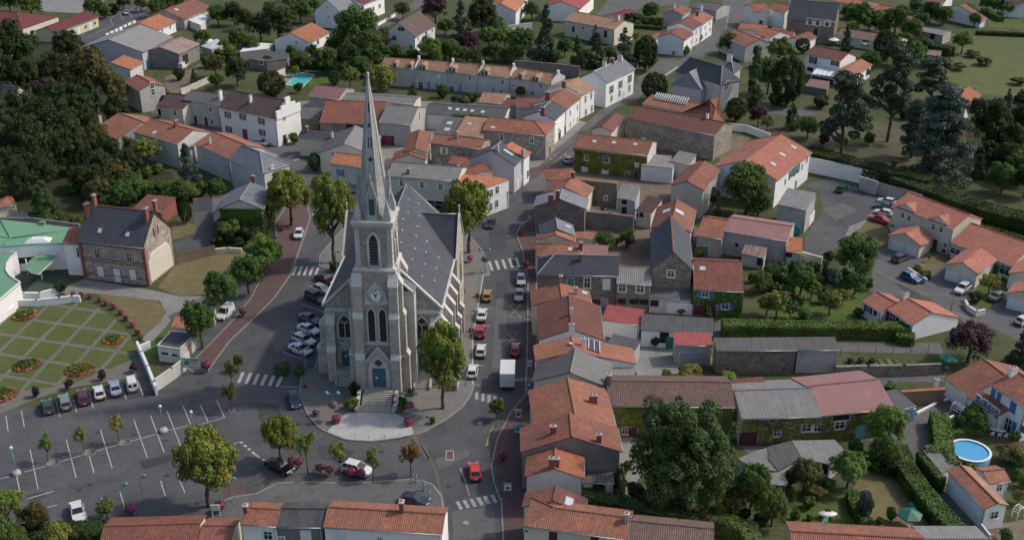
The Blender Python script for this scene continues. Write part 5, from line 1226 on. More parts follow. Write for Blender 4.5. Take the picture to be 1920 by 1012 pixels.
H('long_tiled_barn','very long stone barn with weathered red tiles and pale stone gable',(636,658),(1130,756),(686,582),(1166,686),6.2,.34,wall=W_ST,roof=T_BR,cat='barn',wins=[(735,770,'dw',1,2)],chim=[(1090,660,.8,.9,WHITE)])
H('street_wing','tiled street wing with a lit and a darker shaded slope joined to the long barn',(560,736),(640,657),(500,692),(660,572),4.8,.36,wall=W_CR,roof=T_BR,roof2=T_DK)  # slope turned from the sun is shaded by its darker tile colour
H('glass_roofed_house','orange-tiled workshop with a long ribbed glass rooflight',(726,580),(1030,642),(768,517),(1084,592),5.0,.3,wall=W_CR,roof=T_OR,cat='workshop')
H('hipped_tile_house','small house with steep hipped orange roof and brick chimney below the mansion',(1110,700),(1190,682),(1150,548),(1156,548),5.2,.75,ends='hh',wall=W_WH,roof=T_OR)
iv=H('ivy_house','house smothered in green ivy under an orange roof with three small rooflights',(345,822),(757,868),(395,748),(765,785),5.6,.34,wall=W_PS,roof=T_OR,wins=[(417,880,'w',1,1.2),(525,890,'W',1.4,1.5),(405,947,'cw',1.4,1.3),(520,965,'cw',1.5,1.3),(645,972,'w',1,1.4),(697,920,'cw',.9,1),(692,985,'dk',.9,1.6),(460,790,'k',.8,.8),(568,796,'k',.8,.8),(688,806,'k',.8,.8)])
flatb('white_shed','white-walled shed with flat grey roof beside the ivy-covered house',[(722,922),(897,940),(905,915),(735,903)],3.6,W_WH,FIBRO)
flatb('grey_lean_to','grey flat-roofed store below the long barn wall',[(745,905),(880,915),(890,870),(760,860)],3.2,W_GR,FIBRO)
H('sloping_shed','pale sheet-roofed shed with slanting end beside the long barn',(885,900),(985,920),(890,828),(1008,862),3.6,.28,wall=W_PS,roof=FIBRO,mono=True,cat='shed')
H('gabled_red_house','grey rendered house with red tiles, darker on the shaded slope, behind the brown courtyard',(1072,1062),(1168,948),(986,1010),(1076,896),6.2,.4,wall=W_GR,roof=T_RE,roof2=T_BR)  # light and shade of the two slopes put into separate tile colours
Z('a3')
H('stone_slate_house','stone house with big dark slate roof and white shutters at the street corner',(105,102),(376,124),(126,-5),(413,22),7.2,.8,wall=W_BR,roof=SLATE,wins=[(235,122,'sw',1.2,2),(278,127,'sw',1.2,2),(330,131,'sw',1.2,2),(265,180,'o',1.2,2)],chim=[(118,20,1,1,W_GR)])
H('white_narrow_house','narrow white house with orange roof beside the stone slate house',(-5,50),(92,72),(5,8),(95,18),5.6,.4,roof=T_OR)
H('small_tiled_house','small white house with orange roof below the dark slate house',(-20,190),(48,205),(10,145),(78,165),3.4,.4,roof=T_NEW)
H('small_tiled_house','small house with light orange tiles between two low roofs and the clipped dark bush',(50,215),(140,222),(90,170),(185,185),3.2,.4,wall=W_PS,roof=T_OR)
H('small_brown_house','small brown-red roofed house with white terrace by the dark round bush',(190,240),(275,205),(150,205),(238,178),3.2,.4,wall=W_WH,roof=T_BR)
H('awning_house','white two-storey house with dark red roof, maroon shutters and a white awning',(208,301),(402,344),(247,254),(466,296),5.8,.4,roof=T_BR,wins=[(252,337,'Sm',1.2,1.9),(373,355,'Sm',1.2,1.4),(235,388,'o',2.0,1.2)])
H('teal_garage','garage wing with orange tiles and a teal door beside the white awning house',(495,424),(583,362),(440,385),(508,340),3.6,.36,roof=T_OR,cat='garage',wins=[(446,432,'gu',2.6,1.6)])
H('long_brown_house','long low house with faded brown roof behind the conifers',(375,196),(722,252),(405,146),(742,218),3.0,.3,wall=W_CR,roof=T_OLD,wins=[(545,240,'o',2,1.6),(610,255,'o',2,1.6)])
H('top_orange_house','orange-roofed house at the top edge above the conifer gardens',(360,5),(490,30),(380,-25),(512,0),3.4,.36,wall=W_CR,roof=T_NEW)
H('top_cream_house','cream house with pale orange roof and a window, at the top edge beyond the gardens',(508,30),(590,48),(530,2),(612,15),3.4,.36,wall=W_CR,roof=T_TA,wins=[(535,48,'w',1,1.2)])
H('top_gabled_house','cream bungalow with broad light orange roof above the green gardens',(572,66),(690,88),(600,24),(735,46),3.0,.36,wall=W_CR,roof=T_NEW)
H('top_little_house','little orange-roofed house beside the broad light orange bungalow',(740,104),(795,112),(750,80),(805,95),2.8,.36,wall=W_CR,roof=T_OR)
H('dark_roofed_house','pale house with dark roof and white veranda at the top edge by the greenhouse plots',(830,-2),(980,20),(850,-40),(1000,-20),4.0,.4,wall=W_WH,roof=T_OR)
H('corner_villa','villa with dark brown roof at the far top corner beside lawns',(1330,25),(1450,30),(1340,-15),(1460,-10),4.5,.4,wall=W_WH,roof=T_DK)
H('long_shed','long grey low shed with dark doorway bordering the green field',(768,162),(978,196),(785,126),(984,180),3.2,.2,wall=W_GR,roof=FIBRO,cat='shed',wins=[(918,205,'o',1.6,1.8)])
H('orange_edged_barn','long white wall barn with narrow red roof beyond the green field',(1190,108),(1225,102),(1000,40),(1040,32),3.0,.3,roof=T_RE,cat='barn')
H('rusty_roof_shed','shed with rusty red sheets and a pale panel beside the rough meadow',(880,338),(960,345),(940,285),(1026,288),2.6,.3,wall=W_WH,roof=RUST,cat='shed')
H('meadow_house','small white house with bright orange roof at the edge of the rough meadow',(1110,590),(1190,528),(1050,542),(1124,476),4.0,.42,roof=T_NEW,chim=[(1066,510,.7,1.0,W_WH)])
Z('f')
H('park_side_house','big cream house with orange hipped roof, rooflights and green balconies by the park wall',(1457,338),(1523,286),(1417,289),(1463,251),6.2,.4,ends='gh',wall=W_WH,roof=T_PINK,roof2=T_PINK,wins=[(1450,308,'k',.9,1.2),(1467,290,'k',.9,1.2),(1488,276,'k',.9,1.2),(1484,325,'Sg',1.5,2),(1494,318,'Sg',1.5,2),(1504,313,'w',.9,1.4),(1472,341,'w',.9,1.4),(1492,345,'dn',1,2),(1513,300,'w',.9,1.4)])
Z('m')
H('mansion','stone mansion with steep dark slate roof and tall windows beside the columnar poplar',(225,345),(770,508),(352,182),(836,266),7.2,1.0,ends='hh',wall=W_PS,roof=SLATE,wins=[(825,525,'w',1,2.2),(845,505,'w',1,2.2)])
H('mansion_rear_block','hipped slate rear block of the stone mansion with a pale chimney',(925,368),(1020,297),(815,200),(962,226),7.2,1.0,ends='hh',wall=W_PS,roof=SLATE,wins=[(940,440,'w',1,2.4),(915,470,'w',.9,2.4)],chim=[(870,200,1.4,1.2,W_WH)])
H('mansion_wing','mauve-walled wing of the slate mansion with stone corner and clipped gable',(536,560),(674,488),(425,360),(536,268),5.4,.8,ends='hg',wall=W_LI,roof=SLATE_L,trim=W_CR,wins=[(568,625,'w',1,2.2)])
def add_dormer(r,s,wd,wm,rm,zup=1.0,dep=3.0):
 root=r[0];Lx,d,yb,ze,zr,sx,sy,y0,y1,x0,x1=root['_dim'];x=sx+Lx*s;z=ze+zup;m=MB();yf=y0+sy-.06
 m.face([(x-wd,yf,ze-.6),(x+wd,yf,ze-.6),(x+wd,yf,z),(x,yf,z+wd*.5),(x-wd,yf,z)])
 for e in(-wd,wd):m.face([(x+e,yf,ze-.6),(x+e,yf+dep,ze-.6),(x+e,yf+dep,z),(x+e,yf,z)][::(1 if e>0 else-1)])
 dm=m.build('dormer',wm,root);m=MB()
 for e in(-1,1):
  pl=[(x+e*(wd+.15),yf-.2,z-.06),(x+e*(wd+.15),yf+dep,z-.06),(x,yf+dep,z+wd*.5+.04),(x,yf-.2,z+wd*.5+.04)]
  m.slab(pl if e>0 else pl[::-1],.1)
 m.build('dormer_roof',rm,dm)
Z('b0')
ro=H('town_house','three-storey stone and brick house with dark slate roof and four brick chimneys by the lawn',(430,330),(800,372),(505,128),(862,170),7.6,1.0,wall=W_ST,roof=SLATE,cap=BRICK,trim=BRICK,over=.35,og=.25,wins=[(543,403,'w',1.1,1.7),(630,413,'w',.8,1.5),(722,425,'w',1.1,1.7),(562,502,'cw',1.25,2),(742,520,'cw',1.25,2),(655,522,'dw',1.3,2.6),(868,275,'sm',.8,1.3),(832,410,'cc',.7,1.4),(557,275,'k',.6,.8),(712,295,'k',.6,.8)],chim=[(490,190,1.0,2.2),(822,215,1.0,2.2),(528,118,.8,1.4),(868,148,.8,1.4)])
root=ro[0];Lx,d,yb,ze,zr,sx,sy,y0,y1,x0,x1=root['_dim']
for z in(1.1,3.7,4.2,6.9):
 q=MB();q.box((sx+Lx/2,y0+sy-.01,z),(x1-x0+.06,.1,.2));q.build('brick_band',BRICK,root)
for xx in(x0,x1):
 q=MB();q.box((xx+sx,y0+sy,0),(.5,.5,ze-.1));q.build('brick_quoin',BRICK,root)
q=MB();xg=x1+sx;o=Vector((xg,sy,0))
opoly(q,o,Y_,X_,[(y0+1.0,.3),(y1-.8,.3),(y1-.8,4.2),(y1-2,5.6),(y0+2.2,5.6),(y0+1.0,4.2)],0,.05);q.build('gable_border',WHITE,root)
q=MB();opoly(q,o,Y_,X_,[(y0+1.35,.3),(y1-1.15,.3),(y1-1.15,4.1),(y1-2.2,5.25),(y0+2.4,5.25),(y0+1.35,4.1)],0,.07);q.build('gable_panel',W_CR,root)
H('link_wing','white link wing with tiled lean-to roof between town hall and stone house',(345,346),(462,352),(436,254),(472,258),6.4,.5,wall=W_WH,roof=T_OR,mono=True,cat='house wing',wins=[(443,397,'s',1,1.8),(469,498,'dw',1,2.2)])
TH=flatb('town_hall','white modern town hall under a broad green roof',[(-260,190),(0,213),(250,240),(432,262),(400,300),(350,347),(170,352),(0,364),(-260,390)],5.2,W_WH,GREENROOF,cat='town hall',wins=[(150,440,'o',3,1.2),(60,470,'om'.replace('m',''),2.0,1.6)])
q=MB();c0=TH[0].location
for a,e in(((-200,270),(60,318)),((60,318),(430,264)),((60,318),(20,355)),((60,318),(0,215))):
 Z('b0');pa,pe=at(a,5.25)-c0,at(e,5.25)-c0;q.tube(pa,pe,.16,n=5)
q.build('roof_seam',flatmat('dark_green_seam',(.10,.24,.16)),TH[1])
q=MB();Z('b0');pa=at((215,330),5.2)-c0;q.box(pa,(4.5,2.2,.55),.1,top=.5);q.build('roof_light',WHITE,TH[1])
q=MB();pa=at((237,240),5.2)-c0;q.box(pa,(1,.8,.6));q.build('roof_vent',GREENROOF,TH[1])
flatb('entrance_hall','curved entrance hall with pale green flat roof and white rim beside the flower garden',[(-260,402),(95,400),(62,425),(38,460),(34,500),(58,532),(112,566),(0,662),(-260,860)],3.8,W_WH,GREENROOF,cat='town hall',para=.25,kerb=WHITE)
cn=empty('entrance_canopy',at((220,470),0),0,'small green rounded canopy on white posts before the town hall','canopy');c0=at((220,470),0)
q=MB();Z('b0');P=[at(p,3.3)-c0 for p in((145,478),(150,458),(172,435),(215,405),(325,415),(215,516),(172,506))];q.prism([(p.x,p.y)for p in P],3.1,3.32,0,1);q.build('canopy_roof',[GREENROOF,WHITE],cn)
for p in((238,556),(292,502),(160,520)):
 q=MB();pp=at(p,0)-c0;q.tube(pp,pp+Vector((0,0,3.1)),.12,n=8);q.build('post',WHITE,cn)
sheet('entrance_court','b0',[(60,520),(300,500),(395,500),(380,580),(300,610),(160,625),(70,600)],ground('dark_green_tarmac',(.05,.085,.065),(.065,.10,.075),(.05,.06,.055),.2,.6,3.0),.03)
gwall('low curved white wall round the dark green entrance court',[(78,602),(130,622),(220,622),(300,600),(335,585)],1.3,.3,W_WH)
gwall('long pale retaining wall along the top of the lawn garden',[(78,662),(200,662),(330,648),(400,640),(440,640)],1.2,.35,W_WH,WHITE)
gwall('white parapet wall at the corner of the lawn garden',[(-60,790),(75,697)],1.0,.4,W_WH,WHITE)
gwall('tall white wall closing the end of the lawn garden',[(765,895),(790,950),(825,1030),(868,1140)],1.6,.3,W_WH,WHITE)
gwall('short white gate pier beside the tall garden wall',[(788,915),(830,897)],1.2,.4,W_WH,WHITE)
flatb('toilet_block','small white public toilet with dark flat roof beside the red pavement',[(878,918),(955,836),(1090,850),(1002,936)],2.7,W_PS,FELT,para=.15,wins=[(1058,940,'dn',1.2,2),(920,960,'o',1.2,.4),(975,970,'o',1,.4)])
H('tiled_shed','small orange-tiled shed behind the white public toilet',(952,812),(1045,820),(985,748),(1070,752),2.8,.4,wall=W_CR,roof=T_NEW,mono=True,cat='shed')
flatb('bus_shelter','dark flat-roofed shelter behind the pavement trees',[(1085,675),(1205,682),(1190,740),(1075,722)],2.5,W_PS,FELT,cat='shelter')
H('carport','brown-tiled open carport with brick end behind the stone town house',(738,152),(900,168),(835,66),(972,93),2.8,.12,wall=BRICK,roof=T_BR,mono=True,cat='carport')
H('garden_pavilion','little pavilion with pyramid tile roof in the wood garden',(-15,148),(92,128),(36,88),(48,86),2.6,.5,ends='hh',wall=W_CR,roof=T_OR,cat='pavilion')
gwall('low brick garden wall with tile top beneath the dark wood',[(25,160),(110,168),(175,178)],1.4,.3,W_PS,T_OR)
gwall('brown wall between the town hall roof and the wood garden',[(0,205),(180,205),(440,240)],2.0,.3,W_DK)
FEN=gwall('weathered wooden board fence beside the dry lawn',[(980,412),(1090,385),(1197,360)],1.9,.1,WOOD,name='board_fence',cat='fence')
gwall('pale low wall at the foot of the ivy-clad house',[(1203,378),(1270,372),(1345,376)],.9,.3,W_CR)
gwall('high grey wall beside the curving drive',[(1080,100),(1180,92),(1240,82)],2.6,.3,W_GR,T_OR)
Z('v')
iv2=H('ivy_clad_house','old house swallowed by dark ivy under a pale slate roof by the red pavement',(713,458),(843,243),(490,265),(580,128),6.0,.45,wall=W_PS,roof=SLATE_L,wins=[(778,470,'w',.7,1.8),(822,370,'w',.7,1.8),(742,570,'w',.6,1.4)],chim=[(600,120,.7,1.0,BRICK)])
H('ivy_side_wing','low grey-roofed wing half hidden by ivy beside the drive',(105,502),(250,290),(240,418),(370,228),3.4,.5,wall=W_PS,roof=SLATE_L,mono=True,cat='house wing')
Z('n')
H('hipped_corner_house','red-roofed street house with hipped end below the ivy house',(140,222),(462,216),(366,82),(536,98),5.0,.36,ends='hg',wall=W_CR,roof=T_RE)
H('orange_slope_house','house with broad lit orange slope behind the twin brick chimneys',(600,422),(680,302),(365,284),(422,212),5.6,.36,wall=W_CR,roof=T_OR,roof2=T_RE,chim=[(440,195,.7,1.1)])  # lit slope orange, shaded slope redder: the light sits in the tile colours
H('slate_street_house','rough stone street house with grey slate roof and two brick chimneys',(590,548),(614,430),(300,414),(332,288),5.6,.36,wall=W_BR,roof=SLATE_L,chim=[(195,470,1,1.5),(272,420,.8,1.4)])
H('small_slate_house','narrow street house with dark slate and one pale blue slope',(466,846),(440,720),(245,668),(236,512),5.0,.45,wall=W_DK,roof=SLATE_L,roof2=SLATE,wins=[(385,745,'k',.8,1)])
H('orange_gable_house','street house with orange roof, one slope darker, under the dark slate one',(462,912),(472,852),(226,936),(250,772),4.8,.36,wall=W_CR,roof=T_OR,roof2=T_RE)  # back slope coloured with a darker tile
H('tile_awning','low awning of orange channel tiles over a courtyard door',(465,874),(698,868),(480,796),(698,800),2.6,.3,wall=W_CR,roof=T_OR,mono=True,cat='awning')
H('brown_tall_house','tall dark brown house with a narrow tan tile edge and small round window',(480,192),(950,240),(532,150),(972,202),6.6,.3,wall=W_BR,roof=T_TA,wins=[(810,420,'w',.7,.9)])
H('grey_sheet_house','grey house with pale sheet roof and two dark openings above the courtyard',(930,426),(1142,448),(965,258),(1202,283),4.6,.2,wall=W_LI,roof=FIBRO,mono=True,wins=[(1017,462,'o',1,1.3),(1015,560,'o',1,1.4)])
H('dark_tiled_outhouse','cream outhouse with dark brown tiles by the courtyard',(1140,563),(1312,603),(1192,376),(1402,424),3.4,.3,wall=W_CR,roof=T_DK,mono=True,cat='outbuilding',wins=[(1160,616,'o',.5,.8),(1207,612,'o',.9,1)])
H('white_low_outhouse','low white outhouse at the foot of the tall brown house',(650,515),(985,560),(680,490),(990,525),2.4,.2,wall=W_WH,roof=FIBRO_D,mono=True,cat='outbuilding',wins=[(772,545,'o',.8,.7)])
gwall('dark stained courtyard wall with orange tile coping',[(600,578),(850,600),(1112,630)],3.4,.4,W_DK,T_OR)
sheet('courtyard','n',[(590,780),(1100,700),(1240,720),(1250,1010),(850,1000),(700,870)],G_DIRT,.014)
Z('b2')
H('hipped_tile_house','street house with hipped orange channel tiles and one rooflight, beside the long slate roof',(140,418),(388,412),(236,352),(396,346),5.0,.36,ends='hg',wall=W_CR,roof=T_OR,wins=[(325,378,'k',.8,.7)],chim=[(383,375,.7,1.2)])
H('pink_sheet_shed','shed with patchy pink sheet roof behind the hipped orange tiles',(388,413),(533,420),(398,341),(538,366),3.2,.2,wall=W_WH,roof=FIBRO_P,mono=True,cat='shed')
H('tall_slate_house','tall stone house with steep slate roof and red ridge facing its gable to the yards',(1012,498),(990,292),(905,402),(882,190),7.2,.95,wall=W_BR,roof=SLATE,cap=BRICK,wins=[(887,515,'w',1.2,1.3)])
H('lean_to_garage','lean-to with mauve sheet roof and white garage door under the steep slate gable',(765,647),(1004,662),(787,572),(1006,578),3.0,.25,wall=W_PS,roof=FIBRO_D,mono=True,cat='garage',wins=[(935,697,'gw',4,2),(795,680,'og',1.4,1.2)])
H('skylit_tile_house','red-brown tiled house with two bright rooflights behind the steep slate roof',(1001,286),(1029,160),(892,198),(926,100),6.4,.5,wall=W_GR,roof=T_OR,roof2=T_RE,wins=[(862,165,'k',1.4,1.4),(935,172,'k',1.4,1.6)])
H('long_slate_house','brown house with long dark slate roof running back from the street',(140,519),(597,528),(235,412),(597,412),6.2,.7,ends='hg',wall=W_BR,roof=SLATE,wins=[(328,562,'cg',1,1.5),(420,566,'W',1.1,1.9),(527,575,'cw',1.1,1.9),(465,662,'gm',1.8,1.6),(515,660,'gy',1.2,1.6)],chim=[(383,440,.6,1.2)])
H('grey_annex','annex with grey sheet roof and two white windows beside the long slate house',(583,571),(780,578),(600,482),(780,486),5.3,.3,wall=W_BR,roof=FIBRO,mono=True,cat='house wing',wins=[(615,594,'W',1.3,1.4),(716,599,'W',1.3,1.4),(612,668,'og',1.4,1),(682,670,'og',1.6,1),(738,672,'og',1.6,1)])
H('tile_street_house','street house with low faded orange roof and grey chimney beside the long slate house',(446,690),(430,608),(278,660),(268,571),5.6,.3,wall=W_CR,roof=T_OR,roof2=T_RE,chim=[(272,565,.5,1.2,W_DK),(355,630,.5,1.2,W_GR)],wins=[(405,622,'k',.8,.9)])
H('big_brown_roof_house','large street house with deep brown-red tiles and white ridge chimney',(516,886),(491,692),(335,862),(316,645),6.0,.36,wall=W_WH,roof=T_BR,chim=[(330,740,.5,.9,WHITE),(333,835,.8,1.1,WHITE)])
H('solar_roof_house','street house with orange roof carrying a dark solar panel',(694,1016),(670,930),(342,950),(336,863),5.2,.24,back=.62,wall=W_WH,roof=T_OR,chim=[(395,915,.6,1.1,WHITE)],wins=[(330,905,'k',.5,.5)])
iv3=H('blue_shutter_ivy_house','ivy-walled house with red-brown tiles and bright blue shutters by the hedge',(1012,603),(1293,616),(1030,436),(1263,448),5.0,.4,wall=W_PS,roof=T_RE,wins=[(1078,628,'sb',1.1,1.1),(1190,696,'sb',1.3,1.1),(1050,712,'gm',2.4,1.9),(1125,712,'dm',.9,1.9),(1063,486,'k',.9,.8)])
H('little_red_house','little grey house with red tiles and a pale blue door by the rubble yard',(1028,301),(1173,323),(1055,192),(1177,213),4.0,.36,wall=W_GR,roof=T_OR,wins=[(1088,352,'du',.9,2)])
H('pink_roof_barn','long grey barn with stained pink sheet roof by the staff car park',(1180,279),(1535,333),(1190,196),(1565,251),4.8,.25,wall=W_GR,roof=FIBRO_P,cat='barn',wins=[(1255,355,'o',.6,.7)])
H('rusty_lean_to','small rusty-roofed lean-to against the long grey barn',(1280,401),(1406,423),(1300,346),(1426,373),2.6,.3,wall=W_PS,roof=RUST,mono=True,cat='shed',wins=[(1385,450,'o',1.2,1.4)])
H('long_dark_shed','very long low building with dark sheet roof and brown wall beside the lane',(1142,944),(1592,941),(1150,871),(1560,869),4.2,.2,wall=W_BR,roof=FIBRO_D,mono=True,cat='workshop')
H('concrete_shed','shorter building with dark sheet roof and pale concrete wall by the kitchen garden',(1594,941),(1830,939),(1562,869),(1766,867),4.2,.2,wall=CONC,roof=FIBRO_D,mono=True,cat='workshop')
H('red_tin_shed','grey shed with bright red metal roof in the concrete yard',(910,913),(1120,916),(914,838),(1113,846),3.6,.15,wall=W_GR,roof=REDTIN,mono=True,cat='shed',wins=[(1015,965,'gy',4.5,2.2)])
H('corrugated_store','long store with rough dark corrugated roof and green door facing the yard',(718,826),(1122,853),(726,716),(1126,786),3.2,.25,wall=W_WH,roof=FIBRO_D,mono=True,cat='shed',wins=[(850,872,'o',1.5,2),(886,880,'gg',1.5,2)])
H('red_glass_lean_to','lean-to with dull red sheet roof and white slatted vent',(500,771),(712,801),(496,685),(716,706),3.2,.2,wall=W_WH,roof=REDTIN,mono=True,cat='shed')
H('grey_slab_shed','low shed with plain grey slab roof behind the solar roof house',(526,906),(683,943),(516,839),(652,871),2.8,.12,wall=W_GR,roof=FELT,mono=True,cat='shed')
Z('c2')
H('grey_street_house','street house with long grey fibre-cement roof between orange ones',(540,162),(562,22),(335,106),(336,-46),5.6,.36,wall=W_CR,roof=FIBRO,roof2=FIBRO_D,chim=[(540,130,.7,1.2)])
H('grey_extension','small grey sheet-roofed extension with a white edge',(558,113),(690,112),(572,30),(690,46),4.2,.12,wall=W_GR,roof=FIBRO,mono=True,cat='outbuilding')
H('orange_street_house','long street house with warm orange tiles and brick twin chimney',(582,384),(526,166),(328,316),(335,107),6.0,.36,wall=W_CR,roof=T_OR,chim=[(452,245,1.1,1.1)])
H('red_street_house','street house with darker red-orange tiles and brick chimney above a blank grey gable',(615,519),(593,386),(328,433),(326,313),6.0,.36,wall=W_DK,roof=T_RE,chim=[(485,465,.6,1.1),(230,415,.8,1.0)])
H('new_tile_house','small street house with clean orange tiles and pale stone gable',(402,668),(402,487),(238,606),(242,436),5.4,.36,wall=W_PS,roof=T_NEW,roof2=T_OR,chim=[(235,595,1.3,1.0)])
H('slatted_lean_to','lean-to with dark slatted sheet roof under the blank grey gable',(390,691),(571,694),(402,602),(613,602),2.6,.15,wall=W_WH,roof=FIBRO_D,mono=True,cat='shed')
H('hipped_back_house','red-brown tiled back part with a square white rooflight at the street corner',(405,862),(420,778),(232,838),(228,738),5.4,.36,wall=W_CR,roof=T_BR,roof2=T_RE,wins=[(318,798,'k',1.5,.9)])
H('channel_tile_house','cream street corner house with striped orange channel tiles and maroon shutters',(62,933),(649,1010),(237,838),(650,880),5.8,.36,ends='hg',wall=W_CR,roof=T_OR,wins=[(230,995,'cm',1,1.6),(462,1012,'cm',1,1.6),(80,960,'cb',.5,.35)],chim=[(640,905,.6,1.0,W_GR)])
H('weathered_tile_house','house with grey-brown weathered channel tiles continuing the striped orange roof',(649,1010),(1126,1058),(650,905),(1121,945),5.8,.36,wall=W_CR,roof=T_OLD)
iv4=H('brown_long_house','long brown-roofed house with yellow-green creeper and brick window arches',(535,263),(1246,271),(547,124),(1216,130),5.2,.36,wall=W_PS,roof=T_OLD,wins=[(663,318,'gm',1.6,1.3),(815,316,'gm',1.3,1.3),(1145,318,'gm',1.3,1.3),(630,400,'w',.8,1.2),(682,405,'dk',.8,1.6)],chim=[(542,140,.7,1.4,W_DK)])
H('brown_tile_shed','brown-tiled shed with orange verge joined to the long brown roof',(1240,187),(1432,168),(1216,112),(1388,106),4.6,.2,wall=W_PS,roof=T_BR,mono=True,cat='shed')
Z('c3')
iv5=H('grey_workshop','creeper-grown workshop with grey fibre-cement roof and brick garage door',(-146,336),(298,320),(-176,188),(238,153),4.6,.3,wall=W_PS,roof=FIBRO,cat='workshop',wins=[(-108,410,'gm',2.6,2.2),(215,385,'w',1.4,1.2),(275,384,'w',1,1.2),(50,415,'w',1,1)])
iv6=H('pink_workshop','creeper-grown workshop with faded pink-red sheet roof and glass door',(298,320),(710,275),(238,153),(608,116),4.6,.3,wall=W_PS,roof=FIBRO_P,cat='workshop',wins=[(408,328,'o',2.4,.9),(400,370,'W',1.5,1.2),(520,375,'gl',1.4,2)])
H('double_garage','flat grey garage with pale blue double doors beside the pink workshop',(708,290),(828,262),(655,181),(748,160),2.8,.05,wall=W_PS,roof=FELT,mono=True,cat='garage',wins=[(728,312,'gl',2,2),(790,300,'gl',2,2)])
H('garden_shelter','open garden shelter with orange tiles and a small white chimney',(736,175),(988,160),(724,134),(962,130),2.6,.25,wall=WOOD,roof=T_NEW,mono=True,cat='shelter',chim=[(938,150,.6,1.0,WHITE)])
H('garage_wing','white garage wing with wide orange roof of the blue-shuttered villa',(985,108),(1113,211),(1236,46),(1342,84),3.0,.36,wall=W_WH,roof=T_OR,cat='garage',wins=[(1056,215,'gw',2.6,2.2)])
H('blue_shuttered_villa','white villa with orange roof and many bright blue shutters by the pool',(1240,140),(1440,276),(1360,62),(1545,160),5.6,.4,wall=W_WH,roof=T_OR,wins=[(1258,192,'cb',.8,1.5),(1290,215,'cb',.8,1.5),(1368,273,'cb',1.1,1.7),(1308,345,'cb',.7,2.2),(1340,370,'W',1.4,2.2),(1372,390,'cb',.7,2.2),(1420,390,'cb',.8,1)],chim=[(1365,90,1.2,1.0,W_WH)])
H('low_link_house','low link with blue-shuttered windows joining garage and villa',(1113,212),(1290,320),(1180,175),(1340,260),3.0,.36,wall=W_WH,roof=T_OR,cat='house wing',mono=True,wins=[(1172,230,'cb',.7,1.4),(1192,245,'w',.7,1.2),(1212,258,'cb',.7,1.4),(1238,280,'cb',.7,1.4),(1258,290,'w',.7,1.2),(1276,308,'cb',.7,1.4)])
H('pool_cottage','white cottage with orange tiles, paler on the lit slope, beside the round pool',(1000,622),(1208,838),(1118,640),(1282,802),3.4,.36,wall=W_WH,roof=T_OR,roof2=T_TA,wins=[(1262,872,'w',1.1,1.1)])  # sunlight on the back slope put into a paler tile colour
H('pool_cottage_wing','orange-tiled wing of the white cottage nearest the pool',(1236,697),(1356,683),(1140,632),(1322,618),3.2,.36,wall=W_WH,roof=T_OR,wins=[(1290,720,'w',.8,1)])
flatb('pool_store','flat-roofed store with worn grey roof and hedge walls by the pool',[(866,512),(955,480),(1045,592),(972,640)],2.4,W_PS,FIBRO)
H('garden_row_house','long house with lichen-spotted orange tiles along the bottom edge',(130,1035),(890,1078),(118,963),(882,1003),4.0,.34,back=2.1,wall=W_CR,roof=T_OR)
H('grey_row_house','grey sheet-roofed end of the long house at the bottom edge',(890,1080),(1262,1080),(882,1002),(1215,1006),3.8,.25,back=1.9,wall=W_GR,roof=FIBRO)
flatb('mossy_shed','shed with mossy pale sheet roof behind the leafy garden trees',[(135,457),(372,452),(434,520),(342,592),(190,553)],2.7,W_PS,FIBRO,cat='shed',wins=[(300,610,'o',1.6,1.6)])
flatb('mossy_shed','shed with dark mossy sheet roof beside the giant oak',[(0,492),(128,458),(184,554),(58,626),(4,562)],2.9,W_PS,FIBRO_D,cat='shed')
flatb('pale_old_shed','pale broken-edged sheet roof shed next to the giant crown',[(-170,560),(-90,522),(-4,496),(0,565),(52,628),(-60,612)],2.8,W_PS,FIBRO,cat='shed')
H('small_mossy_shed','small sheet-roofed shed with dark opening by the garden pole',(12,702),(112,692),(-40,642),(98,628),2.6,.2,wall=W_PS,roof=FIBRO,mono=True,cat='shed',wins=[(70,725,'o',1.4,1)])
Z('c1')
H('bottom_row_house','bottom street house with bright orange channel tiles and brick chimney facing the square',(372,938),(1040,979),(400,832),(1064,862),6.2,.36,wall=W_WH,roof=T_OR,chim=[(815,850,.7,1.3)],wins=[(475,995,'cw',1.1,1.4),(690,1004,'w',.6,.5)])
H('black_roof_house','bottom street house with blackened slate roof between two orange roofs',(112,938),(371,940),(138,836),(396,836),6.0,.36,wall=W_DK,roof=mat('blackened_slate',(.075,.077,.08),'slate',dark=(.035,.035,.037),stain=.8),wins=[(278,988,'cw',1.1,1.5),(140,1005,'w',.8,.6)])
H('end_row_house','orange-roofed white house closing the bottom row beside the red paving',(-86,922),(111,936),(-76,832),(140,836),6.2,.36,wall=W_WH,roof=T_OR,wins=[(68,985,'w',1.1,1.2)],chim=[(-55,850,.6,.8)])
Z('c0')
H('hall_by_car_park','long low hall with dull red tiles below the car park',(545,1062),(1096,1046),(574,934),(1106,918),3.6,.34,wall=W_CR,roof=T_RE)
H('hall_annex','red-tiled annex ending the long hall by the flower tub',(1096,1048),(1282,1052),(1106,928),(1292,936),3.6,.34,wall=W_CR,roof=T_RE)
Z('b3')
H('block_store','grey block store with pale sheet roof and white doors on the staff car park',(50,128),(215,158),(118,38),(290,68),5.2,.15,wall=W_GR,roof=FIBRO,mono=True,cat='store',wins=[(240,235,'gw',4.0,2.2)])
H('tiny_tiled_store','tiny store with orange tiles and pale band beside the staff car park',(100,392),(190,400),(118,300),(208,326),3.0,.3,wall=W_PS,roof=T_NEW,mono=True,cat='store',wins=[(115,410,'o',1.2,.9)])
gwall('turquoise panel fence behind the grey block store',[(45,215),(120,235),(182,258)],1.8,.08,TURQ,name='panel_fence',cat='fence')
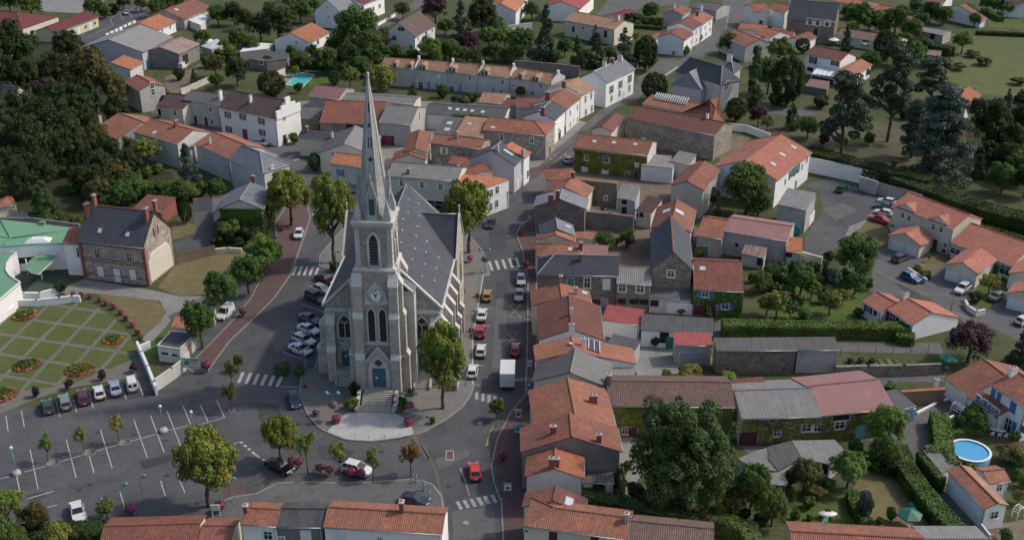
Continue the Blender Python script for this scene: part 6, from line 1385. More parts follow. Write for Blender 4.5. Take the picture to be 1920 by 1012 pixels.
gwall('cream wall ending the staff car park',[(195,395),(300,425)],1.8,.25,W_CR)
gwall('tall pale concrete wall below the park hedge',[(520,-24),(610,2)],3.0,.25,CONC)
gwall('stained concrete wall behind the salmon-roofed houses',[(612,6),(720,38),(910,78),(1150,160),(1429,230),(1600,262)],2.6,.25,CONC,mat('red_coping',(.2,.1,.09)))
Z('a3');gwall('white rendered park wall beside the staff car park',[(228,880),(420,918),(612,962)],3.4,.3,W_WH,CONC)
Z('a2');gwall('long white wall with maroon foot below the mansion garden',[(1205,690),(1310,700),(1440,748)],1.8,.3,W_WH,W_LI)
gwall('blackened high wall behind the tan terrace',[(15,340),(190,352),(375,372)],3.4,.3,W_DK)
gwall('pinkish garden wall behind the tall pine',[(-20,145),(110,130)],2.0,.3,W_PS)
Z('a1');gwall('white street wall with dark red coping by the back street',[(660,138),(775,74)],1.2,.3,W_WH,BRICK)
Z('a0')
for i in range(7):
 x,y=590+i*25,192-i*11.5
 gwall('white painted wall panel along the back road',[(x,y),(x+15,y-7)],1.3,.25,W_WH,group='white wall panels along the back road')
gwall('pale stone yard wall below the rusty shed',[(745,385),(840,330),(900,320)],2.0,.3,W_PS)
gwall('long garden wall beside the earth drive',[(1010,500),(1100,460),(1180,425)],1.6,.3,W_PS)
Z('r')
r1=H('salmon_roofed_house','cream two-storey house with salmon roof and two gabled wall dormers',(60,206),(583,410),(200,92),(696,271),5.6,.42,ends='hg',wall=W_CR,roof=T_PINK,wins=[(150,292,'w',.9,1.2),(206,317,'w',.9,1.2),(416,392,'w',.9,1.2),(482,414,'w',.9,1.2),(62,382,'w',1,1),(518,550,'w',.9,1),(432,530,'dr',1,2.1)])
for s in(.22,.76):add_dormer(r1,s,1.9,W_CR,T_PINK,.35,2.4)
H('twin_garage','cream twin garage with salmon gabled roof in front of the two-storey house',(308,553),(421,489),(192,440),(302,372),2.8,.42,wall=W_CR,roof=T_PINK,cat='garage',wins=[(110,545,'gw',2.3,1.9),(222,590,'gw',2.3,1.9)])
H('salmon_bungalow','long bungalow with wide salmon roof behind the second twin garage',(565,532),(1096,724),(700,352),(1202,508),3.0,.42,wall=W_CR,roof=T_PINK,wins=[(605,602,'W',2.2,1.2),(962,740,'dg',1,2),(1035,765,'W',2.2,1.8)])
H('twin_garage','cream twin garage with salmon roof joined to the long bungalow',(802,798),(966,673),(684,682),(900,530),3.0,.42,wall=W_CR,roof=T_PINK,cat='garage',wins=[(580,785,'gw',2.3,1.9),(722,832,'gw',2.3,1.9)])
H('edge_garage','salmon-roofed garage cut by the picture edge above the clipped round tree',(1060,790),(1192,612),(1200,838),(1330,664),3.0,.42,wall=W_CR,roof=T_PINK,cat='garage',wins=[(1120,858,'gw',2.3,1.9)])
H('edge_garage','salmon-roofed garage cut by the picture edge below the clipped round tree',(1045,958),(1120,872),(1200,952),(1272,866),2.9,.42,wall=W_CR,roof=T_PINK,cat='garage',wins=[(1150,1030,'gw',3.2,2)])
Z('q')
H('red_shuttered_bungalow','white bungalow with brownish orange roof and dark red shutters behind the clipped hedge',(520,332),(930,579),(860,156),(1420,490),3.0,.36,back=1.7,wall=W_WH,roof=T_PINK,wins=[(545,460,'cm',.8,2),(622,482,'Sm',1.4,2),(815,605,'sm',1,1.3)],chim=[(822,145,1.0,.7,WHITE)])
H('bungalow_wing','lower wing of the red-shuttered bungalow with the same brownish orange roof',(130,206),(426,379),(346,40),(642,216),2.8,.36,wall=W_WH,roof=T_PINK,cat='house wing',wins=[(238,330,'sm',.9,1.2),(346,392,'o',.7,1)])
L_IVYY=leafmat('ivy_yellowing',(.19,.23,.025),(.27,.29,.04),(.22,.18,.035))
L_IVYD=leafmat('ivy_dark',(.035,.06,.015),(.06,.09,.022),(.05,.07,.018))
L_IVYG=leafmat('ivy_green',(.085,.16,.025),(.13,.21,.04),(.11,.15,.03))
ivy(iv,L_IVYY,'f',75,zmax=.9);ivy(iv2,L_IVYG,'l',90,.34);ivy(iv2,L_IVYG,'f',40,.34);ivy(iv3,L_IVYG,'fr',70);ivy(iv4,L_IVYY,'f',60,zmax=.98);ivy(iv5,L_IVYY,'f',45,zmax=.9);ivy(iv6,L_IVYY,'f',50,zmax=.95)
def T(kind,x,yc,r,label,group=None,sq=1.0,**k):return tree(kind,x,yc+r*sq,yc-r*1.05*sq,2*r,label,group=group,**k)
WOODG='crowded dark trees of the wood beside the town hall'
Z('a0')
T('dark',95,300,165,'huge dark tree filling the edge of the wood below the school hall',sq=1.15)
T('dark',-30,270,150,'dark tree half out of the picture under the maroon school roof',sq=1.1)
T('dark',395,265,100,'round dark tree in front of the yellow classroom block')
T('brown',545,440,165,'tall olive-brown tree towering beside the orange stone-house roof',sq=1.2)
T('brown',640,500,90,'olive-brown tree hugging the wall of the salmon-tiled stone house',sq=1.15)
T('purple',270,510,85,'dark red-leaved tree deep inside the wood')
T('dark',430,600,120,'dark tree between the red-leaved tree and the orange-roofed row',sq=1.1)
T('dark',300,690,165,'very dark broad tree in the middle of the wood',sq=1.05)
T('pine',40,720,110,'bare-trunked pine leaning at the edge below the blue slate house',sq=1.7)
for x,y,r in((150,640,110),(180,800,120),(480,680,80),(250,560,70),(60,560,80)):T('dark',x,y,r*1.15,'crowded dark broadleaf tree of the wood beside the town hall',WOODG,sq=1.2)
T('dark',385,850,120,'dark-green tree at the sunny side of the wood',sq=1.05)
T('dark',255,960,110,'bushy green tree above the little tiled pavilion',sq=1.1)
T('brown',555,790,95,'olive tree beside the tall end chimney of the orange-roofed row',sq=1.05)
T('dark',560,930,105,'green tree on the wood slope below the palm')
T('small',705,800,40,'small palm-like tree at the corner of the orange-roofed row',sq=1.3)
T('smallo',825,860,85,'olive-green rounded tree against the grey row house wall')
T('brown',660,970,85,'drooping olive shrub tree on the slope behind the stone town house')
T('blue',1068,955,122,'blue-green conifer in front of the pale row house',sq=1.25)
T('dark',90,930,110,'dark tree above the tiled pavilion roof')
T('dark',470,990,80,'dark tree at the foot of the wood near the stone town house')
T('shrubd',910,550,62,'dark bushes beside the windowed gable of the stone house',sq=.8)
T('mid',180,30,75,'broad tree in the school yard')
T('dark',60,10,60,'dark tree at the far corner of the school yard')
T('mid',530,35,65,'green tree between the school yard and the bays of the back road')
T('dark',690,12,45,'dark tree at the top of the back road')
for i,x in enumerate((590,640,790,830,880,935,990)):T(('shrub','shrubd','brown','sapy','mid','mid','dark')[i],x,(60,45,30,35,45,20,15)[i],(45,40,40,30,55,50,45)[i],('low green bush along the back road bays','dark low bush at the end of the back road bays','thin brownish tree by the back road','thin yellowing tree where the back road tops out','leafy tree above the long tiled house','leafy tree at the top edge over the long tiled house','dark tree at the top edge behind the long tiled house')[i])
T('mid',1222,85,62,'round green tree behind the white lean-to garden roof')
T('dark',1310,75,60,'dark tall tree beside the maroon garden roofs',sq=1.2)
T('dark',1370,110,60,'dark bushy tree beside the garden path')
T('small',1135,215,50,'palm-leaved shrub tree behind the rusty shed')
T('mid',1330,215,60,'rounded green tree in the kitchen garden')
T('conifer',1090,430,38,'little dark conifer beside the earth drive',sq=1.2)
T('brown',1210,370,65,'brownish tree behind the dark-roofed terraced house')
T('dark',1330,400,75,'dark leafy tree behind the manor chimney',sq=1.1)
T('small',1215,460,48,'small palm beside the garden wall of the terrace')
T('smallo',1290,300,40,'russet garden tree near the flat grey shed')
T('mid',1405,250,55,'garden tree next to the flat-roofed grey shed')
T('shrub',1160,340,40,'green shrubs behind the open rusty shed');T('shrub',1250,250,40,'green shrubs in the garden above the earth drive')
T('shrubl',1110,290,30,'pale shrub next to the rusty roof');T('shrubd',1000,410,40,'dark bush on the stone yard wall')
Z('a1')
T('dark',130,140,110,'wide dark tree beside the white garden house gable');T('dark',30,150,80,'dark tree next to the white flat awning')
T('mid',250,60,70,'dense garden trees at the back of the grey slate gable');T('mid',90,60,55,'green tree at the top edge by the garden sheds');T('light',210,15,60,'bright green tree at the top edge beside the slate gable')
T('mid',565,175,150,'big broad leafy tree between the white houses')
T('mid',660,250,75,'leafy tree just below the big broad tree');T('light',725,215,60,'light green tree against the wide-gabled white house')
T('dark',520,320,85,'dark tree over the pool garden hedge');T('mid',400,335,80,'green tree beyond the turquoise pool');T('mid',640,300,60,'green tree behind the spire tip')
T('brown',690,240,55,'brownish thin tree under the big broad tree')
T('ball',440,435,40,'rounded green bush on the pool lawn',name='clipped_bush',cat='bush');T('balldark',92,470,88,'dense dark round tree beside the manor roof',sq=.8)
T('smallo',690,455,95,'airy olive tree right behind the spire tip');T('smallo',530,440,60,'loose olive tree by the television mast')
T('smallo',740,440,65,'airy olive tree at the leafy end of the terrace');T('cone',877,500,36,'small green cypress bush before the terrace');T('ball',1043,510,38,'round bush before the blue door of the terrace',name='clipped_bush',cat='bush')
for i,(x,y,r)in enumerate(((1120,560,45),(1165,565,40),(1215,540,42))):T(('shrubb','shrub','shrubd')[i],x,y,r,('silvery garden plants before the terrace','green garden plants before the terrace','dark bush beside the tan garage')[i],sq=.7)
T('blue',1150,120,105,'large blue-green conifer at the top beside the purple tree',sq=1.15);T('dark',1262,95,95,'tall dark tree at the top behind the purple tree',sq=1.2)
T('purple',1000,50,85,'dark purple tree by the back street');T('purple',1188,245,68,'purple-leaved tree among green garden trees')
T('light',975,285,75,'yellow-green tree beside the wide-gabled white house');T('mid',1085,280,68,'green tree in front of the blue-green conifer');T('mid',1215,315,58,'green tree behind the terrace roofs');T('light',1300,215,62,'bright green tree above the purple-leaved one');T('light',1390,215,68,'yellow-green tree beside the tall pine');T('mid',1330,290,55,'green bush tree over the terrace chimneys')
T('conifer',870,290,36,'small dark conifer below the wide-gabled house');T('mid',780,290,45,'green bush under the wide gable')
T('brown',820,60,52,'olive tree at the bend of the back street');T('shrub',200,285,40,'pale shrub in front of the white garden house');T('mid',310,290,45,'green tree at the corner of the white garden house');T('mid',260,340,60,'bright hedge-like tree over the pool')
T('shrubd',195,240,30,'dark shrub under the gable of the white garden house');T('ball',330,905,40,'round dark bush between the cream gables',name='clipped_bush',cat='bush',sq=1.3);T('shrub',215,770,35,'green bush at the manor glass lean-to');T('smallo',220,400,30,'thin shrub at the pool edge');T('shrubd',240,490,30,'dark bush at the pool corner')
T('shrub',70,340,40,'climbing shrub on the grey flat-roofed shed');T('mid',700,350,50,'low tree behind the terrace end');T('mid',590,370,60,'dense tree over the pool lawn hedge');T('shrub',480,520,38,'shrubs above the mauve barn roof')
Z('a2')
T('mid',55,235,85,'leafy green tree at the foot of the tall dark pine');T('conifer',190,190,95,'tall dark ragged pine above the tan terrace',sq=1.7)
T('mid',292,265,55,'olive-green tree between two conifers');T('cone',365,285,52,'dark pointed cypress before the tan-roofed cream house',sq=1.6)
T('blue',462,195,42,'blue conifer top before the cream house wall',sq=1.3);T('conifer',470,280,78,'dense green conifer in the row below the cream house',sq=1.25);T('conifer',620,285,105,'broad layered conifer behind the light slate balcony house',sq=1.2)
T('balldark',742,300,78,'smooth dark egg-shaped tree beside the upper street',sq=1.25);T('cone',640,170,38,'slim green cypress behind the cream house',sq=1.3);T('sapy',690,215,34,'bright yellow bush against the dark egg-shaped tree')
T('mid',770,65,55,'bushy tree by the vegetable plots');T('shrub',730,110,45,'leafy crop bushes in the vegetable plots',sq=.6);T('shrubd',650,95,35,'dark bush by the dark red outbuilding');T('shrub',800,120,40,'green bushes at the end of the vegetable plots',sq=.7)
T('balldark',793,485,84,'round dark tree in front of the mansion wing',sq=.95)
T('mid',1200,240,62,'dark ivy-like tree at the ivy-covered house end');T('shrub',1265,265,50,'green shrubs along the ivy-covered house wall')
T('poplar',1340,440,55,'tall narrow poplar beside the mansion',sq=3.2);T('ball',1140,540,42,'green bush in the corner of the mansion walls',sq=1.1,name='clipped_bush',cat='bush')
T('balldark',1245,615,66,'dark bush below the mansion, beside the poplar foot');T('purple',1372,650,58,'brownish purple bush tree near the poplar foot');T('mid',1425,420,90,'olive tree between the poplar and the dense round tree',sq=1.2);T('light',1420,690,45,'light green shrub behind the park wall')
T('small',45,520,34,'small leafy tree before the street-end row house');T('small',130,525,30,'small leafy tree at the street-end row house wall')
T('shrub',75,655,35,'clipped green bush on the flat roof terrace',sq=.5);T('smallo',1330,930,90,'tree top touching the salmon park-side roof')
T('mid',110,60,55,'dark tree between two white houses at the top')
Z('a3')
T('balldark',100,450,108,'dense dark rounded tree left of the white awning house'.replace('left of','beside'),sq=1.3);T('light',60,290,85,'yellow-green tree above the dense dark rounded tree')
T('pine',400,640,178,'tall park pine nearest the hedge with open branches',sq=1.4);T('pine',665,520,155,'tall park pine beside the earth path',sq=1.75)
T('pine',900,450,140,'dark pine behind the blue cedar',sq=1.0);T('cedar',935,740,260,'enormous blue cedar spreading over the park',sq=1.0);T('cedar',800,720,120,'blue cedar limb tree beside the enormous cedar',sq=1.35)
T('dark',1215,690,120,'dark park tree beyond the enormous cedar',sq=1.3);T('conifer',1310,610,70,'dark pointed conifer in the park corner',sq=1.6);T('dark',1405,680,90,'dark tree at the edge of the park',sq=1.2)
T('cone',1170,915,52,'dark cypress at the foot of the enormous cedar',sq=1.5);T('cone',130,650,62,'bright green cone-shaped conifer on the park drive',sq=1.15);T('mid',220,710,66,'bushy tree beside the cone-shaped conifer')
T('mid',500,90,85,'garden tree beside the big slate stone house');T('light',600,115,60,'light green garden tree below the top bungalows');T('mid',705,115,80,'garden tree above the long brown house');T('mid',790,170,70,'green bushes tree by the long grey shed')
T('dark',900,65,62,'dark bushy tree at the top by the orange bungalow');T('mid',975,85,55,'leafy tree beside the dark one at the top');T('mid',820,35,45,'small garden tree at the top between orange roofs')
T('balldark',650,250,80,'dark rounded tree at the end of the long brown house');T('mid',700,290,75,'olive tree behind the tall park pine');T('light',810,310,70,'light green tree beside the rusty roof shed',sq=1.1)
T('conifer',430,215,52,'straight dark conifer beside the white garden chairs',sq=1.5);T('balldark',190,255,46,'clipped dark round bush by the small orange roofs',sq=.9,name='clipped_bush',cat='bush')
T('light',1080,240,62,'green tree where the field meets the meadow');T('light',1335,55,42,'bright green tree at the vegetable field');T('mid',1150,110,40,'round bush beside the orange-edged barn')
for x,y,r in((1200,340,60),(1060,370,55),(1140,300,50),(1400,450,55)):T('shrubo',x,y,r,'olive scrub bush in the rough meadow','olive scrub bushes in the rough meadow',sq=.4)
T('mid',1385,930,105,'broad dark green tree at the park corner below the cypress',sq=.9);T('mid',1300,990,90,'green tree above the stained concrete wall')
T('dark',1420,560,60,'dark tree at the picture edge by the meadow');T('shruby',430,790,22,'yellow flowering bush on the oval lawn');T('shrubp',310,770,40,'purple bush at the pine foot');T('shruby',705,910,20,'small yellow bush beside the park hedge')
T('shrub',560,770,40,'low bushes by the park path');T('light',1120,60,40,'pale tree among top gardens')
T('mid',1280,35,45,'bushy tree by the far lawns');T('mid',1220,20,45,'dark bush at the top by lawns')
Z('b0')
T('cone',260,110,112,'dense dark-green tree behind the town hall roof',sq=.95);T('mid',60,40,70,'dark bush above the tiled pavilion');T('brown',560,60,80,'olive trees on the slope behind the brick chimneys');T('mid',690,70,75,'light olive tree above the brown carport');T('mid',760,30,85,'green tree behind the brown carport')
T('balldark',1040,175,42,'clipped dark egg-shaped bush beside the drive',sq=1.4,name='clipped_bush',cat='bush');T('shrub',420,210,44,'hedge bush behind the town hall',sq=.6)
T('mid',1020,60,110,'spreading green tree behind the clipped egg-shaped bush',sq=.7);T('mid',1210,40,60,'green tree beside the old ivy house wing')
T('small',1245,620,110,'broad street tree over the parked white van',sq=1.05,cat='tree');T('small',1390,520,105,'street tree at the corner of the dry lawn',sq=1.05);T('light',1480,420,110,'street tree nearest the pavement end at the ivy house',sq=1.0);T('small',1130,800,100,'street tree shading the public toilet',sq=1.35)
T('shrubd',340,590,40,'dark bush beside the curved white wall',sq=.9);T('shrubd',1300,130,60,'dark bush at the foot of the ivy-clad house',sq=1.0);T('shrub',1290,270,90,'tangle of green bushes before the ivy-clad house',sq=.7);T('shrubd',1420,300,60,'dark green bush at the ivy-clad house corner')
Z('b1')
T('plane',200,95,145,'broad street tree with olive leaves by the west street',sq=1.05);T('plane',440,215,145,'large turning plane tree beside the church spire',sq=1.65);T('plane',1190,200,145,'round turning tree at the church transept',sq=1.38);T('plane',1045,1040,149,'turning plane tree before the church side door',sq=1.55)
T('light',60,390,105,'light green street tree by the white car on the red pavement');T('shrub',440,470,40,'clipped bush by the zebra crossing at the church',sq=.8)
Z('c1')
T('plane',140,450,104,'pointed turning tree beside the black car',sq=1.3)
T('sapl',290,520,68,'thin yellow-green young tree in the square beside the black car',sq=1.75);T('sapo',470,555,66,'thin olive young tree beside the white hatchback',sq=1.5);T('sapo',655,585,55,'slim young tree at the bonnet of the white hatchback',sq=1.7);T('sapr',865,560,72,'russet young tree at the corner of the square',sq=1.35)
T('shrub',150,50,62,'low green hedge bush by the church crossing',sq=.5);T('shrub',245,62,42,'smaller hedge bush at the lamp beside the church crossing',sq=.6)
T('shrubl',535,250,48,'leafy fern-like shrub beside the church steps',sq=.8);T('shrubd',552,180,36,'dark upright shrub against the tower foot',sq=1.4);T('shrub',820,255,42,'leafy shrub on the street side of the church steps',sq=1.1);T('shrubr' if 'shrubr' in KINDS else 'sapr',872,195,28,'reddish shrub at the tower foot',sq=1.2)
T('small',1345,285,48,'flower-filled shrub on the traffic island by the street',sq=1.2);T('shrub',985,345,22,'small green bush with a blue sign')
Z('c0')
T('plane',1170,620,184,'large round-crowned pointed tree on the car park corner',sq=1.12)
T('sapl',270,495,52,'young tree nearest the lamp at the car park edge',sq=1.55);T('sapy',470,450,50,'young tree with yellowing top in the middle of the bays',sq=1.5);T('sapy',665,390,54,'young yellow-green tree highest in the row of bays',sq=1.5)
T('smalll',598,840,58,'small bright green tree beside the white saloon',sq=.95);T('sapr',1295,215,52,'russet young tree by the west zebra crossing',sq=1.5);T('sapo',1295,80,52,'yellowing young tree behind the russet one',sq=1.5);T('small',1335,25,32,'dark little tree beside the yellowing young tree',sq=1.4)
for x,y,l in((205,185,'purple standard bush nearest the green car'),(388,140,'purple standard bush behind the two estate cars'),(572,92,'purple standard bush behind the white hatch'),(752,45,'purple standard bush behind the white van')):T('shrubp',x,y,27,l,cat='bush',name='standard_bush',sq=1.1)
T('light',60,850,110,'yellowing tree at the lower corner of the car park',sq=1.0);T('brown',215,900,95,'olive-brown tree at the lower corner of the car park');T('shruby',330,985,90,'yellow-green bush above the bottom hedge');T('mid',80,1000,90,'dark bush tree at the bottom corner');T('shrubd',500,985,55,'green bush ending the bottom hedge');T('shrubd',1310,970,35,'dark bush between the two bottom roofs')
Z('b2')
T('mid',520,330,62,'leafy tree in the dark courtyard by the pink sheet roof',sq=.8);T('mid',640,315,50,'young leafy tree in the dark courtyard',sq=1.1)
T('mid',1300,40,150,'broad olive tree before the salmon park-side house',sq=1.0);T('mid',1370,130,85,'dark green tree behind the pink sheet barn',sq=.85);T('shrubb',1120,80,45,'bluish bush by the gabled red house wall',sq=1.2)
T('shrubl',1050,390,38,'green bush between the little red house and the steep slate house',sq=.8);T('shrub',745,855,60,'leafy vine bush along the yard wall',sq=.6);T('shrubd',800,895,30,'dark potted bush at the yard wall');T('shrubl',945,720,32,'green weeds at the corrugated store',sq=.6);T('shrub',1090,745,26,'green weeds by the ivy house door')
T('smally',1420,690,62,'yellow-leaved tree in the garden behind the hedge');T('mid',1390,560,60,'green garden tree beside the blue-shuttered ivy house')
Z('b3')
T('mid',480,415,130,'big dense green tree on the edge of the cul-de-sac',sq=.95);T('shrub',60,525,70,'leafy green bush tree at the garden end');T('mid',180,550,85,'green tree in the long garden');T('shrubb',365,545,55,'silvery-leaved bush in the long garden',sq=1.2);T('cone',310,500,30,'slim dark conifer in the long garden',sq=2);T('light',240,600,52,'yellowish bush in the long garden')
T('smally',45,690,75,'yellow-brown tree at the hedge end of the long garden');T('smallo',340,680,66,'grey-olive tree in the long garden');T('mid',480,570,62,'green tree below the big dense one');T('shrub',560,570,36,'bush at the cul-de-sac kerb');T('small',120,720,50,'small green tree behind the hedge');T('shrub',200,740,50,'low bushes behind the hedge',sq=.6);T('smally',415,650,42,'yellowish shrub tree by the garden path');T('shrubo',340,420,45,'russet bushes beside the staff car park wall',sq=.7);T('shrubd',180,470,50,'dark undergrowth bush below the cream wall',sq=.7)
T('smally',1228,575,62,'clipped round tree before the bungalow',sq=.9,name='clipped_tree');T('shrubd',1160,645,48,'dark planting in the stone planter bed',sq=.7);T('shrub',880,520,42,'green bush behind the low wall of the front lawn',sq=.6);T('shrub',830,485,34,'small green bush at the front lawn corner',sq=.6);T('sapl',897,428,14,'tiny staked tree on the front lawn',sq=1.6);T('small',570,335,40,'small bush on the dry lawn by the red car',sq=.7)
T('purple',1115,900,135,'big purple-black plum tree beside the lane',sq=.8);T('conifer',1400,930,105,'dark ragged conifer at the picture edge',sq=1.0)
T('shrub',500,725,38,'green bushes at the bungalow garden path',sq=.6)
for i,x in enumerate((610,680,730)):T('shrub',x*.0+460+i*60,995,26,('leafy vegetable row by the kitchen garden wall','tall leafy row in the kitchen garden','dense leafy row at the kitchen garden end')[i],sq=.6)
Z('c2')
T('oak',945,540,335,'giant oak-like tree filling the yard behind the street houses',sq=.98);T('mid',1330,720,110,'tall loose tree beside the giant crown',sq=1.35);T('brown',1220,800,85,'olive tree under the giant crown');T('cone',600,665,48,'dark cypress by the slatted lean-to',sq=1.6);T('mid',1100,800,90,'green tree below the giant crown');T('light',1410,840,80,'bright green tree at the hedge corner',sq=1.2)
T('shruby',990,80,95,'tangled yellow-green bush behind the long brown roof',sq=.42);T('shrub',860,85,40,'bush behind the long brown roof',sq=.6);T('shrubd',470,735,60,'dark bushes under the slatted lean-to',sq=.7);T('shrubd',720,770,70,'dark undergrowth below the giant crown',sq=.6);T('shrub',640,600,34,'bush at the foot of the red street house');T('mid',900,800,80,'shaded green tree in front of the giant crown',sq=.7)
T('shrubl',1200,95,60,'green bushes at the foot of the long grey shed',sq=.4)
Z('c3')
T('brown',195,655,95,'loose olive tree beside the mossy sheds',sq=1.0);T('light',440,620,112,'round bright green tree with white blossoms on the lawn',sq=.9);T('light',640,405,120,'feathery tall tree before the creeper-grown workshop',sq=1.15);T('mid',645,520,95,'dark green tree at the hedge beginning',sq=.95);T('shrubb',530,815,62,'silvery round bush between the two lawns',sq=1.35);T('shrub',680,865,36,'small bush beside the green parasol',sq=1.2);T('balldark',665,600,50,'dark round bush on the dry lawn')
T('mid',1165,370,62,'green tree beside the round pool');T('shrubl',1150,300,68,'white-flowering bush at the villa terrace',sq=.8);T('shrub',1120,590,40,'palm-like plants at the pool edge',sq=.5);T('shruby',1370,540,100,'yellow-green bush bank beyond the pool',sq=.5);T('balldark',1240,345,28,'clipped bush on the villa corner');T('small',1365,450,34,'small tree on the red patio',sq=1.3);T('shrub',1320,990,45,'round bush in the gravel courtyard');T('shrubr' if 'shrubr' in KINDS else 'smallo',1390,775,40,'flower bush beside the cottage wing',sq=.9);T('shrub',1060,345,34,'bush at the white pergola');T('mid',20,830,95,'green tree at the lawn corner by the bottom hedge',sq=1.1);T('small',130,765,25,'dark little tree by the small shed',sq=1.3);T('shrub',480,500,60,'bush behind the mossy shed roof');T('shrubo',270,740,70,'shaded bushes between the garden trees',sq=.5);T('shrub',690,150,50,'bushes by the garden shelter',sq=.4);T('conifer',1420,20,70,'dark conifer edge above the villa roof')
for i,(x,y)in enumerate(((230,885),(330,855),(560,905),(620,900))):T('shrub',x,y,26,'low flower-bed shrub above the bottom roof','low flower-bed shrubs above the bottom roof',sq=.7)
Z('a3');hedge('long dark park hedge above the white wall',[(255,835),(420,880),(600,925),(780,965),(870,985)],4.5,4.0,L_DARK)
Z('b3');hedge('dark hedge continuing behind the salmon-roofed houses',[(760,-20),(960,55),(1150,120),(1429,195),(1560,230)],5.0,3.5,L_DARK)
hedge('thick clipped hedge along the lane before the long garden',[(-215,790),(0,795),(200,800),(470,800)],2.6,2.2,L_IVYG,dens=60)
hedge('thick clipped hedge along the lane before the red-shuttered bungalow',[(500,800),(740,805)],2.6,2.2,L_IVYG,dens=60)
hedge('low hedge strip at the bungalow gable',[(745,850),(790,855)],2.0,1.6,L_IVYG)
hedge('low hedge below the concrete wall behind the bungalow',[(1160,235),(1300,270),(1429,310)],1.6,1.2,L_MID)
Z('c2');hedge('bright clipped hedge bending at the bottom beside the weathered roof',[(1130,880),(1220,905),(1320,940),(1345,1010)],2.2,1.8,L_LIGHT,dens=60)
hedge('dark creeper-topped boundary hedge below the giant crown',[(420,745),(620,800),(800,840),(1000,870)],2.2,1.6,L_MID)
Z('c3');hedge('tall clipped hedge running down the lane',[(735,500),(770,590),(830,680),(900,770),(960,840),(1030,915)],2.4,2.0,L_MID,dens=50)
hedge('clipped hedge beside the round pool',[(960,320),(975,400),(980,470)],2.4,2.0,L_IVYG,dens=60)
hedge('leafy hedge wall around the flat-roofed pool store',[(858,530),(905,590),(965,660)],1.0,2.2,L_MID,dens=50)
hedge('green mat of climbers on the pool store edge',[(905,500),(1000,500),(1040,570)],1.4,2.6,L_LIGHT)
hedge('unruly hedge between the two lawns',[(480,750),(500,820),(545,890)],1.6,1.3,L_MID)
Z('c0');hedge('dark hedge along the bottom edge of the car park',[(-60,985),(150,965),(350,950),(560,945)],3.0,1.8,L_DARK)
Z('a2');hedge('hedge behind the vegetable plots',[(640,135),(830,150)],1.2,1.2,L_MID)
Z('a1');hedge('tall hedge between the pool lawn and the big trees',[(215,330),(330,335),(520,350)],2.5,2.6,L_CYP)
hedge('garden hedge before the wide-gabled white house',[(740,290),(900,310),(1040,320)],2.2,2.0,L_MID)
hedge('vine trailing over the dark shed roof edge',[(1110,640),(1200,645),(1290,652)],1.0,4.3,L_MID)
Z('a3');hedge('dark field hedge beyond the long grey shed',[(720,215),(860,235),(1010,265)],3.0,2.6,L_DARK)
hedge('row hedge in the far vegetable field',[(1210,50),(1300,95)],2.0,1.6,L_MID)
hedge('low hedge closing the green field',[(1180,175),(1429,185)],2.0,1.2,L_DARK)
Z('a0');hedge('hedge along the garden path behind the rusty shed',[(1130,240),(1240,290),(1330,330)],2.0,1.8,L_MID)
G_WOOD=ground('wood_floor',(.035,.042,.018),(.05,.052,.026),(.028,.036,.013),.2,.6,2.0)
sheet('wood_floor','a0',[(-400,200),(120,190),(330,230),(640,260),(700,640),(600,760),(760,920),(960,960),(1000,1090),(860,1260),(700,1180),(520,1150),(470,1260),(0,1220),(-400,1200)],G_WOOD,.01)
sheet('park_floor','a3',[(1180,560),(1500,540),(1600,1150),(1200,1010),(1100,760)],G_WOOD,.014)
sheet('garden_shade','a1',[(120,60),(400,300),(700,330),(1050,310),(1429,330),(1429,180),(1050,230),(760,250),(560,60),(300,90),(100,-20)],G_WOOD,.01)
Z('a0')
for x,y,r in((20,420,110),(170,440,95),(330,420,95),(-40,560,100),(340,590,90),(120,720,100),(400,760,95),(20,840,90),(210,880,90),(330,790,85),(480,850,80),(140,1000,80),(20,1000,70),(620,860,75),(730,930,70),(560,1010,70),(660,620,70),(480,560,90)):T('dark',x,y,r*1.15,'crowded dark broadleaf tree of the wood beside the town hall',WOODG,sq=1.2)
for x,y,r in((700,880,50),(760,980,55),(820,960,45),(880,940,40),(620,1030,55),(500,1060,55),(420,1040,55)):T('shrub',x,y,r,'green shrub on the slope below the orange-roofed row','green shrubs on the slope below the orange-roofed row',sq=.75)
Z('a3')
for x,y,r in((1270,780,85),(1350,800,85),(1420,800,80),(1220,880,70),(1330,890,80),(1430,1010,70),(1160,620,60),(1440,600,60)):T('dark',x,y,r*1.15,'dark crowded tree in the far corner of the park','dark crowded trees in the far park corner',sq=1.15)
for x,y,r in((450,60,55),(560,130,50),(650,90,50),(740,60,40),(560,60,40),(850,110,50),(640,160,45),(760,220,50),(560,330,60),(530,400,45),(20,240,50),(470,160,40),(880,250,45)):T('mid',x,y,r,'small leafy tree among the gardens behind the awning house','small leafy trees among the gardens behind the awning house',sq=.85)
for x,y,r in((960,560,60),(1020,640,60),(760,620,60),(540,560,60),(300,560,60),(40,560,60)):T('shrubd',x,y,r,'dark shrub filling the park floor','dark shrubs on the park floor',sq=.7)
Z('a1')
for x,y,r in((330,215,45),(440,250,55),(470,90,50),(180,90,60),(330,30,40),(500,380,50),(880,310,45),(1010,330,45),(1150,300,50),(1280,300,45),(1400,300,50),(1330,130,60),(1060,150,55),(740,300,45),(620,390,50),(450,380,45),(930,230,40)):T('mid',x,y,r,'leafy garden tree in the green belt above the spire','leafy garden trees in the green belt above the spire',sq=.9)
Z('a2')
for x,y,r in((20,300,60),(120,310,50),(240,310,45),(540,300,50),(410,310,45),(660,330,45)):T('mid',x,y,r,'low leafy tree under the row of conifers','low leafy trees under the row of conifers',sq=.85)
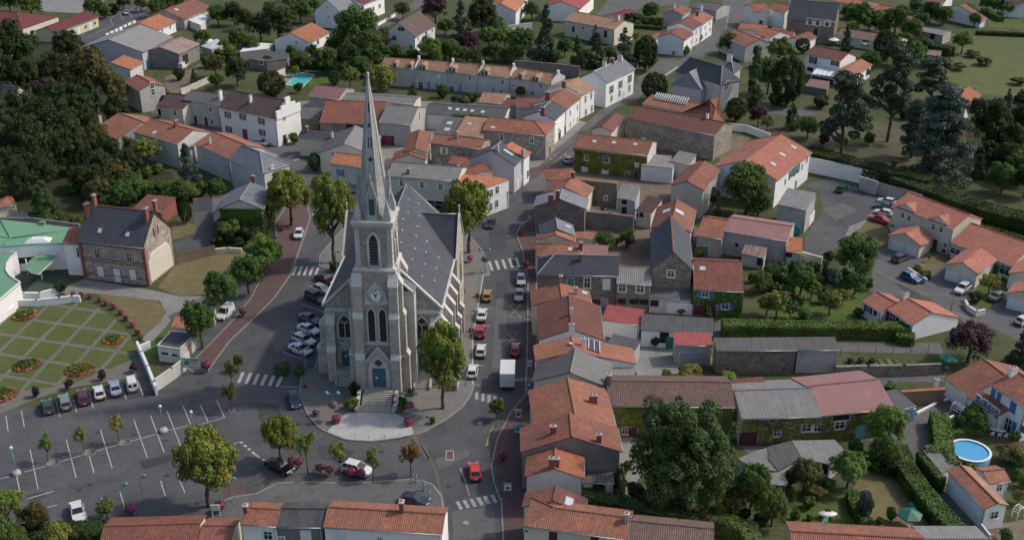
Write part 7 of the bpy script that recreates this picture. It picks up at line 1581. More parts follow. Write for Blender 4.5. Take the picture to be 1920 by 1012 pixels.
for x,y,r in((690,95,40),(770,110,40),(860,110,30),(700,130,30)):T('shrub',x,y,r,'leafy bush in the vegetable plots by the upper street','leafy bushes in the vegetable plots by the upper street',sq=.6)
Z('b3')
for x,y,r in((30,590,45),(110,610,50),(280,560,45),(420,600,40),(150,480,50),(250,480,50),(420,520,45),(90,480,45),(20,480,40),(520,520,40),(300,650,40),(180,660,40)):T('shrub',x,y,r,'green shrub packed into the long garden','green shrubs packed into the long garden',sq=.8)
Z('c3')
for x,y,r in((120,660,55),(330,700,50),(480,560,50),(560,560,55),(230,800,45),(150,870,40),(600,600,45),(1420,600,50),(1420,680,50),(1390,640,40)):T('shrub',x,y,r,'green shrub in the gardens round the mossy sheds and pool','green shrubs in the gardens round the mossy sheds and pool',sq=.8)
Z('c2')
for x,y,r in((680,740,60),(1000,760,60),(1150,700,60),(760,820,60),(1180,880,50),(1280,860,50),(1390,900,50)):T('shrubd',x,y,r,'dark bush in the shade of the giant crown','dark bushes in the shade of the giant crown',sq=.8)
Z('b0')
for x,y,r in((820,40,60),(900,30,50),(1120,40,60),(640,110,45),(600,130,40),(990,110,40)):T('shrub',x,y,r,'leafy bush on the slope behind the stone town house','leafy bushes on the slope behind the stone town house',sq=.8)
Z('n')
for x,y,r in((740,850,45),(850,830,45),(930,900,50),(1000,830,55),(800,930,45),(1080,800,50),(1060,920,45)):T('shrub',x,y,r,'green bush crowding the dark courtyard','green bushes crowding the dark courtyard',sq=.8)
Z('v')
for x,y,r in((430,640,110),(560,600,100),(640,520,90),(330,760,110),(520,760,110),(640,680,90),(230,650,90),(180,820,90),(430,860,80)):T('shrubd',x,y,r,'dark ivy-covered bush against the ivy-clad house','dark bushes against the ivy-clad house',sq=.9)
Z('f')
for x,y,r in((1285,95,12),(1300,60,9),(1180,40,8),(1120,300,8),(1240,330,8),(1250,420,8),(1330,345,10),(1420,350,14),(1345,395,10),(1290,470,8),(1410,520,12),(1440,505,12),(1480,535,12),(1500,500,14),(1580,520,10),(1470,690,8),(1300,690,8),(1170,905,10),(1600,735,8),(1690,735,8),(1770,470,6),(1740,520,6)):T('shrub',x,y,r,'scattered green shrub between the back yards','scattered green shrubs between the back yards',sq=.8)
def carpaint(name,c):return flatmat('paint_'+name,c,.28,0.0,.5,.6)
CP={'white':carpaint('white',(.62,.62,.61)),'red':carpaint('red',(.36,.018,.022)),'orange_red':carpaint('orange_red',(.50,.045,.02)),'black':carpaint('black',(.012,.012,.014)),'navy':carpaint('navy',(.022,.03,.055)),'blue':carpaint('blue',(.03,.11,.25)),'silver':carpaint('silver',(.36,.38,.41)),'green':carpaint('green',(.012,.075,.045)),'sage':carpaint('sage',(.17,.21,.18)),'dgreen':carpaint('deep_green',(.02,.05,.05)),'maroon':carpaint('maroon',(.09,.015,.03)),'gold':carpaint('gold',(.36,.22,.045)),'grey':carpaint('slate_grey',(.07,.085,.10)),'paleblue':carpaint('pale_blue',(.27,.33,.44))}
CGLASS=flatmat('car_glass',(.012,.014,.017),.06,0,.7)
CARK={'hatch':(3.8,1.64,.86,.92,1.42,1.05,1.75,3.15,3.65,.92),'saloon':(4.3,1.68,.84,.92,1.40,1.25,1.95,3.05,3.65,.97),'estate':(4.3,1.68,.86,.93,1.45,1.2,1.9,3.85,4.2,.94),'van':(4.0,1.68,.95,1.05,1.85,.85,1.5,3.85,3.97,1.05),'suv':(4.2,1.75,1.0,1.08,1.72,1.15,1.75,3.85,4.1,1.08),'mpv':(4.2,1.74,.95,1.0,1.58,.95,1.85,3.6,4.1,1.0)}
CARP={}
def car_parts(kind):
 if kind in CARP:return CARP[kind]
 L,W,zb,zt,zr,a,b,c,d,zk=CARK[kind];hw=W/2;X=lambda x:L/2-x
 parts={}
 m=MB()
 st=[(0,hw*.78,.32,.62),(.12,hw*.92,.2,.74),(.55,hw,.18,zb-.05),(a,hw,.18,zt),(b,hw,.18,zt),(c,hw,.18,zt),(d,hw*.98,.18,zk),(L-.12,hw*.93,.2,zk-.04),(L,hw*.82,.32,zk-.22)]
 def ring(s):
  x,w,z0,z1=s;k=z0+(z1-z0)*.62
  return[(X(x),-w*.96,z0),(X(x),-w,k),(X(x),-w*.9,z1),(X(x),w*.9,z1),(X(x),w,k),(X(x),w*.96,z0)]
 rs=[ring(s)for s in st]
 for p,q in zip(rs,rs[1:]):
  for i in range(5):m.face([p[i],q[i],q[i+1],p[i+1]][::-1])
  m.face([p[5],q[5],q[0],p[0]][::-1])
 m.face(rs[0]);m.face(rs[-1][::-1])
 bw,rw=hw*.9,hw*.74
 lo=[(X(a),-bw,zt-.02),(X(d),-bw,zk-.02),(X(d),bw,zk-.02),(X(a),bw,zt-.02)]
 hi=[(X(b),-rw,zr-.03),(X(c),-rw,zr-.03),(X(c),rw,zr-.03),(X(b),rw,zr-.03)]
 mid=[(X((b*2+c)/3),0,zr)]
 for i in range(4):j=(i+1)%4;m.face([lo[i],lo[j],hi[j],hi[i]][::-1])
 top=[(X(b+.12),-rw*.8,zr),(X(c-.1),-rw*.8,zr),(X(c-.1),rw*.8,zr),(X(b+.12),rw*.8,zr)]
 for i in range(4):j=(i+1)%4;m.face([hi[i],hi[j],top[j],top[i]][::-1])
 m.face(top[::-1]);parts['body']=(m,0)
 def pane(A,B,C,D,k=.1,out=.012):
  A,B,C,D=map(Vector,(A,B,C,D));n=(B-A).cross(D-A).normalized();ce=(A+B+C+D)/4
  if n.dot(ce-Vector((0,0,.9)))<0:n=-n
  q=[p+(ce-p)*k+n*out for p in(A,B,C,D)]
  r=MB()
  if(q[1]-q[0]).cross(q[2]-q[0]).dot(n)<0:q=q[::-1]
  r.face(q);return r
 parts['windscreen']=(pane(lo[0],lo[3],hi[3],hi[0],.09),CGLASS)
 if kind!='van':parts['rear_window']=(pane(lo[1],lo[2],hi[2],hi[1],.14),CGLASS)
 else:
  r=MB()
  for s in(-.38,.38):r.box((X(L)+.03,s,1.15),(.06,.45,.42))
  parts['rear_window']=(r,CGLASS)
 for s,nm in((-1,'side_window'),(1,'side_window.')):
  e0,e1=(lo[0],lo[1])if s<0 else(lo[3],lo[2]);f0,f1=(hi[0],hi[1])if s<0 else(hi[3],hi[2])
  r=MB();V2=Vector
  cuts=(0,.48,1)if kind in('hatch','saloon')else(0,.36,.7,1)
  if kind=='van':cuts=(0,.3)
  for u0,u1 in zip(cuts,cuts[1:]):
   A,B=V2(e0).lerp(V2(e1),u0),V2(e0).lerp(V2(e1),u1);D,C=V2(f0).lerp(V2(f1),u0),V2(f0).lerp(V2(f1),u1)
   p=pane(A,B,C,D,.11);
   for f in p.f:r.face([p.v[i]for i in f])
  parts[nm]=(r,CGLASS)
 r=MB();r.box((X(.0)-.06,0,.3),(.2,W*.9,.2));parts['bumper']=(r,PLASTIC)
 r=MB();r.box((X(L)+.06,0,.3),(.2,W*.92,.22));parts['bumper.']=(r,PLASTIC)
 for s in(-1,1):
  r=MB();r.box((X(.07),s*hw*.66,.56),(.2,.34,.15));parts['headlight'+('.' if s>0 else '')]=(r,LENS)
  r=MB();r.box((X(L-.05),s*hw*.74,.6),(.14,.22,.2 if kind!='estate' else .3));parts['tail_light'+('.' if s>0 else '')]=(r,REDLENS)
  r=MB();r.box((X(a+.25),s*(hw+.06),zt-.02),(.12,.18,.13));parts['mirror'+('.' if s>0 else '')]=(r,PLASTIC)
 r=MB();r.box((X(0)+.04,0,.36),(.03,.5,.11));parts['number_plate']=(r,WHITE)
 r=MB();r.box((X(L)-.055,0,.5),(.05,.5,.12));parts['number_plate.']=(r,YPLATE)
 for i,(x,s)in enumerate(((.72,-1),(.72,1),(L-.75,-1),(L-.75,1))):
  r=MB();r.tube((X(x),s*(hw-.2),.3),(X(x),s*(hw+.015),.3),.3,n=14,m=0);r.tube((X(x),s*(hw+.01),.3),(X(x),s*(hw+.03),.3),.18,n=10,m=1)
  parts['wheel'+'.'*i]=(r,[BLACK,RIM])
 CARP[kind]={k:(v[0].mesh(k.strip('.'),v[1]if isinstance(v[1],list)else[v[1]or WHITE]),v[1])for k,v in parts.items()}
 return CARP[kind]
def car(kind,col,rear,front,label,name=None,z=.0,group=None,cat='car'):
 a,e=at(rear,.5),at(front,.5);d=e-a;c=(a+e)/2
 root=empty(name or{'van':'parked_van'}.get(kind,'parked_car'),(c.x,c.y,.03+z),math.atan2(d.y,d.x),label,cat,group)
 for k,(me,mm)in car_parts(kind).items():
  o=put(k.strip('.'),me,root)
  if k=='body':o.material_slots[0].link='OBJECT';o.material_slots[0].material=CP[col]
 return root
Z('a0');car('saloon','paleblue',(708,50),(703,96),'pale blue car driving on the back road',name='car',z=.02)
car('van','white',(1000,385),(1045,360),'white car half inside the open rusty shed');car('hatch','white',(1065,335),(1098,315),'white car behind the open rusty shed')
Z('a1');car('hatch','white',(-12,793),(72,806),'white hatchback parked before the white manor house')
Z('b1');car('hatch','white',(255,255),(222,342),'white car parked on the red pavement by the west street',z=.13)
car('saloon','black',(335,525),(440,566),'black saloon parked nearest the bush beside the church');car('hatch','white',(328,588),(412,622),'white hatch half hidden between a black and a dark green car');car('suv','dgreen',(272,625),(392,676),'dark green tall car parked beside the church')
car('saloon','grey',(238,745),(362,792),'slate grey saloon parked above three white cars');car('saloon','white',(228,803),(362,852),'white saloon parked just below the slate grey car');car('estate','white',(203,860),(336,912),'white estate with roof bars between two white saloons');car('saloon','white',(186,914),(308,962),'white saloon lowest in the row beside the church')
car('hatch','gold',(1284,672),(1296,606),'mustard yellow hatchback parked on the street side of the church');car('saloon','white',(1254,786),(1268,706),'white saloon between mustard and red parked cars');car('hatch','red',(1247,878),(1258,800),'red hatchback parked between two white cars');car('hatch','white',(1250,984),(1262,908),'white car parked behind the turning tree, below the red hatchback')
car('hatch','black',(1318,222),(1302,252),'dark little car half hidden behind the turning tree at the transept')
Z('b2');car('hatch','silver',(50,516),(52,588),'silver car facing the church square beside the zebra crossing');car('hatch','silver',(44,600),(36,676),'silver car parked directly behind another silver one');car('hatch','red',(18,978),(22,900),'red car driving behind the delivery truck',name='car')
Z('c1');car('hatch','white',(1200,118),(1218,30),'white car lowest in the row on the street side of the church');car('saloon','navy',(194,178),(230,282),'dark navy saloon driving round the church forecourt',name='car');car('saloon','black',(58,572),(208,640),'black open-topped car parked before the bottom row',z=.13);car('mpv','white',(488,600),(640,640),'white people carrier parked among flower tubs',z=.06);car('hatch','orange_red',(1228,678),(1212,584),'bright red car driving up towards the church',name='car');car('hatch','navy',(842,790),(928,803),'dark car half hidden behind the bottom orange roof',z=.13)
Z('c0')
for kind,col,x,y,lab in(('hatch','dgreen',267,270,'dark green hatchback at the near end of the bays below the garden'.replace('near','outer')),('estate','sage',362,244,'grey-green estate car beside the dark green hatchback'),('estate','maroon',463,216,'maroon estate car between grey-green and white cars'),('hatch','white',553,191,'white hatchback between the maroon and silver cars'),('saloon','paleblue',643,167,'silver-blue saloon beside the white van'),('van','white',736,146,'white panel van with small rear windows below the garden wall')):
 car(kind,col,(x+11,y+44),(x-11,y-44),lab)
car('saloon','white',(418,800),(448,918),'white saloon parked alone at the bottom of the car park')
Z('b3');car('hatch','green',(382,62),(448,24),'bright green car alone on the staff car park');car('hatch','white',(702,122),(622,105),'white car at the top of the row of four by the cream house');car('saloon','grey',(690,152),(610,135),'dark car second in the row of four by the cream house');car('hatch','white',(682,186),(606,168),'white car just above the red one by the cream house');car('saloon','red',(670,226),(568,196),'red car with a white paper on its bonnet by the dry lawn')
car('estate','grey',(698,446),(792,408),'dark estate car before the twin garage');car('hatch','blue',(746,514),(850,560),'blue hatchback parked by the low front lawn wall');car('estate','white',(1122,572),(1050,626),'white estate car parked beside the stone planter bed');car('saloon','sage',(1244,662),(1318,620),'grey car on the drive behind the clipped round tree');car('hatch','white',(1400,790),(1460,765),'white car cut by the picture edge on the cul-de-sac')
Z('b0');car('van','white',(1300,700),(1215,776),'white van parked under the street tree by the shelter')
Z('a2');car('hatch','white',(305,905),(345,885),'white car at the kerb beside the ivy house')
Z('f');a,e=at((951,726),1),at((953,682),1);d=e-a;c=(a+e)/2
tk=empty('delivery_truck',(c.x,c.y,.03),math.atan2(d.y,d.x),'white box truck in the street beside the church','truck')
m=MB();m.box((-.9,0,.75),(4.3,2.25,2.3));bx=m.build('cargo_box',CP['white'],tk)
m=MB();m.box((-3.07,-.56,.85),(.05,1.05,2.1));m.build('rear_door',CP['white'],bx);m=MB();m.box((-3.07,.56,.85),(.05,1.05,2.1));m.build('rear_door',CP['white'],bx)
m=MB();m.box((2.1,0,.45),(1.6,2.0,1.1));m.box((1.95,0,1.55),(1.3,1.95,.75),top=.88);m.build('cab',CP['white'],tk)
m=MB();m.box((2.68,0,1.5),(.08,1.7,.6));m.build('windscreen',CGLASS,tk);m=MB();m.box((-.4,0,.5),(5.2,1.0,.25));m.build('chassis',PLASTIC,tk)
for x in(1.9,-2.0):
 for s in(-1,1):m=MB();m.tube((x,s*.75,.42),(x,s*1.05,.42),.42,n=14);m.build('wheel',BLACK,tk)
for s in(-1,1):m=MB();m.box((-3.1,s*.95,.55),(.06,.25,.16));m.build('tail_light',REDLENS,tk)
LPINK=leafmat('flower_pink',(.33,.055,.15),(.42,.12,.22),(.10,.12,.04),.1);LREDF=leafmat('flower_red',(.35,.04,.05),(.45,.10,.08),(.08,.10,.03),.1);LMIX=leafmat('flower_mixed',(.40,.10,.05),(.45,.36,.06),(.09,.12,.03),.1)
def flower_ball(root,c,r,lm,n=380,name='flowers',flat=.8):
 rng=np.random.default_rng(int(abs(c[0]*91+c[1]*37+r*100))%9999);d=rng.normal(0,1,(n,3));d/=np.linalg.norm(d,axis=1)[:,None]
 p=d*r*rng.uniform(.7,1.08,(n,1))*np.array([1,1,flat])+np.array(c)
 return put(name,leaf_mesh(name,p,d,r*.36,[lm],rng),root)
PROT={}
def placed(key,maker,p,label,group=None,z=.0,rz=0.0,sc=1.0):
 g=at(p,z)
 if key not in PROT:o=PROT[key]=maker()
 else:o=copy_tree(PROT[key])
 o.location=(g.x,g.y,z);o.rotation_euler=(0,0,rz);o.scale=(sc,sc,sc);o['label']=label
 if group:o['group']=group
 elif 'group' in o.keys():del o['group']
 return o
def mk_tub(lm=LPINK):
 t=empty('flower_tub',(0,0,0),0,'x','flower tub');m=MB();m.lathe([(.01,0),(.45,0),(.58,.5),(.52,.5),(.5,.42),(.01,.42)],12);m.build('tub',BRICK,t);flower_ball(t,(0,0,.8),.62,lm,420);return t
def mk_ball():
 t=empty('flower_pillar',(0,0,0),0,'x','flower pillar');m=MB();m.tube((0,0,0),(0,0,.8),.09,n=7);m.build('post',PLASTIC,t);flower_ball(t,(0,0,.95),.62,LPINK,420);return t
def mk_redtub():return mk_tub(LREDF)
def mk_lamp2():
 t=empty('street_lamp',(0,0,0),0,'x','street lamp');m=MB();m.lathe([(.16,0),(.13,.5),(.07,.6),(.06,4.2),(.04,4.5)],8)
 m.tube((0,0,4.3),(-.75,0,4.75),.04,n=6);m.tube((0,0,4.3),(.75,0,4.75),.04,n=6);m.build('pole',TURQ,t)
 for s in(-1,1):m=MB();m.lathe([(.03,.32),(.12,.28),(.42,-.12),(.36,-.12),(.2,.1),(.01,.12)],10,c=(s*.8,0,4.6));h=m.build('lamp_shade',flatmat('turquoise_pale',(.09,.32,.33),.4),t);m=MB();m.ball((s*.8,0,4.55),.13,6);m.build('bulb',LENS,h)
 flower_ball(t,(0,0,2.6),.62,LPINK,380,'flower_basket');return t
def mk_lamp1():
 t=empty('street_lamp',(0,0,0),0,'x','street lamp');m=MB();m.lathe([(.15,0),(.12,.5),(.06,.6),(.045,4.6)],8);m.tube((0,0,4.5),(.6,0,4.8),.03,n=6);m.build('pole',TURQ,t)
 m=MB();m.lathe([(.03,.3),(.12,.26),(.4,-.12),(.34,-.12),(.2,.1),(.01,.12)],10,c=(.65,0,4.65));m.build('lamp_shade',flatmat('turquoise_pale',(.09,.32,.33),.4),t);return t
def mk_globe():
 t=empty('globe_lamp',(0,0,0),0,'x','street lamp');m=MB();m.lathe([(.55,0),(.62,.25),(.5,.55),(.2,.6),(.01,.6)],14);m.build('base',CONC,t);m=MB();m.tube((0,0,.5),(0,0,4.0),.06,n=8);m.build('pole',TURQ,t)
 m=MB();m.ball((0,0,4.2),.27,8);m.build('globe',LENS,t);return t
def mk_bollard():
 t=empty('bollard',(0,0,0),0,'x','bollard');m=MB();m.lathe([(.12,0),(.12,.1),(.08,.14),(.07,.8),(.11,.85),(.08,1.0),(.01,1.05)],8);m.build('post',TURQ,t);m=MB();m.tube((0,0,.7),(0,0,.78),.1,n=8);m.build('band',WHITE,t);return t
Z('c1')
placed('lamp2',mk_lamp2,(436,345),'twin turquoise lamp with pink flowers by the pot beside the shaded church steps',z=.13);placed('lamp2',mk_lamp2,(862,345),'twin turquoise lamp with pink flowers on the street side of the church steps',z=.13)
placed('tub',mk_tub,(450,358),'pink flower tub at the bush end of the white plaza',z=.13);placed('tub',mk_tub,(850,372),'pink flower tub at the tree end of the white plaza',z=.13)
for x,y,l in((205,600,'pink flower pillar touching the black car'),(240,606,'pink flower pillar second from the black car'),(360,638,'pink flower pillar under the thin yellow-green tree'),(412,648,'pink flower pillar under the thin olive tree'),(535,662,'pink flower pillar at the door of the white people carrier'),(585,668,'purple-pink flower pillar at the bonnet of the people carrier')):placed('ball',mk_ball,(x,y),l,z=.13)
placed('ball',mk_ball,(1378,570),'pink flower pillar alone on the red street pavement',z=.13)
placed('redtub',mk_redtub,(335,318),'dark flower tub with blue sign at the forecourt edge',z=.13,sc=.75);placed('redtub',mk_redtub,(275,160),'small orange-red flower tub at the forecourt edge',z=.13,sc=.5);placed('redtub',mk_redtub,(870,205),'red flower tub at the tower foot',z=.13,sc=.7)
for x,y in((553,434),(630,442),(718,441),(805,430)):placed('bollard',mk_bollard,(x,y),'turquoise bollard on the rim of the white plaza','turquoise bollards on the white plaza rim',z=.14,sc=.5)
for x,y in((1345,372),(1302,430),(1298,490),(1297,555),(1303,605),(1313,655),(1330,705),(1352,755),(1372,800)):placed('bollard',mk_bollard,(x,y),'turquoise bollard along the red street pavement edge','turquoise bollards along the red street pavement',z=.13,sc=.75)
for x,y in((895,690),(940,735),(968,778)):placed('bollard',mk_bollard,(x,y),'turquoise bollard on the corner by the bottom orange roof','turquoise bollards on the square corner',z=.13,sc=1.25)
placed('lamp1',mk_lamp1,(278,90),'turquoise lamp beside the church crossing bushes',z=.13);placed('lamp1',mk_lamp1,(1172,150),'turquoise lamp behind the turning tree at the kerb',z=.13,rz=2.5)
Z('b1');placed('lamp2',mk_lamp2,(1278,508),'twin turquoise lamp at the street zebra crossing',z=.13);placed('lamp1',mk_lamp1,(1243,640),'turquoise lamp beside the mustard yellow car',z=.13);placed('lamp1',mk_lamp1,(1202,860),'turquoise lamp beside the red parked hatchback',z=.13);placed('lamp1',mk_lamp1,(262,990),'turquoise lamp by the lowest white saloon at the church',z=.13);placed('lamp1',mk_lamp1,(452,520),'turquoise lamp at the clipped bush by the church',z=.13)
placed('ball',mk_ball,(1195,450),'dark pink flower pillar on the pavement behind the church',z=.13,sc=.9);placed('redtub',mk_redtub,(1235,645),'orange flower tub between lamp and mustard yellow car',z=.13,sc=.55);placed('redtub',mk_redtub,(1200,836),'orange flower tub beside the red hatchback',z=.13,sc=.55);placed('redtub',mk_redtub,(1160,620),'orange flower tub at the church buttresses',z=.13,sc=.5);placed('redtub',mk_redtub,(148,275),'flower tub on the red pavement by the ivy-clad house',z=.13,sc=.6)
Z('b2');placed('redtub',mk_redtub,(80,480),'dark red flower tub before the long slate house',z=.13,sc=.9);placed('redtub',mk_redtub,(50,300),'low flower trough on the red pavement corner',z=.13,sc=.8)
for i,(x,y)in enumerate(((108,245),(110,390),(118,625),(108,815))):placed('lamp1',mk_lamp1,(x,y+45),('turquoise lamp by the narrow dark slate house','turquoise lamp by the hipped channel-tile house','turquoise lamp by the faded orange street house','turquoise lamp by the brown-red roofed street house')[i],z=.13,rz=3.1,sc=.75)
Z('b0');placed('ball',mk_ball,(1358,752),'pink flower pillar under the street trees on the red pavement',z=.13,sc=1.1)
Z('c0');placed('ball',mk_ball,(1155,70),'large pink flower pillar beside the information board',z=.13,sc=1.2);placed('ball',mk_ball,(735,872),'pink flower pillar above the long dull red roof',sc=1.1);placed('ball',mk_ball,(1232,855),'pink flower pillar behind a white sign at the red paving',z=.03,sc=1.1)
placed('globe',mk_globe,(93,645),'globe lamp on a round white base at the outer end of the bays');placed('globe',mk_globe,(914,408),'globe lamp on a round white base in the middle of the bays');placed('globe',mk_globe,(1085,440),'globe lamp with concrete foot at the inner end of the bays')
placed('lamp1',mk_lamp1,(803,805),'thin turquoise lamp above the long hall roof',sc=.9);placed('lamp1',mk_lamp1,(702,850),'thin turquoise lamp beside the pink flower pillar in the car park',sc=.9);placed('lamp1',mk_lamp1,(1300,800),'turquoise lamp on the red paving by the bottom row',sc=.8);placed('lamp1',mk_lamp1,(1232,790),'turquoise lamp beside the large car park tree',sc=.8);placed('lamp1',mk_lamp1,(932,780),'turquoise lamp at the empty bays by the large tree',sc=.8)
for x,y in((295,582),(495,525),(690,468),(1105,428),(1308,292)):
 g=at((x,y));m=MB();m.lathe([(.95,0),(.95,.08),(.78,.08),(.78,.02),(.01,.03)],14,c=(g.x,g.y,0));tag(m.build('tree_ring',G_GREYP),kind='structure')
def board(p,label,w_,h_,leg,face,name='information_board',z=0.0,frame=TURQ,rz=0.0,cat='sign',text=(),group=None):
 g=at(p,z);t=empty(name,(g.x,g.y,z),rz,label,cat,group)
 for s in(-1,1):m=MB();m.box((s*(w_/2-.05),0,0),(.09,.09,leg+h_));m.build('post',frame,t)
 m=MB();m.box((0,0,leg),(w_,.08,h_));m.box((0,0,leg+h_),(w_+.16,.14,.09));m.build('frame',frame,t)
 m=MB();m.box((0,-.05,leg+.1),(w_-.22,.03,h_-.2));pn=m.build('panel',face,t)
 for x,zz,a,b,mm in text:m=MB();m.box((x,-.075,leg+zz),(a,.02,b));m.build('printed_block',mm,pn)
 return t
board((1075,80),'turquoise-framed town map board at the end of the car park wall',3.0,1.5,1.0,flatmat('map_paper',(.5,.52,.44)),text=((-.7,.5,.8,.6,GREENP),(.4,.45,.9,.7,flatmat('map_beige',(.42,.38,.26))),(.1,1.2,2,.12,PLASTIC)))
board((1208,880),'white notice sign before the pink flower pillar at the red paving',1.1,.8,.9,WHITE,'notice_sign',z=.03,frame=WHITE)
Z('b1');board((1378,150),'white direction signs with green border by the white corner house',2.4,1.3,2.2,WHITE,'direction_sign',z=.13,frame=TURQ,rz=.3,text=((0,.25,1.7,.12,GREENP),(0,.6,1.7,.12,PLASTIC),(0,.95,1.7,.12,GREENP)))
Z('c1');board((1405,760),'red and white shop board on the red street pavement',1.1,1.1,.7,WHITE,'shop_board',z=.13,frame=TURQ,text=((0,.3,.5,.35,REDP),))
for i,(x,y,l)in enumerate(((35,340,'picture stand nearest the street among the shop boards'),(30,425,'shop board lowest in the street beside another'),(62,425,'shop board against the orange-tiled street house'))):
 Z('c2');board((x,y),l,.95,1.25,.35,WHITE,'shop_board',z=.13,frame=ZINC,text=((0,.35,.55,.5,(REDP,BLUE,REDP)[i]),(0,.95,.6,.12,PLASTIC)))
for i,(x,y,l)in enumerate(((98,95,'blue and white shop flag sign before the grey street house'),(95,215,'blue shop flag sign before the long orange roof'),(92,260,'red shop flag sign before the long orange roof'))):board((x,y),l,.8,1.0,1.6,(WHITE,BLUE,REDP)[i],'shop_sign',z=.13,frame=ZINC,text=((0,.4,.45,.3,(BLUE,WHITE,WHITE)[i]),))
def round_sign(p,label,col,z=.13,h=1.3):
 g=at(p,z);t=empty('round_sign',(g.x,g.y,z),0,label,'sign');m=MB();m.tube((0,0,0),(0,0,h),.035,n=6);m.build('post',ZINC,t)
 m=MB();m.tube((0,-.06,h),(0,-.03,h),.36,n=16,smooth=False);f=m.build('disc',WHITE,t);m=MB();m.tube((0,-.075,h),(0,-.055,h),.29,n=16,smooth=False);m.build('symbol_field',col,f)
 m=MB();m.box((0,-.085,h-.18),(.08,.02,.34));m.box((0,-.085,h+.05),(.24,.02,.09));m.build('arrow',WHITE,f)
Z('c1');round_sign((960,368),'round blue arrow sign beside the small green bush',BLUE);round_sign((350,336),'round blue arrow sign beside the dark flower tub',BLUE)
def bed(p,rx,label):
 g=at(p,.03);t=empty('flower_bed',(g.x,g.y,.03),0,label,'flower bed');rng=np.random.default_rng(int(p[0]))
 for lm,n,r0,r1,h in((L_MID,500,0,.75,.7),(LMIX,700,.2,.95,.5),(LPINK,260,.6,1.0,.35),(LREDF,320,.75,1.02,.3)):
  a=rng.uniform(0,6.283,n);r=rx*np.sqrt(rng.uniform(r0**2,r1**2,n));z=h*(1-(r/rx)**2*.7)*rng.uniform(.4,1.2,n)
  P=np.stack([r*np.cos(a),r*np.sin(a),z],1);put('blossom',leaf_mesh('blossom',P,np.tile([0,0,1.0],(n,1)),.3,[lm],rng),t)
 m=MB();m.lathe([(rx,0),(rx*.9,.12),(.01,.2)],16);m.build('soil',G_DIRT,t)
Z('b0');bed((138,748),2.1,'yellow and red flower bed in the upper corner of the lawn squares');bed((632,884),1.7,'pink and yellow flower bed at the curved side of the lawn squares')
Z('c0');bed((148,38),2.1,'mixed flower bed in the middle of the lawn squares, further from the cars');bed((445,62),2.3,'large orange and yellow flower bed closest to the parked cars');bed((10,205),2.3,'flower bed cut by the edge at the empty bays')
Z('b0')
for x,y in((412,638),(455,643),(505,652),(560,672),(595,690),(637,712),(676,742),(706,774),(742,812),(770,855),(787,884)):
 placed('wtub',lambda:mk_tub(LPINK),(x,y),'flower tub on the curved edge of the lawn garden','flower tubs along the curved garden edge',z=.05,sc=.7)
def roof_patch(rr,pts,m,name,up=.12,ribs=0):
 root,ro=rr;Lx,d,yb,ze,zr,sx,sy,y0,y1,x0,x1=root['_dim'];sh=Vector((sx,sy,0));O=root.location;an=root.rotation_euler.z
 u,n=Vector((math.cos(an),math.sin(an),0)),Vector((-math.sin(an),math.cos(an),0));o=Vector(((CAMP-O).dot(u),(CAMP-O).dot(n),CAM_H))-sh;P=[]
 for p in pts:
  dd=ray(p);h=roof_hit(o,Vector((dd.dot(u),dd.dot(n),dd.z)),Lx,d,yb,ze,zr,(zr-ze)/d,False,1.5)
  if h is None:print('MISS patch',name);return
  P.append(h[0]+sh+Vector((0,0,up)))
 b=MB();
 if(P[1]-P[0]).cross(P[2]-P[0]).z<0:P=P[::-1]
 b.slab(P,up+.1);pt=b.build(name,m,ro)
 if ribs:
  for i in range(ribs+1):
   t=i/ribs;q=MB();q.tube(P[0].lerp(P[1],t)+Vector((0,0,.04)),P[3].lerp(P[2],t)+Vector((0,0,.04)),.09,n=4);q.build('glazing_bar',WHITE,pt)
byname=lambda s:next((o,next(c for c in o.children if c.name.startswith('roof')))for o in COL.objects if o.get('label')==s)
Z('a2');roof_patch(byname('orange-tiled workshop with a long ribbed glass rooflight'),[(790,556),(966,591),(986,551),(812,521)],GLASSROOF,'glass_roof',.18,14)
Z('b2');roof_patch(byname('street house with orange roof carrying a dark solar panel'),[(428,940),(490,962),(488,900),(428,882)],flatmat('solar_panel',(.05,.035,.04),.2),'solar_panel',.12,2)
Z('a1');P=[at(p,.05)for p in((172,472),(236,406),(322,420),(262,482))];c=sum(P,Vector())/4
pl=empty('swimming_pool',(c.x,c.y,0),0,'turquoise swimming pool with pale paved rim in a garden','pool')
WATER=flatmat('pool_water',(.10,.50,.48),.08);WATERB=flatmat('round_pool_water',(.07,.34,.60),.08)
m=MB();m.prism([((p.x-c.x)*1.14,(p.y-c.y)*1.14)for p in P],0,.06);m.build('rim',G_WHITEP,pl);m=MB();m.prism([(p.x-c.x,p.y-c.y)for p in P],0,.075);m.build('water',WATER,pl)
sheet('pool_terrace','a1',[(130,440),(200,385),(245,395),(165,480)],G_CONC,.03)
Z('c3');g=at((1128,512),1.1);s_=pxm((1128,512),1.1);rp=112/s_
pl=empty('round_pool',(g.x,g.y,0),0,'round above-ground pool with white rim and bright blue water','pool')
m=MB();m.lathe([(rp,0),(rp,1.1),(rp-.08,1.1),(rp-.08,0)],24);m.build('pool_wall',LBLUE,pl);m=MB();m.lathe([(rp+.08,1.08),(rp+.08,1.16),(rp-.28,1.16),(rp-.28,1.08)],24,smooth=False);m.build('rim',WHITE,pl);m=MB();m.lathe([(rp-.06,.98),(.001,.985)],24);m.build('water',WATERB,pl)
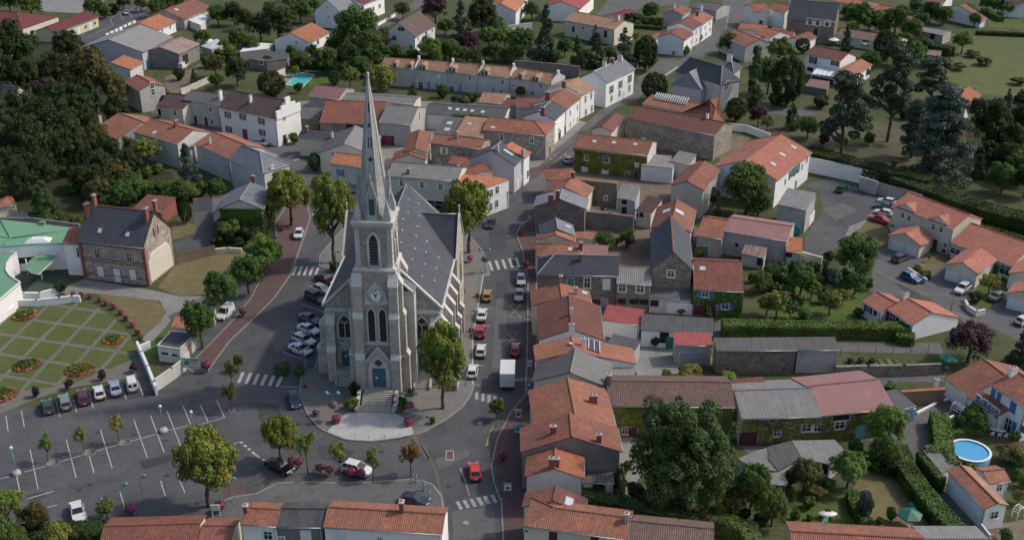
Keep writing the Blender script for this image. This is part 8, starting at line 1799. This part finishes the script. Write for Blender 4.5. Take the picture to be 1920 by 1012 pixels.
def parasol(p,label,m_,r=1.6,h=2.3,n=6):
 g=at(p);t=empty('parasol',(g.x,g.y,0),0,label,'parasol');b=MB();b.tube((0,0,0),(0,0,h+.3),.03,n=6);b.build('pole',ZINC,t);b=MB();b.lathe([(r,h-.45),(.001,h+.25)],n,smooth=False);b.lathe([(r,h-.45),(r,h-.6)],n,smooth=False);b.build('canopy',m_,t);b=MB();b.lathe([(.3,0),(.3,.1),(.05,.14)],10);b.build('base',CONC,t)
Z('c3');parasol((780,935),'green parasol above the long orange roof at the bottom',flatmat('deep_green_cloth',(.02,.12,.085)),1.6);parasol((1000,52),'green parasol in the kitchen garden by the lane',GREENP,1.5)
def table(p,label,w_,d_,h,m_,chairs=0,rz=0.0):
 g=at(p);t=empty('garden_table',(g.x,g.y,0),rz,label,'table');b=MB();b.lathe([(.001,h),(1,h),(1,h-.06),(.001,h-.06)],18);o=b.build('tabletop',m_,t);o.scale=(w_/2,d_/2,1)
 for sx in(-1,1):
  for sy in(-1,1):b=MB();b.tube((sx*w_*.32,sy*d_*.3,0),(sx*w_*.32,sy*d_*.3,h-.05),.04,n=6);b.build('leg',m_,t)
 return g
g=table((1270,415),'long white oval table on the red villa patio',2.6,1.3,.75,WHITE,rz=-.5)
def chair(x,y,rz,label,group):
 t=empty('garden_chair',(x,y,0),rz,label,'chair',group);b=MB();b.box((0,0,.42),(.46,.46,.05));b.build('seat',WHITE,t);b=MB();b.box((-.22,0,.45),(.04,.46,.5));b.build('backrest',WHITE,t)
 for sx in(-1,1):
  for sy in(-1,1):b=MB();b.box((sx*.2,sy*.2,0),(.04,.04,.42));b.build('leg',WHITE,t)
for dx,dy,rz in((-.9,-.9,1.5),(0,-1.2,1.4),(.8,-1.4,1.4),(-.7,1.0,-1.7),(.2,.8,-1.7),(1.0,.4,-1.8)):chair(g.x+dx,g.y+dy,rz,'white chair at the oval table on the villa patio','white chairs round the oval table')
table((330,890),'white plastic table on the lawn above the bottom roof',2.4,1.2,.75,WHITE)
b=MB();P=[at(p,.3)for p in((783,800),(825,800),(858,845),(812,845))];c=P[0].copy();c.z=0;t=empty('sandpit_cover',c,0,'pale blue-green cover lying on the dry lawn','cover');b.prism([(p.x-c.x,p.y-c.y)for p in P],0,.3);b.build('cover',flatmat('blue_green_sheet',(.17,.30,.31)),t)
b=MB();P=[at(p,2.4)for p in((305,880),(340,872),(345,842),(315,850))];c=P[0].copy();c.z=0;t=empty('storage_box',c,0,'dark green storage box behind the white plastic table','box');b.prism([(p.x-c.x,p.y-c.y)for p in P],0,1.4);b.build('box_body',GREENP,t)
def arch(p,label,w_=1.6,h=2.3,dp=1.2,rz=0.0):
 g=at(p);t=empty('garden_arch',(g.x,g.y,0),rz,label,'arch')
 for sy in(-1,1):
  b=MB();pr=None
  for k in range(13):
   a=math.pi*k/12;q=(w_/2*math.cos(a),sy*dp/2,max(0,h-w_/2)+w_/2*math.sin(a))
   if pr:b.tube(pr,q,.06,n=5)
   pr=q
  for sx in(-1,1):b.tube((sx*w_/2,sy*dp/2,0),(sx*w_/2,sy*dp/2,h-w_/2),.06,n=5)
  b.build('hoop',WHITE,t)
 b=MB()
 for k in range(0,13,2):a=math.pi*k/12;b.tube((w_/2*math.cos(a),-dp/2,h-w_/2+w_/2*math.sin(a)),(w_/2*math.cos(a),dp/2,h-w_/2+w_/2*math.sin(a)),.04,n=5)
 b.build('slat',WHITE,t)
arch((1058,318),'white garden pergola at the garage wing of the villa',1.5,1.9,1.6,.6);arch((1392,890),'white rose arch beside the flower-windowed cottage',1.3,1.9,.8,.5)
gwall('white picket panel at the corner of the white cottage',[(1188,920),(1240,985)],1.0,.08,WHITE,name='picket_fence',cat='fence');gwall('pale red-topped low wall by the gravel courtyard',[(1250,985),(1290,1030)],.8,.25,W_PS,T_OR);gwall('long rough wall beyond the kitchen garden',[(385,45),(560,40),(760,38),(960,30)],1.8,.4,W_BR)
gwall('low white kerb wall beside the villa drive',[(835,300),(960,235),(1005,225)],.3,.2,W_WH);gwall('low white kerb wall between drive and clipped hedge',[(985,345),(1035,318)],.6,.2,W_WH);gwall('white post wall at the foot of the drive',[(915,395),(925,335)],.7,.2,W_WH)
Z('c3')
for i,x in enumerate((560,610,655,700)):
 P=[at(p,.12)for p in((x,2),(x+22,0),(x+45,34),(x+22,36))];b=MB();b.prism([(p.x,p.y)for p in P],-.05,.12);tag(b.build('vegetable_bed',G_GRN if i%2 else G_DIRT),kind='structure')
def pole(p,ytop,label,r=.09,m_=WOOD,arm=True,name='utility_pole'):
 g=at(p);h=z_at((p[0]+(ytop[0]-p[0]),ytop[1]),g.y);t=empty(name,(g.x,g.y,0),0,label,'pole');b=MB();b.tube((0,0,0),(0,0,h),r,r*.7,8);b.build('shaft',m_,t)
 if arm:b=MB();b.box((0,0,h-.5),(1.1,.08,.1));b.build('crossarm',m_,t)
 return(g,h)
Z('b3');pole((1017,738),(1042,600),'grey street pole beside the red-shuttered bungalow',m_=STEEL);
Z('c3');pole((66,830),(68,690),'slim grey pole beside the small mossy shed',.06,STEEL)
Z('a2');pole((932,336),(932,290),'short street pole at the plain gable cottage',.06,STEEL,False,'sign_pole')
Z('a1');g,h=pole((566,415),(560,335),'television mast with white dish behind the leafy terrace end',.05,STEEL,False,'antenna_mast')
b=MB();b.lathe([(.001,0),(.5,.12),(.75,.3)],12);o=b.build('dish',WHITE);t=[x for x in COL.objects if x.name.startswith('antenna_mast')][0];o.parent=t;o.location=(0,-.2,h-.2);o.rotation_euler=(R(70),0,.3)
Z('f');A=[at((1092,918),6.0),at((1092,922),6.2),at((1092,926),6.4)];B_=[at((1470,985),6.5),at((1470,995),6.5),at((1470,1005),6.5)]
t=empty('overhead_cable',(A[0].x,A[0].y,0),0,'three thin overhead cables above the dark yard hedge','cable')
for i,(p,q)in enumerate(zip(A,B_)):
 b=MB();o0=Vector((A[0].x,A[0].y,0));pr=p-o0
 for k in range(1,9):x=p.lerp(q,k/8)-o0-Vector((0,0,.6*math.sin(math.pi*k/8)));b.tube(pr,x,.022,n=4,caps=False);pr=x
 b.build('cable',PLASTIC,t)
Z('a3');P=[at(p,z)for p,z in(((245,412),2.7),((380,430),2.7),((396,386),3.2),((280,370),3.2))];c=P[0].copy();c.z=0
t=empty('terrace_awning',c,0,'white ribbed awning over the terrace of the maroon-shuttered house','awning');b=MB();Pl=[p-c for p in P];b.slab(Pl,.08);b.build('awning_sheet',WHITE,t)
for k in range(6):b=MB();b.tube(Pl[0].lerp(Pl[1],k/5)+Vector((0,0,.05)),Pl[3].lerp(Pl[2],k/5)+Vector((0,0,.05)),.05,n=4);b.build('rib',ZINC,t)
for k in(0,1):b=MB();b.tube(Vector((Pl[k].x,Pl[k].y,0)),Pl[k],.06,n=6);b.build('post',WHITE,t)
flatb('terrace_block','raised terrace with brown tiles before the maroon-shuttered house',[(208,480),(330,500),(345,455),(235,440)],2.0,W_DK,T_OLD,cat='terrace')
parasol((365,255),'white garden parasol among the small orange roofs by the straight conifer',WHITE,1.8);parasol((300,228),'white round parasol beside the small brown-red roof',WHITE,1.6);parasol((545,275),'white parasol before the long brown house',WHITE,1.8)
Z('a0');parasol((1170,262),'white garden canopy behind the rusty-roofed shed',WHITE,2.4,n=4);flatb('garden_lean_to','white-roofed lean-to terrace of the long tiled house',[(1040,108),(1120,140),(1170,100),(1095,70)],2.6,W_CR,WHITE,cat='lean-to');flatb('garden_roof','pale low canopy roof in the gardens near the rusty shed',[(1120,258),(1180,275),(1268,245),(1210,218)],2.4,W_GR,SKYL,cat='canopy')
Z('a2');parasol((1300,120),'green recycling canopy at the upper street corner',GREENP,.9,1.6,4)
Z('b3');gwall('low stone wall edging the front lawn by the blue car',[(785,485),(885,545)],.9,.25,W_PS);gwall('curved stone planter wall before the clipped round tree',[(1103,665),(1120,695),(1165,725),(1208,715)],.9,.3,W_CR)
for i in range(6):pole((402+i*98,968-i*3),(402+i*98,915-i*3),'thin fence post along the lane by the kitchen garden',.06,WOOD,False,'fence_post')
for o in COL.objects:
 if o.name.startswith('fence_post'):o['group']='fence posts along the lane';o['category']='post'
for i in range(5):pass
Z('f');gwall('curved pale stone wall of the lawn garden facing the car park',[(291,711),(322,690),(345,672),(352,660)],2.0,.35,W_PS)
